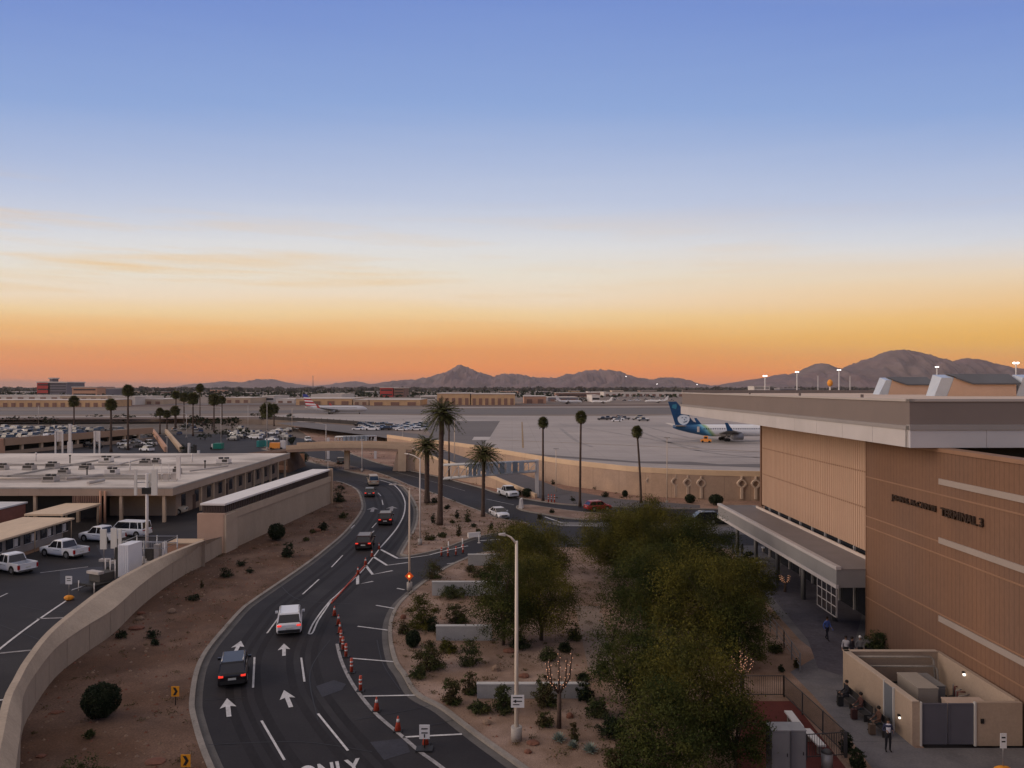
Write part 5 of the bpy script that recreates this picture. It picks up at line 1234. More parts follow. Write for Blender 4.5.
fin2 = livery_mat('striped_fin', [(0, (.42, .03, .04)), (.18, (.42, .03, .04)), (.19, wht), (.28, wht), (.29, (.42, .03, .04)), (.42, (.42, .03, .04)), (.43, wht), (.52, wht), (.53, (.42, .03, .04)), (.64, (.42, .03, .04)), (.65, wht), (.75, wht), (.76, (.03, .05, .25)), (1, (.03, .05, .25))], (.06, 1, -.55, 8))
airliner('silver airliner with red and white striped tail on the far taxiway', tuple(P(305, 413.8, AZ + .05)), R(0), [liv2, fin2, M('wing_grey', (.10, .105, .11)), m_red, M('engine_grey2', (.2, .2, .21), .4, 0)])
wj = M('white_jet', (.66, .64, .62), .4, 0)
airliner('small white jet with pale tail far beyond the runway', tuple(P(668, 403, AZ)), R(178), [wj, wj, wj, wj, m_gla], .62, name='jet')
airliner('white jet farther left beside the bright white box building', tuple(P(612, 403.5, AZ)), R(160), [wj, wj, wj, wj, m_gla], .55, name='jet')
airliner('white jet with its nose by the salmon block', tuple(P(556, 404, AZ)), R(15), [wj, wj, wj, wj, m_gla], .7, name='jet')

# ================================================================ POLES, GANTRIES
m_pole = M('galvanised', (.50, .46, .42), .5, .05, 2, spec=.4); m_pole_t = M('tan_pole', (.55, .44, .34), .5, .05, 2)
m_lit = M('lamp_lit', (1.0, .95, .9), .4, 0, emit=5)
def lamp(label, px, py, top, arm=(0, 0), m=m_pole, lit=False, group='street lamps', rad=.11, z=0, Y=None, head=.7, base=True):
    p = P(px, py, z) if Y is None else Vector(((px - 512) / F * Y, Y, z))
    zt = H - (top - HZ) * p.y / F - z
    r = T('street_lamp', label, 'street lamp', (p.x, p.y, z), 0, group)
    MB().tube([(0, 0, .0), (0, 0, zt)], [rad, rad * .6], 10).build('pole', m, r)
    if base: MB().tube([(0, 0, 0), (0, 0, .75 if rad > .1 else .4)], rad * 2.4, 14).build('footing', m_conc, r)
    if arm[0] or arm[1]:
        n_ = math.hypot(*arm); ux, uy = arm[0] / n_, arm[1] / n_
        MB().tube([(0, 0, zt - .15), (arm[0] * .5, arm[1] * .5, zt + .22), (arm[0], arm[1], zt + .38)], [.07, .05, .04], 6).build('arm', m, r)
        MB().hexa([(arm[0] - .12 * uy, arm[1] + .12 * ux, zt + .3), (arm[0] + .12 * uy, arm[1] - .12 * ux, zt + .3), (arm[0] + head * ux + .12 * uy, arm[1] + head * uy - .12 * ux, zt + .36), (arm[0] + head * ux - .12 * uy, arm[1] + head * uy + .12 * ux, zt + .36)],
                  [(arm[0] - .1 * uy, arm[1] + .1 * ux, zt + .46), (arm[0] + .1 * uy, arm[1] - .1 * ux, zt + .46), (arm[0] + head * ux + .06 * uy, arm[1] + head * uy - .06 * ux, zt + .44), (arm[0] + head * ux - .06 * uy, arm[1] + head * uy + .06 * ux, zt + .44)]).build('lamp_head', m_ac if not lit else m_lit, r)
    elif lit:
        for a in (-1, 1): MB().ell((a * lit, 0, zt), (lit * .9, lit * .5, lit * .55), 8, 5).build('lamp_head', m_lit, r)
        MB().tube([(-lit, 0, zt - .1), (lit, 0, zt - .1)], rad * .5, 5).build('crossarm', m, r)
    else:
        MB().box(-.5, .5, -.12, .12, zt, zt + .15).build('lamp_head', m_ac, r)
    return r
lg = lamp('tall cream street lamp in the garden with a white sign, nearest one', 516.5, 740, 541, (-.62, -.1), M('cream_pole', (.62, .54, .45), .5, .04, 2), rad=.125, z=.13, head=.36)
lm2 = lamp('street lamp with orange lit sign at the garden kerb', 409.5, 590, 488, (-1.2, -.3), m_pole_t, z=.13)
lamp('street lamp standing in the median bend', 420, 545, 458, (-1.6, 1.5), z=.13)
lamp('street lamp behind the short leaning palm', 426.3, 500, 453.5, (3, -.5), z=.13)
lamp('street lamp beside the tallest median palm', 439.3, 504, 452, (-1.5, 0), z=.13)
lamp('street lamp on the median before the bridge, right one', 362, 472, 440, (0, 0), z=.13)
lamp('street lamp on the median before the bridge, left one', 326, 463, 424.5, (-2, 0))
lamp('thin pole at the far end of the louvred store', 328, 479, 461, (0, 0), rad=.07)
lamp('slim street lamp before the diamond wall', 667, 503, 438, (0, 0), m_pole_t, rad=.09)
lamp('slim street lamp behind the gantry post', 556, 494, 449, (0, 0), m_pole_t, rad=.09)
lamp('street lamp on the apron edge behind the tallest median palm', 454.5, 464, 421, (0, 0), m_pole_t, z=2.4)
lamp('street lamp at the right end of the pale roof', 287, 457, 430, (2.5, 0)); lamp('street lamp rising behind the right end of the pale roof', 283, 453, 431, (-2.5, 0), rad=.1)
lamp('tall street lamp by the teal container', 267, 450, 404, (0, 0)); lamp('tall street lamp left of the outbound road', 292, 432, 409, (0, 0), m_pole_t)
lamp('tall street lamp right of the green container', 221, 445, 407, (-12, 0)); lamp('street lamp by the ramp', 186.5, 438, 414, (-2, 0)); lamp('thin pole before the ramp wall', 167, 457, 437, (0, 0), rad=.08)
lamp('slim street lamp left of the first left palm', 38.5, 424, 406, (0, 0)); lamp('slim street lamp right of the left palms', 248, 428, 406, (0, 0)); lamp('thin lamp between bridge lamp and striped airliner', 403, 437, 420, (0, 0), z=2.4, rad=.12)
for px, top, s_, lab in [(765, 376, .5, 'leftmost lit mast lamp above the terminal roof'), (797, 372, .45, 'second lit mast lamp from the left above the roof'), (839, 370, .45, 'third lit mast lamp left of the roof monitors'), (937, 367, .45, 'lit mast lamp behind the middle roof monitor'), (1016, 363, .75, 'brightest lit mast lamp at the right edge')]:
    lamp(lab, px, 0, top, (0, 0), lit=s_, group='lit apron mast lamps', rad=.4, z=AZ, Y=330, base=False)
lamp('unlit slim mast between the second and third lit lamps', 850, 0, 376, (0, 0), group='unlit apron masts', rad=.25, z=AZ, Y=330, base=False)
lamp('unlit mast with twin arms left of the orange ball sign', 818, 0, 376, (0, 0), group='unlit apron masts', rad=.25, z=AZ, Y=330, base=False)
for px, py, Y, lab in [(626, 376.5, 6500, 'tiny white lit lamp on the middle mountain slope'), (657, 384, 4000, 'tiny lit lamp at the foot of the middle mountains'), (697, 384.5, 3000, 'lit lamp near the end of the runway')]:
    p = AT(px, py, Y); gz_ = AZ if Y < 5000 else p.z - 14
    r = T('distant_lamp', lab, 'lamp', (p.x, Y, gz_)); MB().tube([(0, 0, 0), (0, 0, p.z - gz_)], .4, 5).build('pole', m_gla, r); MB().ell((0, 0, p.z - gz_), (Y * .00042,) * 3, 6, 5).build('lamp_head', m_lit, r)
# sign on the near lamp
p = P(516.5, 740, .13); r = T('road_sign', 'white lane sign with arrow strapped to the tall garden lamp', 'sign', (p.x + .06, p.y - .16, 2.0))
MB().box(-.36, .36, -.02, .02, -.02, .66).build('sign_board', M('sign_white', (.60, .60, .60), .5, 0), r)
MB().box(-.26, .26, -.03, -.02, .50, .56).box(-.26, .10, -.03, -.02, .12, .17).add([(-.26, -.03, .33), (-.08, -.03, .43), (-.08, -.03, .36), (.24, -.03, .36), (.24, -.03, .30), (-.08, -.03, .30), (-.08, -.03, .23)], [(6, 5, 4, 3, 2, 1, 0)]).build('sign_mark', m_trim, r)
p = P(409.5, 590, .13); r = T('orange_sign', 'glowing orange round work sign on the kerb lamp', 'sign', (p.x, p.y - .2, 1.0))
MB().hexa([(-.42, 0, .5), (0, 0, .08), (.42, 0, .5), (0, 0, .92)], [(-.42, .04, .5), (0, .04, .08), (.42, .04, .5), (0, .04, .92)]).build('sign_board', M('orange_glow', (.80, .12, .02), .5, 0, emit=.05), r)
MB().ell((0, -.06, .5), (.10, .06, .12), 8, 6).build('beacon_light', M('beacon', (1, .5, .15), .5, 0, emit=1.5), r); MB().box(-.05, .05, .04, .09, -1.0, 1.0).build('bracket', m_trim, r)
def gantry(label, pxl, pxr, yl_top, yr_top, yl_bot, yr_bot, Yl, Yr, panels, post, name='sign_gantry'):
    p0, p1 = AT(pxl, yl_top, Yl), AT(pxr, yr_top, Yr); q0, q1 = AT(pxl, yl_bot, Yl), AT(pxr, yr_bot, Yr)
    r = T(name, label, 'gantry', (p1.x, p1.y, 0))
    m = M('gantry_metal', (.46, .47, .48), .5, .06, 1)
    dep = Vector((.0, 1.6, 0))
    for a, c in ((p0, p1), (q0, q1), (p0 + dep, p1 + dep), (q0 + dep, q1 + dep)): MB().tube([a, c], .16 if Yl < 160 else .2, 6).build('chord', m, r, True)
    b = MB(); n_ = 12
    for i in range(n_ + 1):
        t = i / n_; a, c = p0.lerp(p1, t), q0.lerp(q1, t); b.tube([a, c], .07, 5); b.tube([a, a + dep], .05, 5)
        if i < n_: b.tube([c, p0.lerp(p1, (i + 1) / n_)], .05, 5)
    b.build('truss_web', m, r, True)
    for (t0, t1) in panels:
        k_ = 5
        for i in range(k_):
            u0 = t0 + (t1 - t0) * (i + .08) / k_; u1 = t0 + (t1 - t0) * (i + .86) / k_
            a0, a1, c0, c1 = p0.lerp(p1, u0), p0.lerp(p1, u1), q0.lerp(q1, u0), q0.lerp(q1, u1); up = Vector((0, 0, .15))
            o_ = Vector((0, -.3, 0)); f_ = Vector((0, -.36, 0))
            MB().hexa([c0 + o_ + up, c1 + o_ + up, a1 + o_ + up, a0 + o_ + up], [c0 + f_ + up, c1 + f_ + up, a1 + f_ + up, a0 + f_ + up]).build('sign_back_panel', M('panel_grey', (.15, .18, .21), .5, .1, .8) if i % 2 else M('panel_pale', (.27, .31, .35), .5, .1, .8), r, True)
    for (q, pp) in post: MB().box(q.x - .32, q.x + .32, q.y + .3, q.y + .9, 0, pp).build('post', M('gantry_post', (.55, .52, .49), .5, .05, 1), r, True)
    return r
G0, G1 = P(441, 500), P(537, 498)
gantry('large grey sign gantry seen from behind, spanning the outbound road', 443, 536, 465.5, 461.5, 479, 471.5, G0.y, G1.y, [(.27, .50), (.53, .88)], [(G1, AT(0, 461, G1.y).z + .2)])
g0, g1 = P(334, 463), P(374.5, 467)
gantry('smaller sign gantry behind the bridge with pale panels', 335, 375, 437, 436, 445, 445, g0.y + 10, g0.y + 10, [(.2, .5), (.52, .82)], [(Vector((g0.x - 4, g0.y + 10, 0)), AT(0, 438, g0.y + 10).z), (Vector(((375 - 512) / F * (g0.y + 10), g0.y + 10, 0)), AT(0, 436, g0.y + 10).z)])

# ---------------------------------------------------------------- antenna trailers in the lot
p = P(147, 561); r = T('antenna_mast', 'tall white antenna mast with three big panels behind the sound wall', 'antenna', (p.x, p.y, 0)); s_ = p.y / F
zt = H - (468 - HZ) * s_
MB().tube([(0, 0, 0), (0, 0, zt - .6)], .16, 10).build('mast', m_acw, r)
for i, (a, w_) in enumerate([(-1.1, .28), (.15, .25), (1.0, .62)]):
    MB().box(a - w_ / 2, a + w_ / 2, -.45 if i != 1 else .3, -.25 if i != 1 else .5, zt - 3.0, zt - (.1 if i != 1 else .6)).build('panel_antenna', M('antenna_white', (.60, .58, .53), .5, .05, 1), r)
    MB().tube([(0, 0, zt - 1.6), (a, -.3 if i != 1 else .3, zt - 1.6)], .05, 5).build('bracket', m_rim, r)
MB().box(-.5, .4, -.2, .2, zt - 2.9, zt - 2.2).build('radio_box', m_trim, r)
for i, (px, py, top, w_, lab) in enumerate([(104, 572, 529, .32, 'slim white antenna panel on a short pole, left one by the trucks'), (114.5, 574, 528, .30, 'slim white antenna panel on a short pole, middle one'), (120.5, 575, 529, .15, 'thin white antenna panel on a short pole, right one')]):
    p = P(px, py); s_ = p.y / F; zt = H - (top - HZ) * s_; r = T('antenna', lab, 'antenna', (p.x, p.y, 0), 0, 'antenna panels by the trucks')
    MB().tube([(0, 0, 0), (0, 0, zt - .3)], .06, 6).build('pole', m_rim, r); MB().box(-w_, w_, -.2, -.02, zt - 2.1, zt).build('panel', M('antenna_white', (.60, .58, .53)), r)
    MB().box(-.5, .5, -.1, .5, 1.1, 1.35).build('tray', m_ac, r)
p = P(123, 579); r = T('white_container', 'upright white corrugated cabinet between antenna gear and sound wall', 'container', (p.x, p.y, 0), R(-8)); s_ = p.y / F
h_c = H - (545 - HZ) * s_
b = MB().box(-.55, .65, 0, 2.2, .2, h_c)
for i in range(6): b.box(-.5 + i * .2, -.42 + i * .2, -.04, 0, .25, h_c - .05)
b.build('housing', M('cab_white', (.66, .66, .68), .5, .04, 1), r)
MB().box(-.95, -.55, .1, 2.1, .3, h_c - .3).build('dark_side', m_trim, r); MB().box(-.9, .6, .1, 2.1, 0, .2).build('skid', m_trim, r)
r = T('equipment_platform', 'railed grey equipment platform with cabinets right of the white cabinet', 'platform', tuple(P(144, 572)))
for sx in (-2.2, 0, 2.2):
    for sy in (0, 3): MB().tube([(sx, sy, 0), (sx, sy, 3.3)], .06, 6).build('post', m_rim, r)
MB().box(-2.3, 2.3, -.1, 3.1, .9, 1.0).build('deck', m_ac, r)
for z in (2.5, 3.2): MB().tube([(-2.2, 0, z), (2.2, 0, z), (2.2, 3, z), (-2.2, 3, z), (-2.2, 0, z)], .04, 5).build('rail', m_rim, r)
b = MB()
for i in range(22): b.tube([(-2.2 + i * .2, 0, 2.5), (-2.2 + i * .2, 0, 3.2)], .015, 4)
b.build('rail_mesh', m_rim, r)
for i, (x, y, w_, h__) in enumerate([(-1.4, .6, .9, 1.5), (.2, .8, .6, 1.3), (1.1, .4, .5, 1.8), (1.8, .5, .3, 2.0), (-.4, 1.8, .7, 1.1)]): MB().box(x - w_ / 2, x + w_ / 2, y, y + .6, 1.0, 1.0 + h__).build('cabinet', [m_acw, m_acd, m_ac, m_acw, m_acd][i], r)
r = T('equipment_trailer', 'dark low equipment trailer with spare wheel left of the white cabinet', 'trailer', tuple(P(101, 588)), R(-25))
MB().box(-1.0, 1.3, -1.6, 1.6, .55, .75).build('chassis', m_trim, r)
MB().box(-.9, .6, -.6, 1.2, .75, 1.5).build('generator', m_acd, r); MB().box(-1.0, .7, -.8, -.2, 1.5, 1.75).build('tray', m_ac, r)
for sx in (-1.15, 1.15): MB().tube([(sx, 0, .36), (sx + .2, 0, .36)], .36, 12).build('wheel', m_ty, r)
MB().tube([(-.6, 1.25, 1.4), (-.6, 1.4, 1.4)], .38, 12).build('spare_wheel', m_ty, r); MB().tube([(0, -1.6, .6), (0, -3.0, .5)], .07, 6).build('drawbar', m_rim, r)
for sx, sy in ((-1, -1.6), (1.2, -1.6), (1.2, 1.6)): MB().tube([(sx, sy, .0), (sx, sy, 1.0)], .05, 6).build('jack_leg', m_acw, r)
for i in range(3): MB().tube([(-.7 + i * .7, 1.0, .75), (-.7 + i * .7, 1.0, 2.6)], .05, 6).build('mast_tube', m_acw, r)
def portable_sign(px, py, label, h=1.9, ww=.30, base=True):
    p = P(px, py, .13 if px > 500 else 0); r = T('portable_sign', label, 'sign', tuple(p))
    MB().tube([(0, 0, .1), (0, 0, h)], .025, 6).build('stem', m_rim, r); MB().box(-ww, ww, -.04, -.02, h - .65, h + .1).build('sign_board', M('sign_white', (.60, .60, .60)), r)
    MB().box(-ww * .6, ww * .6, -.045, -.04, h - .35, h - .28).box(-ww * .6, ww * .6, -.045, -.04, h - .15, h - .08).build('sign_text', m_trim, r)
    MB().ell((0, 0, .22), (.42, .36, .24), 9, 6, jit=.12, rg=random.Random(3)).build('sandbag_base', M('orange_bag', (.62, .24, .02), .7, .1, 3), r)
    MB().box(-.45, .45, -.06, .06, 0, .06).box(-.06, .06, -.45, .45, 0, .06).build('foot', m_trim, r); return r
portable_sign(69, 600, 'white sign on orange weighted base in the left lot', 2.1)
portable_sign(1003, 775, 'white sign on orange weighted base before the service yard', 2.0, .16)

# ---------------------------------------------------------------- chevrons, cones, channelisers
m_or = M('cone_orange', (.36, .05, .025), .6, .1, 3); m_refl = M('reflective_band', (.55, .52, .50), .4, 0)
for px, py, top, lab in [(175.5, 705, 686, 'orange chevron sign on the dirt bank, upper one'), (186, 776, 754, 'orange chevron sign at the bottom kerb, lower one')]:
    p = P(px, py, .13); s_ = p.y / F; zt = H - (top - HZ) * s_ - .13; r = T('chevron_sign', lab, 'sign', tuple(p), 0, 'chevron signs'); 
    MB().tube([(0, 0, 0), (0, 0, zt)], .03, 6).build('post', m_trim, r); MB().box(-.24, .24, -.05, -.03, zt - .62, zt).build('sign_board', M('chevron_orange', (.72, .30, .02), .5, 0, emit=0), r)
    MB().add([(-.14, -.056, zt - .55), (.02, -.056, zt - .55), (.16, -.056, zt - .31), (.02, -.056, zt - .07), (-.14, -.056, zt - .07), (0, -.056, zt - .31)], [(0, 1, 2, 5), (5, 2, 3, 4)]).build('chevron_mark', m_trim, r)
def cone(px, py, label, tall=False, h=.95, group='traffic cones along the lane line'):
    p = P(px, py); r = T('channelizer' if tall else 'traffic_cone', label, 'traffic cone', tuple(p), 0, group)
    MB().box(-.24, .24, -.24, .24, 0, .06).build('base', m_trim, r)
    if tall: 
        MB().tube([(0, 0, .05), (0, 0, h)], [.11, .09], 10).build('body', m_or, r)
        for z in (.45, .7): MB().tube([(0, 0, h * z), (0, 0, h * (z + .1))], .105, 10).build('reflective_band', m_refl, r)
    else:
        MB().tube([(0, 0, .05), (0, 0, h)], [.19, .035], 12).build('body', m_or, r)
        MB().tube([(0, 0, h * .62), (0, 0, h * .82)], [.10, .07], 12).build('reflective_band', m_refl, r)
    return r
cl_ = [(334.5, 616, 0), (338.5, 625, 0), (340, 633, 0), (341, 643, 1), (343, 650, 1), (346, 657, 1), (351.5, 672.5, 1), (360.5, 691, 1), (376.5, 711, 0), (398, 731, 0), (425.5, 745, 0)]
od = ['farthest', 'second farthest', 'third farthest', 'fourth farthest', 'fifth farthest', 'sixth farthest', 'fifth nearest', 'fourth nearest', 'third nearest', 'second nearest', 'nearest']
for i, (px, py, t) in enumerate(cl_): cone(px, py, '%s orange %s along the white edge line' % (od[i], 'channeliser post' if t else 'cone'), bool(t), .98 if t else .85)
dk_ = ['top', 'second', 'third', 'fourth', 'fifth', 'sixth', 'seventh', 'eighth']
for i, (px, py) in enumerate([(379, 549.5), (372, 557), (365.5, 565), (358, 574.5)]): cone(px, py, '%s red cone down the slanting lane divider line' % dk_[i], False, .8, 'cones on the slanting divider')
dv = MB(); q0, q1 = P(365, 566), P(331, 604)
for i in range(26): 
    a = q0.lerp(q1, i / 26); c_ = q0.lerp(q1, (i + .8) / 26); dv.ribbon([a, c_], .12, 0, .12)
tag(dv.build('lane_separator', m_or), 'low orange separator strip along the slanting lane line', 'lane separator')
p = P(424.5, 750); r = T('portable_sign', 'white board on dark stand among the nearest cones', 'sign', tuple(p)); MB().box(-.45, .45, -.3, .3, 0, .1).build('foot', m_trim, r); MB().box(-.28, .28, -.02, .02, .6, 1.35).build('sign_board', M('sign_white', (.60, .60, .60)), r); MB().tube([(0, .03, .1), (0, .03, 1.3)], .03, 6).build('stem', m_trim, r)
MB().box(-.17, .17, -.035, -.02, 1.12, 1.18).box(-.17, .17, -.035, -.02, .9, .96).box(-.03, .03, -.035, -.02, .68, .86).build('sign_text', m_trim, r)
for i, (px, py) in enumerate([(441.5, 556), (448, 556.5), (456, 555), (463, 553)]): cone(px, py, '%s slim red post across the side road from the left' % dk_[i] if i else 'leftmost slim red post across the side road', True, 1.0, 'red posts across the side road')
for i, (px, py) in enumerate([(448.5, 550), (462.5, 546.5), (479, 543)]):
    p = P(px, py); tag(MB().tube([(0, 0, 0), (0, 0, 1.0)], .07, 8).tube([(0, 0, 0), (0, 0, .06)], .2, 10).build('bollard', m_acw), ['left white bollard at the mouth of the side road', 'middle white bollard at the mouth of the side road', 'right white bollard at the mouth of the side road'][i], 'bollard', 'white bollards of the side road').location = p
for i, (px, py) in enumerate([(548.5, 503), (551.5, 503), (554.5, 503.3)]):
    cone(px, py, ['left orange barrel by the ramp end', 'middle orange barrel by the ramp end', 'right orange barrel by the ramp end'][i], True, 1.5, 'orange barrels at the ramp end')
def jersey(px, py, rz, label, l=3.2, h=.8, m=m_acw):
    p = P(px, py, .13); o = MB(); o.loft([[(-l / 2, -.3, 0), (-l / 2, .3, 0), (-l / 2, .12, h), (-l / 2, -.12, h)], [(l / 2, -.3, 0), (l / 2, .3, 0), (l / 2, .12, h), (l / 2, -.12, h)]], 0, False)
    o = o.build('barrier', m); o.location = p; o.rotation_euler = (0, 0, rz); return tag(o, label, 'barrier')
jersey(474, 537, R(25), 'white barrier block lying on the median edge', 1.7, .6); jersey(521, 508, R(80), 'white barrier block at the traffic island nose', 1.6, 1.5)
r = T('portable_toilet', 'teal container by the tall lamp left of the bridge', 'container', tuple(P(262, 447))); MB().box(-1.8, 1.6, 0, 2.5, 0, 2.0).build('body', M('teal_paint', (.03, .22, .20), .5, .1, 1), r); MB().box(-1, 1, -.05, 0, .2, 2.2).build('door', M('teal_dark', (.02, .14, .13), .5, 0), r)
r.name = 'shipping_container'
r = T('shipping_container', 'green rounded container left of the tall lamp', 'container', tuple(P(216, 449.5))); MB().box(-1.0, 1.6, 0, 2.5, .2, 1.9).build('body', M('green_paint', (.01, .17, .12), .5, .1, 1), r); MB().box(-1.5, -1.0, 0, 2.4, .3, 1.7).build('cab', m_acw, r); MB().tube([(-1.5, -.1, .4), (-1.5, .2, .4)], .4, 8).build('wheel', m_ty, r)
r = T('orange_excavator', 'orange machine right of the teal container', 'machine', tuple(P(276, 450))); MB().box(-2, 1.2, 0, 2, .5, 2.2).build('body', M('orange_paint', (.75, .28, .05)), r); MB().box(1.2, 2.6, .2, 1.8, .4, 2.9).build('cab', m_acw, r); MB().tube([(-1.5, 0, .4), (-1.5, 2, .4)], .45, 8).tube([(1.5, 0, .4), (1.5, 2, .4)], .45, 8).build('wheel', m_ty, r)
r = T('junction_box', 'dark clutter of machinery at the ramp foot', 'machine', tuple(P(190, 456)))
for i in range(6): MB().box(-2.5 + i * .9, -2.0 + i * .9, 0, .8, 0, 1.6 + (i * 37 % 5) * .5).build('unit', [m_acd, m_trim, m_acw][i % 3], r)
# ================================================================ VEGETATION
def leafmat(name, c1, c2, sc_=.9):
    return M(name, c1, .75, .35, 2.5, 3, second=c2, sfac=(.42, .60), sscale=sc_, spec=.06)
m_mesq = leafmat('mesquite_leaf', (.040, .043, .011), (.104, .092, .018), .5)
m_mesq2 = leafmat('mesquite_leaf_dark', (.024, .034, .010), (.058, .062, .016), .5)
m_bush = leafmat('bush_leaf', (.035, .045, .018), (.065, .065, .025), 1.2)
m_bushr = leafmat('bush_leaf_brown', (.060, .045, .022), (.05, .06, .02), 1.5)
m_bushd = leafmat('bush_leaf_dark', (.018, .026, .014), (.03, .036, .018), 1.5)
m_palm = leafmat('palm_leaf', (.060, .064, .024), (.11, .105, .040), 1.0)
m_palmd = leafmat('palm_leaf_dry', (.11, .075, .04), (.07, .05, .03), 1.0)
m_bark = M('bark', (.065, .045, .034), .95, .3, 4, 5, bump=.5, bscale=10)
m_palmb = M('palm_bark', (.075, .05, .038), .95, .3, 3, 5, bump=.6, bscale=8)
m_agave = leafmat('agave_leaf', (.16, .20, .17), (.22, .25, .21), 2)

def quads(name, V, m, parent=None, flat_n=None):
    n = len(V); me = bpy.data.meshes.new(name)
    me.vertices.add(n * 4); me.vertices.foreach_set('co', V.reshape(-1).astype(np.float32))
    me.loops.add(n * 4); me.loops.foreach_set('vertex_index', np.arange(n * 4, dtype=np.int32))
    me.polygons.add(n); me.polygons.foreach_set('loop_start', np.arange(0, n * 4, 4, dtype=np.int32))
    me.update(calc_edges=True); me.validate(); me.materials.append(m)
    o = bpy.data.objects.new(name, me); COL.objects.link(o)
    if parent: o.parent = parent
    return o
def leaf_quads(C, size, rs, asp=.5, droop=.0):
    n = len(C); a = rs.randn(n, 3); a[:, 2] -= droop; a /= np.linalg.norm(a, axis=1)[:, None]
    b = rs.randn(n, 3); b -= a * (a * b).sum(1)[:, None]; b /= np.linalg.norm(b, axis=1)[:, None]
    s = size * rs.uniform(.6, 1.4, (n, 1)); a = a * s; b = b * s * asp
    return np.stack([C - a - b * .3, C - a * .1 - b, C + a + b * .2, C - a * .1 + b], 1)
def clumps(rs, centre, rad, ncl, nleaf, size, clr=.35, shell=.55, asp=.45, zmin=None, drop=.25):
    """leaves gathered in sprays around clump centres spread through the crown's outer volume"""
    u = rs.randn(ncl, 3); u /= np.linalg.norm(u, axis=1)[:, None]
    rr = shell + (1 - shell) * rs.rand(ncl, 1) ** .7
    cc = np.array(centre) + u * rr * np.array(rad) * rs.uniform(.82, 1.14, (ncl, 1))
    per = np.maximum(3, (nleaf / ncl * rs.uniform(.5, 1.5, ncl)).astype(int))
    C = np.repeat(cc, per, 0); w = np.repeat(rs.uniform(.6, 1.3, ncl) * clr * min(rad), per)[:, None]
    g = rs.randn(len(C), 3) * np.array([1, 1, .6]) * w * .55
    C = C + g; C[:, 2] -= drop * np.abs(g[:, 0] * g[:, 1]) ** .5
    if zmin is not None: C[:, 2] = np.maximum(C[:, 2], zmin + rs.rand(len(C)) * .3)
    return leaf_quads(C, size, rs, asp, .3), cc
def tree(label, px, py, h, r, seed, m=None, dense=1.0, rz=None, name='mesquite_tree', group='mesquite trees in the garden', z=.13, leaf=.062, low=.08, Y=None, ncl=None):
    p = P(px, py, z) if Y is None else Vector(((px - 512) / F * Y, Y, z)); rs = np.random.RandomState(seed); rg = random.Random(seed)
    t = T(name, label, 'tree', tuple(p), 0, group)
    tr = MB(); th = h * (.22 + .08 * rg.random())
    tr.tube([(0, 0, -.1), (.05, 0, th * .5), (.12 * rg.choice((-1, 1)), .05, th)], [.17 * h / 7, .14 * h / 7, .12 * h / 7], 8)
    cz = h * (1 + low) / 2; rz_ = h * (1 - low) / 2
    nl = int(56000 * dense * (r / 4) ** 2)
    V, cc = clumps(rs, (0, 0, cz), (r, r, rz_), ncl or int(230 * (r / 4) ** 1.7 + 40), nl, leaf, clr=.27, shell=.35, zmin=.5, drop=.3)
    for i in range(9):
        c = cc[rs.randint(len(cc))]; mdp = (np.array([0, 0, th]) + c) / 2 + rs.randn(3) * .25 + np.array([0, 0, .3])
        tr.tube([(.0, 0, th * .92), tuple(mdp), tuple(c)], [.09 * h / 7, .055 * h / 7, .02], 6, cap=False)
    tr.build('trunk', m_bark, t); quads('crown', V, m or m_mesq, t); return t
TL = [('mesquite tree by the garden wall with its thin trunk showing', 503, 645, 6.0, 2.6, m_mesq2), ('mesquite tree behind the tall cream lamp', 541, 640, 6.6, 3.0, m_mesq), ('tall mesquite tree above the kerb lamp sign, behind the cream lamp', 538, 597, 7.2, 3.4, m_mesq), ('farthest mesquite tree beside the median point', 514, 572, 5.6, 2.9, m_mesq),
      ('mesquite tree at the back left of the big right clump', 615, 578, 7.4, 4.0, m_mesq), ('mesquite tree topping the middle of the right clump', 655, 583, 8.2, 5.0, m_mesq), ('mesquite tree at the back right of the clump by the crossing', 695, 590, 7.2, 3.9, m_mesq2), ('mesquite tree nearest the terminal canopy', 738, 618, 5.6, 3.0, m_mesq),
      ('mesquite tree leaning over the gravel path', 648, 642, 7.8, 3.5, m_mesq2), ('broad mesquite tree in the centre of the right clump', 700, 655, 7.8, 4.3, m_mesq), ('low mesquite tree beside the tan gravel patch', 738, 668, 5.2, 2.4, m_mesq2), ('mesquite tree right of the blue agaves', 640, 712, 6.0, 2.9, m_mesq2),
      ('mesquite tree nearest the camera, left of the grey boxes', 692, 752, 6.6, 3.1, m_mesq), ('dark mesquite tree at the bottom edge of the garden', 665, 790, 5.2, 2.6, m_mesq2), ('small mesquite tree at the bottom right of the clump', 735, 775, 4.0, 1.8, m_mesq2)]
for i, (lab, px, py, h, r, m) in enumerate(TL): tree(lab, px, py, h, r, 40 + i, m)

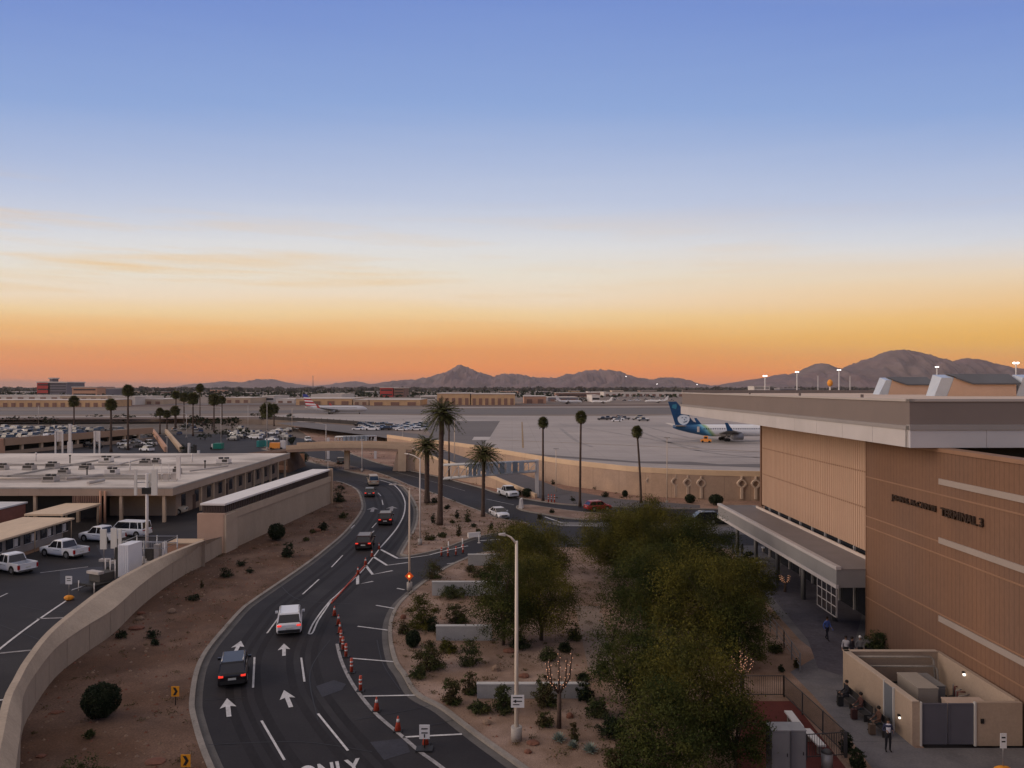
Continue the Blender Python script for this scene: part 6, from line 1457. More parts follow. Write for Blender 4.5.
def bush(label, px, py, wpx, hpx, m, seed, name='desert_shrub', group='desert shrubs', z=.13, leaf=.09, n=900, ball=False):
    p = P(px, py, z); s = p.y / F; rs = np.random.RandomState(seed); r = wpx * s / 2; h = hpx * s * 1.0
    t = T(name, label, 'shrub', tuple(p), 0, group)
    if ball: C = rs.randn(n * 2, 3); C /= np.linalg.norm(C, axis=1)[:, None]; C *= (rs.uniform(.78, 1.0, (n * 2, 1))) * (1 + .06 * np.sin(C[:, :1] * 7) * np.cos(C[:, 1:2] * 6)); C = C * np.array([r, r, h / 2]) + np.array([0, 0, h / 2]); V = leaf_quads(C, leaf * .8, rs, .6)
    else: V, cc = clumps(rs, (0, 0, h * .28), (r * 1.0, r * .95, h * .66), 70, n * 2, leaf * .8, clr=.30, shell=.25, asp=.5, zmin=.03)
    b = MB()
    for i in range(5): a = i * 1.3 + seed; b.tube([(0, 0, 0), (math.cos(a) * r * .3, math.sin(a) * r * .3, h * .5)], [.04, .015], 5, cap=False)
    if ball: b.ell((0, 0, h * .5), (r * .74, r * .74, h * .37), 10, 7)
    b.build('stems', m_bark if not ball else m_bushd, t); quads('foliage', V, m, t); return t
BL = [('round clipped dark bush on the left dirt bank, largest ball', 101, 717, 37, 34, m_bushd, 1, 2600), ('round dark bush beside the strip building wall', 276.5, 540, 17, 17, m_bushd, 1, 1100), ('dark bush below the strip building wall, right of the round one', 288, 557, 13, 16, m_bushd, 0, 700), ('dark tall bush at the far end of the strip building', 340, 502, 14, 20, m_bushd, 0, 1000), ('tall brown bush leaning on the end pier', 331, 500, 8, 22, m_bushr, 0, 500),
      ('small green bush below the far dark bush', 343, 518, 9, 7, m_bush, 0, 350), ('dark bush in the middle of the far dirt bank', 323, 530, 11, 9, m_bushd, 0, 500), ('large dark bush left of the bridge', 301, 464, 16, 13, m_bushd, 1, 900), ('sparse green bush at the bottom left edge', 78, 800, 60, 42, m_bush, 0, 2200),
      ('small dark bush at the foot of the sound wall', 121, 638, 13, 8, m_bushd, 0, 350), ('low dark bush in the middle of the bank, upper one', 152, 638, 15, 9, m_bushd, 0, 400), ('tiny dark bush just below the middle bank bush', 155, 645, 9, 6, m_bushd, 0, 250), ('dark bush in the upper part of the left bank', 226, 577, 15, 11, m_bushd, 0, 500), ('small dark bush on the bank above the upper one', 241, 566, 10, 7, m_bushd, 0, 300), ('tiny bush at the top of the bank near the kerb', 250, 573, 8, 6, m_bushd, 0, 200), ('low bush spread beside the sound wall', 193, 600, 16, 6, m_bushd, 0, 350), ('thin brown weed on the bank', 202, 588, 4, 10, m_bushr, 0, 120), ('small green weed below the largest ball bush', 89, 738, 11, 9, m_bush, 0, 250),
      ('yellowish round bush at the top of the garden kerb', 434, 578, 26, 21, m_bushr, 0, 1500), ('big yellow green bush at the kerb beside the lamp', 422, 627, 32, 38, m_mesq, 0, 3200), ('dark bush behind the big yellow green one', 433, 631, 12, 18, m_bushd, 0, 600), ('small clipped dark ball at the garden kerb', 413, 647, 15, 17, m_bushd, 1, 1100), ('wide brown green bush below the middle garden wall', 432, 668, 34, 30, m_bushr, 0, 2400), ('green bush before the upper garden wall', 452, 598, 26, 16, m_bush, 0, 1500), ('brown green bush between upper and middle garden walls', 457, 623, 24, 23, m_bushr, 0, 1700), ('open ragged bush before the middle garden wall', 470, 665, 24, 36, m_bush, 0, 1300), ('dark pointed bush low at the garden kerb', 452, 704, 20, 30, m_bushr, 0, 1600),
      ('dark green bush behind the lamp sign', 504, 712, 22, 34, m_bush, 0, 1700), ('grassy spiky bush over the nearest garden wall', 546, 706, 26, 36, m_bushr, 0, 1700), ('dark bush at the right end of the nearest garden wall', 586, 700, 18, 24, m_bushd, 0, 1100), ('dark bush under the path edge trees', 565, 652, 14, 12, m_bushd, 0, 700), ('low dark bush beside the path end', 583, 680, 14, 8, m_bushd, 0, 400), ('dark sprawling bush at the path end', 602, 675, 16, 14, m_bushd, 0, 700), ('small dark bush below the upper right garden wall', 478, 592, 10, 14, m_bushd, 0, 500), ('dark bush right of the upper garden path', 490, 604, 12, 18, m_bush, 0, 600),
      ('thin reddish plant beside the agaves', 574, 741, 9, 26, m_bushr, 0, 350),
      ('dark bush below the diamond wall, left of pair', 690, 503, 11, 9, m_bushd, 1, 500), ('wide dark bush below the diamond wall, right of pair', 716, 505, 15, 11, m_bushd, 1, 700), ('small dark bush on the red strip by the third thin palm', 625, 497, 6, 7, m_bushd, 1, 300), ('dark bush on the red strip between the thin palms', 605, 497, 8, 6, m_bushd, 0, 300), ('dark round bush under the wall, right of gantry', 564, 484, 10, 9, m_bushd, 1, 400), ('small dark bush right of the gantry post', 553, 484.5, 4, 6, m_bushd, 0, 150), ('tiny bush in the middle of the red strip', 596, 489.5, 6, 4, m_bushr, 0, 150), ('low bush near the ramp end by the second thin palm', 573, 501, 5, 4, m_bushd, 0, 150), ('dark bush under the gantry beside the post', 527, 497, 11, 9, m_bushd, 1, 500), ('small brown bush left of the gantry post bush', 520, 495, 6, 7, m_bushr, 0, 250),
      ('dark bush right of the thin palm at the gantry left end', 447, 474, 6, 7, m_bushd, 1, 250), ('bush on the island behind the barrier', 552, 513, 5, 5, m_bushd, 0, 200),
      ('low bush at the foot of the bend lamp', 430, 540, 12, 6, m_bushr, 0, 400), ('low bush beside the tallest palm foot', 442, 537, 9, 6, m_bush, 0, 300), ('small median bush near the left lamp', 434, 503, 8, 6, m_bushd, 0, 300), ('small median bush behind the tallest palm', 447, 509, 6, 5, m_bushd, 0, 250), ('small median bush in the middle of the bed', 474, 527, 6, 4, m_bushd, 0, 200), ('small median bush towards the point', 478, 532, 5, 4, m_bushr, 0, 200), ('tiny median bush below the middle one', 452, 523, 6, 3, m_bushr, 0, 150), ('yucca like dark plant in the median, left one', 433, 523, 5, 13, m_bushd, 0, 200), ('upright dark plant in the median, middle one', 468, 522, 7, 15, m_bush, 0, 300), ('upright dark plant in the median behind the middle one', 457, 518, 5, 9, m_bushd, 0, 200), ('ragged upright plant in the median front', 459, 536, 6, 13, m_bushr, 0, 250), ('dark upright plant near the median point', 491, 529, 4, 8, m_bushd, 0, 150), ('brown plant by the crossing island', 540, 520, 6, 8, m_bushr, 0, 200),
      ('small dark bush above the bank kerb bend', 313, 533, 7, 4, m_bushr, 0, 150), ('tiny reddish bush on the bank between rocks', 306, 541, 6, 4, m_bushr, 0, 150), ('dark bush behind the terminal corner', 879, 648, 26, 20, m_bush, 0, 1600), ('dark grass tuft along the terminal wall', 895, 652, 14, 12, m_bushd, 0, 700),
      ('dark spiky hedge plant at the pavement edge, upper', 846, 752, 12, 24, m_bushd, 0, 900), ('dark spiky hedge plant at the pavement edge, lower', 858, 768, 14, 26, m_bushd, 0, 900), ('green bush by the fenced yard corner', 775, 652, 16, 12, m_bush, 0, 700), ('small shrub by the handrail foot', 797, 668, 7, 10, m_bushr, 0, 300), ('dark shrub below the handrail', 781, 672, 6, 9, m_bushd, 0, 250),
      ('leafy planting under the canopy edge', 752, 572, 22, 12, m_bush, 0, 900), ('dark planting by the crossing', 750, 560, 16, 9, m_bushd, 0, 700), ('broad olive bush between the kerb and the clipped ball', 404, 634, 14, 15, m_bushr, 0, 700), ('low spreading bush at the garden kerb below the clipped ball', 418, 678, 18, 13, m_bush, 0, 800), ('yellowish bush left of the ragged garden bush', 448, 652, 18, 16, m_mesq, 0, 900), ('tall olive bush at the left end of the nearest garden wall', 470, 694, 18, 24, m_bushr, 0, 1200), ('wide low bush in front of the nearest garden wall', 480, 712, 22, 12, m_bush, 0, 900), ('dark bush under the left garden trees', 520, 648, 22, 15, m_bushd, 0, 1000), ('olive bush at the foot of the two left garden trees', 548, 660, 20, 14, m_bush, 0, 900), ('bushy clump at the left edge of the gravel path', 574, 640, 16, 18, m_bush, 0, 800), ('bush cluster behind the third garden wall', 480, 577, 22, 13, m_bushr, 0, 900), ('pale green bush before the farthest garden wall', 492, 570, 18, 13, m_mesq, 0, 800), ('dry bush beside the side road mouth', 470, 572, 12, 9, m_bushr, 0, 500), ('spiky bush near the foot of the warm lit cactus', 545, 726, 16, 15, m_bushr, 0, 700), ('dark bush under the right clump edge by the agaves', 612, 735, 30, 22, m_bushd, 0, 1600), ('olive bush at the lower edge of the right clump', 596, 716, 24, 20, m_bush, 0, 1200), ('tall wild bush at the bottom of the garden', 620, 766, 34, 26, m_bushr, 0, 1800),
      ('leafy planting nearer the canopy columns', 770, 588, 22, 16, m_bush, 0, 900)]
for i, (lab, px, py, wp, hp, m, ball, n) in enumerate(BL): bush(lab, px, py, wp, hp, m, 100 + i, n=n, ball=bool(ball), leaf=.075 if py > 560 else .11, name='clipped_bush' if ball else 'desert_shrub')
# far tree belts and single far trees
def far_tree(label, px, py, wpx, hpx, seed, z=0, m=None, n=420):
    p = P(px, py, z); s = p.y / F; r = wpx * s / 2; h = hpx * s; rs = np.random.RandomState(seed)
    t = T('shade_tree', label, 'tree', tuple(p), 0, 'dark shade trees in the distance'); MB().tube([(0, 0, 0), (0, 0, h * .5)], [h * .04, h * .03], 6).build('trunk', m_bark, t)
    V, _ = clumps(rs, (0, 0, h * .55), (r, r * .8, h * .42), 26, n, h * .075, clr=.35, shell=.3, zmin=.2); quads('crown', V, m or m_bushd, t)
FT = [(12, 424, 22, 9, 'left edge, behind the deck'), (38, 423, 22, 8, 'by the slim left lamp'), (124, 422, 22, 9, 'under the tallest left palm'), (133, 421, 12, 6, 'right of the tallest left palm'), (212, 430, 30, 15, 'wide one under the palm group'), (232, 429, 24, 13, 'right part of the palm group'), (243, 436, 18, 9, 'left of the tall lamp'), (234, 440, 14, 7, 'below the wide one'), (270, 424, 18, 12, 'beside the palm left of the airliner'), (290, 421, 10, 8, 'just left of the striped airliner'), (184, 430, 12, 6, 'by the ramp lamp'), (255, 417, 10, 5, 'behind the tall lamp'), (147, 450, 22, 9, 'grassy one left of the ramp'), (188, 452, 14, 9, 'at the ramp foot'), (292, 446, 8, 10, 'left abutment of the bridge'), (583, 402.5, 10, 6, 'beside the white tall box'), (50, 425, 16, 9, 'under the first left palm'), (96, 421, 20, 8, 'between the two left palms'), (160, 419, 18, 7, 'behind the short palms by the ramp'), (196, 425, 20, 11, 'at the foot of the dense palm group'), (205, 440, 14, 8, 'between the ramp and the green container'), (222, 437, 16, 9, 'below the palm group at the lot edge'), (150, 438, 12, 6, 'in the planter between the deck and the ramp'), (300, 423, 10, 5, 'under the striped airliner tail')]
for i, (px, py, w_, h_, d_) in enumerate(FT): far_tree('dark shade tree, ' + d_, px, py, w_, h_, 300 + i, z=AZ if py < 420 else 0)
rs = np.random.RandomState(9)
def belt(name, label, x0, x1, y_px, hpx, n, size, seed, m):
    rs = np.random.RandomState(seed); px = rs.uniform(x0, x1, n); Yd = (H - AZ) * F / (y_px - HZ) * rs.uniform(.8, 1.7, n); X = (px - 512) / F * Yd
    hh = hpx * Yd / F * (.35 + .65 * np.abs(np.sin(px * .23) * np.sin(px * .071 + 1)))
    Z = AZ + hh * rs.rand(n); V = leaf_quads(np.stack([X, Yd, Z], 1), size, rs, .9); o = quads(name, V, m); return tag(o, label, 'trees', kind='stuff')
belt('distant_treeline', 'dark belt of distant trees along the horizon', -120, 1100, 390.5, 2.6, 9000, 9.0, 1, M('far_tree', (.05, .045, .035), .9, .2, .02))
belt('middle_treeline', 'dark trees among the buildings beyond the runway', -80, 760, 395.5, 3.0, 5000, 3.0, 2, m_bushd)

# ---------------------------------------------------------------- palms
def frond(L_, a, el, rs, nl=22, wl=.5, droop=1.0):
    """feather frond: curved rib with leaflets both sides; returns quads"""
    t = np.linspace(.12, 1, nl); x = L_ * t * math.cos(el); z = L_ * t * math.sin(el) - droop * L_ * t ** 2 * .55
    P0 = np.stack([x * math.cos(a), x * math.sin(a), z], 1); side = np.array([-math.sin(a), math.cos(a), 0]); fw = np.array([math.cos(a) * .75, math.sin(a) * .75, -.35])
    out = []
    for s in (-1, 1):
        ln = wl * np.sin(np.clip(t * PI * .95, .2, 3))[:, None] * rs.uniform(.8, 1.2, (nl, 1)); tip = P0 + (side * s * .8 + fw * .6) * ln + rs.randn(nl, 3) * .04; w_ = np.array([math.cos(a), math.sin(a), -.2]) * L_ * .022
        out.append(np.stack([P0 - w_, P0 + w_, tip + w_ * .4, tip - w_ * .4], 1))
    w_ = np.array([-math.sin(a), math.cos(a), 0]) * .035
    out.append(np.stack([P0[:-1] - w_, P0[:-1] + w_, P0[1:] + w_, P0[1:] - w_], 1))
    return np.concatenate(out)
def date_palm(label, px, py, top, wpx, seed, lean=0, z=.13, rad=.3, nf=92):
    p = P(px, py, z); s = p.y / F; rs = np.random.RandomState(seed); R_ = wpx * s / 2; zt = H - (top - HZ) * s - z; hc = zt - R_ * .55
    t = T('date_palm', label, 'palm tree', tuple(p), 0, 'date palms on the median')
    lx = lean * s; b = MB(); n = 26
    b.tube([(lx * (i / n) ** 1.4, 0, hc * i / n) for i in range(n + 1)], [rad * (1.25 - .35 * min(1, i / 6)) * (1 + .10 * (i % 2)) for i in range(n + 1)], 12)
    b.tube([(lx, 0, hc - .5), (lx, 0, hc + .35)], [rad * 1.15, rad * .7], 12); b.build('trunk', m_palmb, t)
    q = []
    for i in range(nf):
        a = i * 2.399; el = 1.25 - 1.9 * (i / nf) ** .9; q.append(frond(R_ * rs.uniform(1.1, 1.35), a, el, rs, 24, R_ * .22, .45 + .5 * rs.rand()))
    V = np.concatenate(q) + np.array([lx, 0, hc]); quads('crown', V, m_palm, t)
    q = [frond(R_ * .6, i * .8, -1.1, rs, 12, R_ * .12, .3) for i in range(9)]; quads('dry_fronds', np.concatenate(q) + np.array([lx, 0, hc - .1]), m_palmd, t)
    return t
date_palm('tallest date palm in the median with a wide crown', 440, 525, 402, 38, 1, 2, rad=.36)
date_palm('shorter date palm behind the tallest one, before the ramp wall', 427, 503, 437, 30, 2, 0, rad=.42)
date_palm('date palm in front of the sign gantry', 483, 516.5, 445, 33, 3, 1, rad=.27)
def fan_palm(label, px, py, top, wpx, seed, z=.13, rad=.18, lean=0, group='tall thin fan palms', skirt=1.0):
    p = P(px, py, z); s = p.y / F; rs = np.random.RandomState(seed); R_ = wpx * s / 2; zt = H - (top - HZ) * s - z; hc = zt - R_ * .9
    t = T('fan_palm', label, 'palm tree', tuple(p), 0, group); lx = lean * s
    MB().tube([(lx * (i / 12) ** 1.5, 0, hc * i / 12) for i in range(13)], [rad * (1.7 if i == 0 else 1.15 - .35 * i / 12) for i in range(13)], 8).build('trunk', m_palmb, t)
    q = []
    for i in range(84):
        a = i * 2.399; el = 1.45 - 2.3 * (i / 84); L_ = R_ * rs.uniform(.55, .8); d = np.array([math.cos(a) * math.cos(el), math.sin(a) * math.cos(el), math.sin(el)])
        c = d * L_; sd = np.array([-math.sin(a), math.cos(a), 0.]); up = np.cross(d, sd)
        for j in range(9):
            th = (j - 4) * .30; dd_ = d * math.cos(th) + sd * math.sin(th); tip = c + dd_ * R_ * rs.uniform(.38, .55) + np.array([0, 0, -.12 * R_]); w_ = (sd * math.cos(th) - d * math.sin(th)) * R_ * .07
            q.append(np.stack([c * .9, c + w_, tip, c - w_]))
    u_ = rs.randn(420, 3); u_ /= np.linalg.norm(u_, axis=1)[:, None]; u_ *= R_ * rs.uniform(.35, .88, (420, 1))
    V = np.concatenate([np.array(q), leaf_quads(u_, R_ * .2, rs, .3, .8)]) + np.array([lx, 0, hc]); quads('crown', V, m_palm, t)
    C = rs.randn(260, 3) * np.array([R_ * .22, R_ * .22, 0]) + np.array([lx, 0, hc]); C[:, 2] = hc - rs.rand(260) * R_ * 1.0 * skirt
    quads('dry_fronds', leaf_quads(C, R_ * .18, rs, .3, 2.5), m_palmd, t); return t
fan_palm('thin fan palm left of the three before the apron', 543, 501, 417, 12, 11, lean=0); fan_palm('tallest thin fan palm of the three before the apron', 580, 506.5, 411, 13, 12, lean=1)
fan_palm('thin leaning fan palm of the three before the diamond wall', 641, 503, 426, 12.5, 13, lean=-4); fan_palm('thin fan palm behind the tallest date palm', 449, 480, 415, 10, 14)
for i, (px, py, top, wp, d_) in enumerate([(74, 434, 396, 12, 'before the freight shed, leftmost one'), (111, 452, 399, 13, 'second from the left beside the deck'), (128, 450, 385, 13, 'tallest one above the skyline at left'), (160, 434, 408, 9, 'short one left of the ramp top'), (167, 433, 410, 9, 'short one above the ramp'), (175, 431, 406, 11, 'short bushy one right of the ramp top'), (176, 428, 391, 9, 'left in the dense palm group'), (184, 426, 393, 10, 'second in the dense palm group'), (193, 436, 393, 13, 'broad one in the dense palm group'), (200, 420, 384, 9, 'dark one rising above the dense group'), (214, 432, 394, 13, 'right one in the dense palm group'), (222, 425, 396, 9, 'far right of the dense palm group'), (267, 430, 403, 16, 'wide one left of the striped airliner'), (274, 426, 404, 11, 'behind the wide one left of the airliner')]):
    fan_palm('distant fan palm, ' + d_, px, py, top, wp, 60 + i, z=0, rad=.3, group='fan palms in the distance', skirt=.8)
# agaves, ocotillo wrapped with lights, boulders
def agave(label, px, py, wpx, seed):
    p = P(px, py, .13); s = p.y / F; r = wpx * s / 2; rs = np.random.RandomState(seed); t = T('agave', label, 'agave', tuple(p), 0, 'pale blue agaves'); q = []
    for i in range(46):
        a = i * 2.399; el = 1.35 - 1.2 * i / 46; d = np.array([math.cos(a) * math.cos(el), math.sin(a) * math.cos(el), math.sin(el)]); sd = np.array([-math.sin(a), math.cos(a), 0]) * r * .13
        q.append(np.stack([d * .05 - sd * .6, d * r * .5 - sd, d * r * 1.15, d * r * .5 + sd]))
    quads('leaves', np.array(q), m_agave, t); MB().ell((0, 0, .05), (r * .25, r * .25, r * .2), 8, 5).build('stem', m_agave, t)
agave('pale blue agave left of the three, by the dark trunk', 559, 741, 17, 1); agave('small pale blue agave in the middle of the three', 573, 747, 13, 2); agave('pale blue agave right of the three', 590, 752, 18, 3)
m_bulb = M('warm_bulb', (1.0, .50, .30), .5, 0, emit=.45)
def lit_shrub(label, px, py, h, seed, spread=.5):
    p = P(px, py, .13); rg = random.Random(seed); t = T('ocotillo', label, 'cactus', tuple(p), 0)
    b = MB(); b.tube([(0, 0, 0), (.02, 0, h * .45)], [.14, .11], 8); lights = MB(); arms = []
    for i in range(5):
        a = i * 1.26 + rg.random(); tip = (math.cos(a) * spread * rg.uniform(.6, 1), math.sin(a) * spread, h * rg.uniform(.8, 1)); pts = [(0, 0, h * .42), (tip[0] * .8, tip[1] * .8, h * .6), tip]; b.tube(pts, [.07, .06, .04], 6)
        for j in range(11):
            u = .25 + .75 * j / 11; q = Vector(pts[0]).lerp(Vector(pts[1]), u * 2) if u < .5 else Vector(pts[1]).lerp(Vector(pts[2]), u * 2 - 1); an = j * 2.1; lights.ell((q.x + .08 * math.cos(an), q.y + .08 * math.sin(an), q.z), (.028, .028, .028), 5, 4)
    b.build('trunk', m_palmb, t); lights.build('light_string', m_bulb, t); return t
lit_shrub('branching cactus wrapped in warm fairy lights in the garden', 559, 728, 4.6, 1, .8)
lit_shrub('branching plant with warm lights near the fence corner', 742, 690, 2.4, 2, .9)
lit_shrub('small plant with orange lights under the canopy', 785, 592, 1.8, 3, .5)
m_rock = M('desert_rock', (.20, .135, .095), .9, .2, 2, 5, bump=.4, bscale=6); m_rockr = M('red_rock', (.15, .065, .042), .9, .2, 2, 5, bump=.4, bscale=6)
def rock(label, px, py, wpx, hpx, m, seed):
    p = P(px, py, .11); s = p.y / F; o = MB().ell((0, 0, hpx * s * .3), (wpx * s / 2, wpx * s / 2.6, hpx * s * .6), 9, 6, jit=.16, rg=random.Random(seed)).build('boulder', m); o.location = p; tag(o, label, 'rock', 'boulders in the planting')
for i, a in enumerate([('tan boulder between the middle and nearest garden walls', 496, 671, 10, 7, m_rock), ('pinkish boulder right of the lamp', 487, 724, 9, 5, m_rock), ('reddish small rock left of the agave trunk', 570, 718, 8, 6, m_rockr), ('flat red rock patch at the kerb by the lamp foot', 533, 744, 14, 4, m_rockr), ('small red rock below the flat one', 528, 753, 8, 4, m_rockr), ('low red rock beside the nearest wall', 524, 677, 12, 4, m_rockr), ('dark red low rock right of the small trunk', 510, 652, 14, 4, m_rockr), ('red rock at the garden kerb near the sign lamp', 403, 619, 6, 5, m_rockr), ('pale rock at the garden kerb by the big bush', 406, 611, 6, 4, m_rock),
                           ('flat pale rock on the far bank', 339, 508, 8, 4, m_rock), ('reddish rock beside the sound wall, long', 137, 629, 17, 3.5, m_rockr), ('pale rocks on the bank below the long rock', 140, 620, 9, 4, m_rock), ('pale boulder in the upper bank', 172, 613, 9, 5, m_rock), ('flat red rock near the sound wall foot', 141, 614, 9, 3, m_rockr), ('dark flat rock far down the bank', 56, 713, 12, 2.5, m_rockr), ('flat stone at the lower bank', 41, 757, 11, 3, m_rockr), ('small stone on the lower bank', 155, 762, 22, 2.5, m_rockr), ('tan boulder near the kerb by the far bush', 317, 531, 9, 3, m_rockr)]): rock(*a, 200 + i)
# scattered pebbles and gravel are too many to count
rs = np.random.RandomState(77)
def pebbles(name, label, poly_pts, n, z, m, smin, smax, seed):
    rs = np.random.RandomState(seed); pts = np.array([(p[0], p[1]) for p in poly_pts]); x0, y0 = pts.min(0); x1, y1 = pts.max(0); b = MB(); k_ = 0
    from mathutils.geometry import intersect_point_tri_2d
    def inside(x, y):
        c = False; j = len(pts) - 1
        for i in range(len(pts)):
            if (pts[i][1] > y) != (pts[j][1] > y) and x < (pts[j][0] - pts[i][0]) * (y - pts[i][1]) / (pts[j][1] - pts[i][1]) + pts[i][0]: c = not c
            j = i
        return c
    while k_ < n:
        x, y = rs.uniform(x0, x1), rs.uniform(y0, y1)
        if not inside(x, y): continue
        k_ += 1; s = rs.uniform(smin, smax); a = rs.uniform(0, 6)
        v = [(x + s * math.cos(a + i * 1.257) * rs.uniform(.7, 1.2), y + s * math.sin(a + i * 1.257) * rs.uniform(.7, 1.2), z - .01) for i in range(5)]; v.append((x, y, z + s * .7)); b.add(v, [(i, (i + 1) % 5, 5) for i in range(5)], rs.randint(2))
    tag(b.build(name, m), label, 'gravel', kind='stuff')
pebbles('bank_gravel', 'loose stones scattered over the left dirt bank', bank, 1500, .13, [m_rock, m_rockr], .04, .16, 5)
pebbles('garden_gravel', 'loose stones scattered over the garden bed', [(p.x, p.y) for p in G_kerb] + [tuple(P(a_, b_)[:2]) for a_, b_ in [(735, 900), (735, 768), (738, 700), (772, 668), (750, 610), (735, 552), (640, 550), (560, 548)]], 1400, .13, [m_rock, m_rockr], .03, .12, 6)
pebbles('median_gravel', 'loose stones scattered over the median bed', [(p.x, p.y) for p in med], 500, .13, [m_rock, m_rockr], .06, .2, 7)
def weeds(name, label, poly_pts, n, seed, m, size=.07, per=14, sp=.22, hh=.28):
    rs = np.random.RandomState(seed); pts = [(p[0], p[1]) for p in poly_pts]; xs_ = [p[0] for p in pts]; ys_ = [p[1] for p in pts]; C = []
    while len(C) < n * per:
        x, y = rs.uniform(min(xs_), max(xs_)), rs.uniform(min(ys_), max(ys_)); c = False; j = len(pts) - 1
        for i in range(len(pts)):
            if (pts[i][1] > y) != (pts[j][1] > y) and x < (pts[j][0] - pts[i][0]) * (y - pts[i][1]) / (pts[j][1] - pts[i][1]) + pts[i][0]: c = not c
            j = i
        if not c: continue
        k_ = rs.uniform(.4, 1.6)
        for _ in range(per): C.append((x + rs.randn() * sp * k_, y + rs.randn() * sp * k_, .14 + abs(rs.randn()) * hh * .4 * k_))
    return tag(quads(name, leaf_quads(np.array(C), size, rs, .3), m), label, 'weeds', kind='stuff')
m_dry = leafmat('dry_weed', (.10, .07, .035), (.06, .055, .022), 1.5)
gard2 = [(p.x, p.y) for p in G_kerb] + [tuple(P(a_, b_)[:2]) for a_, b_ in [(735, 900), (735, 768), (738, 700), (772, 668), (750, 610), (735, 552), (640, 550), (560, 548)]]
weeds('garden_weeds', 'dry weeds and low ground cover in the garden bed', gard2, 620, 1, m_dry, per=34)
weeds('bank_weeds', 'dry weeds dotted over the left dirt bank', bank, 260, 2, m_dry, per=20)
weeds('median_weeds', 'dry weeds dotted over the median bed', [(p.x, p.y) for p in med], 160, 3, m_dry, .12, 20, .35, .35)
weeds('strip_weeds', 'dry weeds under the apron wall', strip, 160, 4, m_dry, .14, 20, .4, .4)
# low concrete garden walls
m_gw = M('garden_wall_conc', (.30, .29, .275), .85, .12, .8, 5, fine=.06, fscale=10)
for px0, px1, py, top, lab in [(477, 588, 699, 682, 'nearest low grey garden wall, by the lamp sign'), (436, 492, 641, 624, 'middle low grey garden wall behind the ragged bush'), (432, 506, 596, 580, 'third low grey garden wall behind the green bush'), (468, 500, 566, 553, 'farthest low grey garden wall near the side road')]:
    a, c = P(px0, py, .1), P(px1, py, .1); h = (py - top) * a.y / F * .9
    r = T('garden_wall', lab, 'wall', ((a.x + c.x) / 2, a.y, .1), 0, 'low garden walls'); hl = (c.x - a.x) / 2
    MB().box(-hl, hl, 0, .3, 0, h - .08).build('wall_body', m_gw, r); MB().box(-hl - .03, hl + .03, -.03, .33, h - .08, h).build('coping', M('garden_coping', (.42, .41, .39), .8, .08, 1), r)

# ================================================================ FENCED YARD, RAILS, BENCHES
m_rail = M('rail_metal', (.20, .20, .205), .5, .05, 1, metal=.3); m_fen = M('dark_fence', (.05, .05, .052), .6, .1, 2)
def fence(label, pts, h, m, step=.13, name='metal_fence', bars=True, post=2.2, rails=(.12, .98)):
    pts = [Vector(p) for p in pts]; r = T(name, label, 'fence', tuple(pts[0])); b = MB(); rl = MB()
    for a, c in zip(pts, pts[1:]):
        L_ = (c - a).length; n = max(1, int(L_ / post))
        for i in range(n + 1): q = a.lerp(c, i / n); MB().box(q.x - .035, q.x + .035, q.y - .035, q.y + .035, q.z, q.z + h).build('post', m, r, True)
        for k_ in rails: rl.tube([a + Vector((0, 0, h * k_)), c + Vector((0, 0, h * k_))], .028, 5)
        if bars:
            k_ = int(L_ / step)
            for i in range(k_): q = a.lerp(c, (i + .5) / k_); b.box(q.x - .009, q.x + .009, q.y - .009, q.y + .009, q.z + .1, q.z + h)
    rl.build('rail', m, r, True)
    if bars: b.build('bars', m, r, True)
    return r
K = lambda px, py: P(px, py, .14)
ya = struct('play_surface', MB().poly([K(a, b_) for a, b_ in [(742, 701), (793, 701), (846, 768), (862, 800), (730, 800), (738, 745)]]), M('red_rubber', (.095, .022, .018), .9, .15, 1.5, 5, fine=.15, fscale=20))
fence('dark picket fence around the red surfaced yard', [K(741, 697), K(784, 697), K(846, 757), K(846.5, 757.5)], 1.35, m_fen)
fence('dark picket fence at the near end of the red surfaced yard', [K(806, 760), K(845, 757.5)], 1.35, m_fen)
fence('grey handrail along the ramp beside the purple paving', [K(764, 624), K(784, 648), K(800, 672)], 1.3, m_rail, bars=False, name='handrail', rails=(.35, .65, .98), post=1.8)
for px, py, qx, qy, lab in [(788, 717, 800, 733, 'white slab bench in the red yard, upper one'), (806, 735, 822, 752, 'white slab bench in the red yard, lower one')]:
    a, c = P(px, py - 5, .6), P(qx, qy - 5, .6); d = (c - a).normalized(); n_ = Vector((-d.y, d.x, 0)) * .22
    r = T('slab_bench', lab, 'bench', (a.x, a.y, .14), 0, 'white slab benches')
    MB().hexa([a - n_, c - n_, c + n_, a + n_], [v + Vector((0, 0, .09)) for v in (a - n_, c - n_, c + n_, a + n_)]).build('seat', M('bench_white', (.58, .57, .56), .6, .05, 2), r, True)
    for u in (.15, .85): q = a.lerp(c, u); MB().box(q.x - .12, q.x + .12, q.y - .1, q.y + .1, .14, .6).build('leg', m_kerb, r, True)
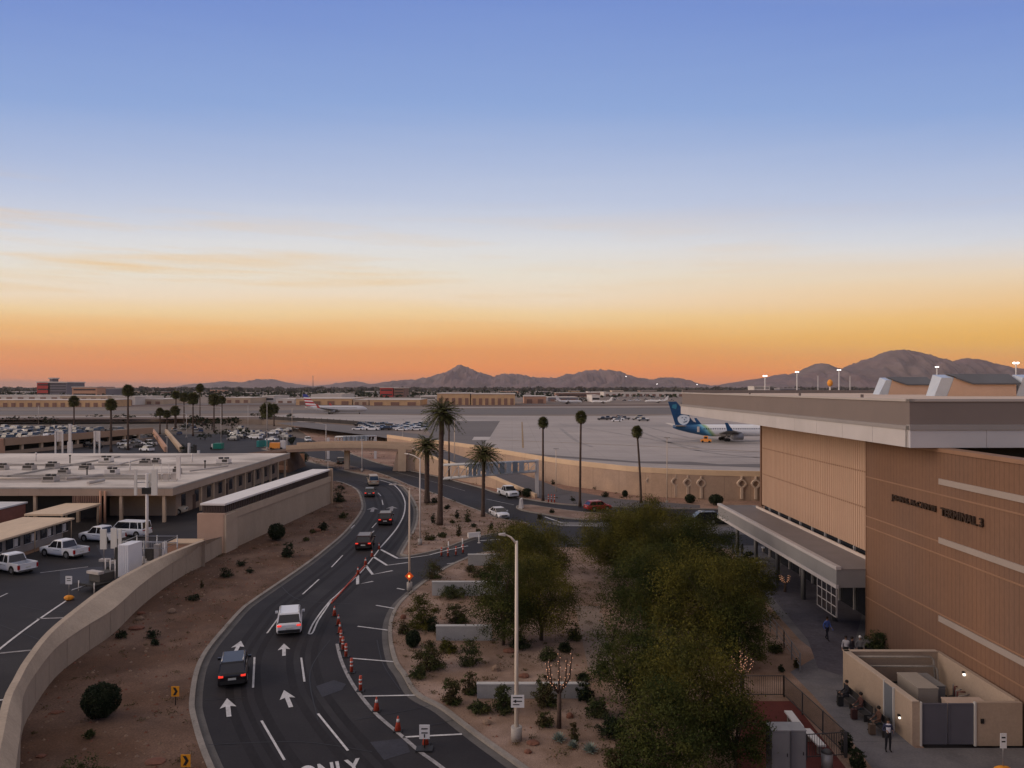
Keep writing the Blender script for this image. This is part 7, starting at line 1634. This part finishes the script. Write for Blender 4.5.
def grey_box(label, px0, px1, py, top):
    Y = GY(py, .14); x0, x1 = (px0 - 512) / F * Y, (px1 - 512) / F * Y; h = H - (top - HZ) * Y / F
    r = T('utility_cabinet', label, 'cabinet', ((x0 + x1) / 2, Y, .14), 0, 'grey utility cabinets')
    m = M('utility_grey', (.15, .155, .165), .6, .08, 1); MB().box(x0, x1, Y, Y + .9, .14, h).build('housing', m, r, True); MB().box(x0 - .02, x1 + .02, Y - .03, Y + .93, h, h + .05).build('lid', M('utility_lid', (.24, .245, .255), .6, .08, 1), r, True)
    MB().box(x0 + .06, x1 - .06, Y - .02, Y, .3, h - .1).build('door', m, r, True)
    MB().box(x1 - .16, x1 - .12, Y - .05, Y - .02, (h + .3) / 2 - .08, (h + .3) / 2 + .08).build('handle', m_trim, r, True)
grey_box('tall grey utility cabinet at the bottom edge, left one', 772, 790, 782, 731); grey_box('tall grey utility cabinet at the bottom edge, right one', 790.5, 806, 779, 731)
a = K(827, 770); r = T('waste_bin', 'grey bin at the near end of the red yard', 'bin', tuple(a)); MB().tube([(0, 0, 0), (0, 0, .9)], .28, 12).build('body', m_rail, r); MB().tube([(0, 0, .9), (0, 0, 1.05)], [.3, .12], 12).build('lid', m_fen, r)
# street furniture at the crossing
for i, (px, py) in enumerate([(733, 553.5), (742, 553.5)]): 
    p = K(px, py); o = MB().box(-.12, .12, -.12, .12, 0, 1.1).build('bollard', m_fen); o.location = p; tag(o, ['dark bollard at the crossing, left one', 'dark bollard at the crossing, right one'][i], 'bollard', 'dark crossing bollards')
for i, (px, py, w_) in enumerate([(754, 560.5, 11), (761, 566, 12), (768, 551.5, 12)]):
    p = K(px, py); s = p.y / F; r = T('flat_bench', ['pale slab seat left of the canopy columns', 'pale slab seat nearer the canopy', 'pale slab seat at the crossing kerb'][i], 'bench', tuple(p), 0, 'pale slab seats by the crossing'); MB().box(-w_ * s / 2, w_ * s / 2, -.25, .25, .4, .5).build('seat', M('bench_white', (.58, .57, .56)), r)
    for sx in (-1, 1): MB().box(sx * w_ * s * .35 - .15, sx * w_ * s * .35 + .15, -.2, .2, 0, .4).build('leg', m_kerb, r)

# ================================================================ PEOPLE
m_skin = M('skin', (.30, .17, .11), .6, 0)
def person(label, px, py, rz, pose, shirt, trouser, hair=(.015, .012, .01), z=.135, vest=None, skin=None, carry=None):
    p = P(px, py, z); r = T('person', label, 'person', tuple(p), rz, None)
    if pose == 'sit':
        J = dict(pel=(0, 0, .50), sp=(0, .02, .72), ch=(0, .0, .98), nk=(0, .02, 1.14), hip=.10, kx=.13)
        kn = (.0, .45, .50); an = (0, .47, .09); toe = (0, .64, .05); hz_ = .50; elb = (.24, .08, .80); wr = (.16, .34, .66); hd = (.14, .42, .64)
    else:
        J = dict(pel=(0, 0, .94), sp=(0, -.01, 1.13), ch=(0, 0, 1.36), nk=(0, .0, 1.50)); kn = (0, .03, .50); an = (0, -.02, .09); toe = (0, .15, .04); hz_ = .90; elb = (.26, -.03, 1.10); wr = (.24, .12, .92) if pose != 'phone' else (.14, .27, 1.22); hd = (wr[0] - .01, wr[1] + .06, wr[2] - .05)
    V, E_, RR = [], [], []
    def nv(c, rad, par=None):
        V.append(c); RR.append(rad)
        if par is not None: E_.append((par, len(V) - 1))
        return len(V) - 1
    pel = nv(J['pel'], .155); sp = nv(J['sp'], .135, pel); ch = nv(J['ch'], .165, sp); nk = nv(J['nk'], .055, ch); nk2 = nv((J['nk'][0], J['nk'][1] + .01, J['nk'][2] + .05), .055, nk)
    hdz = J['nk'][2] + .15; h1 = nv((0, J['nk'][1] + .02, hdz), .092, nk2); h2 = nv((0, J['nk'][1] + .015, hdz + .08), .085, h1)
    for sx in (-1, 1):
        st = .16 if (pose == 'walk') else 0; f = st * sx
        sh = nv((sx * .18, J['ch'][1], J['ch'][2] + .06), .065, ch); el = nv((sx * elb[0], elb[1] - f * .5, elb[2]), .048, sh); w_ = nv((sx * wr[0], wr[1] - f, wr[2]), .032, el); hh = nv((sx * hd[0], hd[1] - f, hd[2]), .036, w_)
        for k_ in range(4): nv((sx * (hd[0] + .022 - .015 * k_), hd[1] - f + .05 + .004 * k_, hd[2] - .06 + .006 * abs(k_ - 1)), .010, hh)
        nv((sx * (hd[0] - .045), hd[1] - f + .03, hd[2] - .01), .011, hh)
        hp = nv((sx * .095, J['pel'][1] + .01, hz_ - .02), .10, pel)
        if pose == 'sit': k1 = nv((sx * .12, kn[1], kn[2]), .07, hp); a1_ = nv((sx * .12, an[1], an[2]), .045, k1); nv((sx * .13, toe[1], toe[2]), .045, a1_)
        else: k1 = nv((sx * .10, kn[1] + f * .8, kn[2]), .068, hp); a1_ = nv((sx * .11, an[1] + f * 1.6, an[2]), .045, k1); nv((sx * .13, toe[1] + f * 1.6, toe[2]), .045, a1_)
    me = bpy.data.meshes.new('body'); me.from_pydata(V, E_, []); o = bpy.data.objects.new('tmpb', me); COL.objects.link(o)
    sk = o.modifiers.new('s', 'SKIN'); ss = o.modifiers.new('u', 'SUBSURF'); ss.levels = 1; ss.render_levels = 1
    for i, rr in enumerate(RR): me.skin_vertices[0].data[i].radius = (rr, rr * (.72 if i in (1, 2) else 1)) if i in (0, 1, 2) else (rr, rr)
    me.skin_vertices[0].data[0].use_root = True
    dg = bpy.context.evaluated_depsgraph_get(); nm = bpy.data.meshes.new_from_object(o.evaluated_get(dg)); bpy.data.objects.remove(o)
    nm.name = 'body'; nm.materials.clear()
    cs = lambda n, c: M('cloth_%s_%.3f_%.3f_%.3f' % (n, *c), c, .85, .1, 8)
    for m in (m_skin, cs('shirt', shirt), cs('trouser', trouser), cs('shoe', (.02, .018, .016)), cs('vest', vest or shirt)): nm.materials.append(m)
    wz = J['pel'][2] + .06
    for f in nm.polygons:
        c = f.center; f.use_smooth = True
        if c.z > J['nk'][2] + .005: f.material_index = 0
        elif c.z < .11: f.material_index = 3
        elif pose == 'sit' and c.y > .16 and c.z > .55: f.material_index = 0 if c.y > .36 else 1
        elif abs(c.x) > .13 and (Vector((abs(c.x), c.y, c.z)) - Vector(hd)).length < .13 and pose != 'sit': f.material_index = 0
        elif c.z > wz or (abs(c.x) > .19 and pose != 'sit'): f.material_index = 4 if (vest and abs(c.x) > .06) else 1
        else: f.material_index = 2
    b = bpy.data.objects.new('body', nm); COL.objects.link(b); b.parent = r
    hy = J['nk'][1] + .02
    MB().ell((0, hy - .02, hdz + .055), (.104, .115, .105), 10, 7).build('hair', cs('hair', hair), r)
    MB().ell((0, hy + .095, hdz + .01), (.016, .022, .025), 6, 5).build('nose', m_skin, r)
    MB().ell((-.035, hy + .083, hdz + .04), (.013, .01, .009), 6, 4).ell((.035, hy + .083, hdz + .04), (.013, .01, .009), 6, 4).build('eyes', m_trim, r)
    return r
person('person in dark suit and white shirt standing by the yard side door', 888, 751.5, R(175), 'phone', (.62, .63, .68), (.012, .012, .016), vest=(.03, .035, .07))
person('person in blue shirt walking under the canopy end', 827, 640, R(200), 'walk', (.07, .12, .35), (.02, .02, .03))
person('person in white top at the yard corner, leftmost of the group', 846, 661, R(150), 'stand', (.5, .47, .47), (.02, .02, .02))
person('person in dark clothes in the middle of the group at the yard corner', 852, 662, R(210), 'stand', (.04, .035, .04), (.02, .02, .03))
person('person with pale hat standing right in the group at the yard corner', 860, 661, R(170), 'stand', (.18, .17, .16), (.03, .03, .03), hair=(.65, .64, .62))
m_bench = M('bench_dark', (.03, .028, .027), .6, .1, 3)
for i, (px, py, sh, tr_, lab, bl_) in enumerate([(846, 703, (.015, .015, .02), (.012, .012, .016), 'person in black seated farthest along the yard wall', 'dark bench farthest along the yard wall'), (860, 716, (.07, .03, .025), (.02, .03, .035), 'person in dark reddish top seated in the middle by the yard wall', 'dark bench in the middle by the yard wall'), (878, 731, (.09, .045, .03), (.02, .03, .03), 'person in brown top seated nearest by the side door', 'dark bench nearest the side door')]):
    p = P(px, py, .135); r = T('wall_bench', bl_, 'bench', (p.x + .05, p.y, .135), R(92), 'dark benches by the yard wall')
    MB().box(-.9, .9, -.2, .25, .40, .44).build('seat', m_bench, r); MB().box(-.9, .9, -.26, -.22, .5, .9).build('backrest', m_bench, r)
    for sx in (-.8, .8): MB().box(sx - .03, sx + .03, -.24, .22, 0, .4).box(sx - .03, sx + .03, -.27, -.23, .4, .9).build('leg', m_bench, r)
    q = person(lab, px, py, R(92), 'sit', sh, tr_); q.location = (p.x + .07, p.y, .135 - .02)
    s_ = MB().box(-.16, .16, -.12, .12, .05, .6).box(-.02, .02, -.1, -.08, .6, .85).build('suitcase', [m_trim, M('bag_red', (.05, .02, .018), .7, .1, 3), M('bag_tan', (.10, .07, .05), .7, .1, 3)][i]); s_.location = (p.x - .55, p.y - .45, .135); tag(s_, ['black suitcase beside the farthest seated person', 'dark red suitcase beside the middle seated person', 'brown suitcase beside the nearest seated person'][i], 'suitcase', 'suitcases by the benches')

# ================================================================ HAZE
hb = MB().box(-15000, 15000, -200, 19000, -80, 900)
hz = hb.build('haze', M('haze_air', (1, 1, 1), 1, 0)); tag(hz, kind='stuff', label='thin dusty evening air over the valley', cat='haze')
t = hz.data.materials[0].node_tree; 
for l in list(t.links): t.links.remove(l)
for n_ in list(t.nodes):
    if n_.type != 'OUTPUT_MATERIAL': t.nodes.remove(n_)
pv_ = t.nodes.new('ShaderNodeVolumePrincipled'); pv_.inputs['Color'].default_value = (.80, .72, .74, 1); pv_.inputs['Density'].default_value = 2.6e-5; pv_.inputs['Anisotropy'].default_value = .2
t.links.new(pv_.outputs[0], [n for n in t.nodes if n.type == 'OUTPUT_MATERIAL'][0].inputs['Volume'])
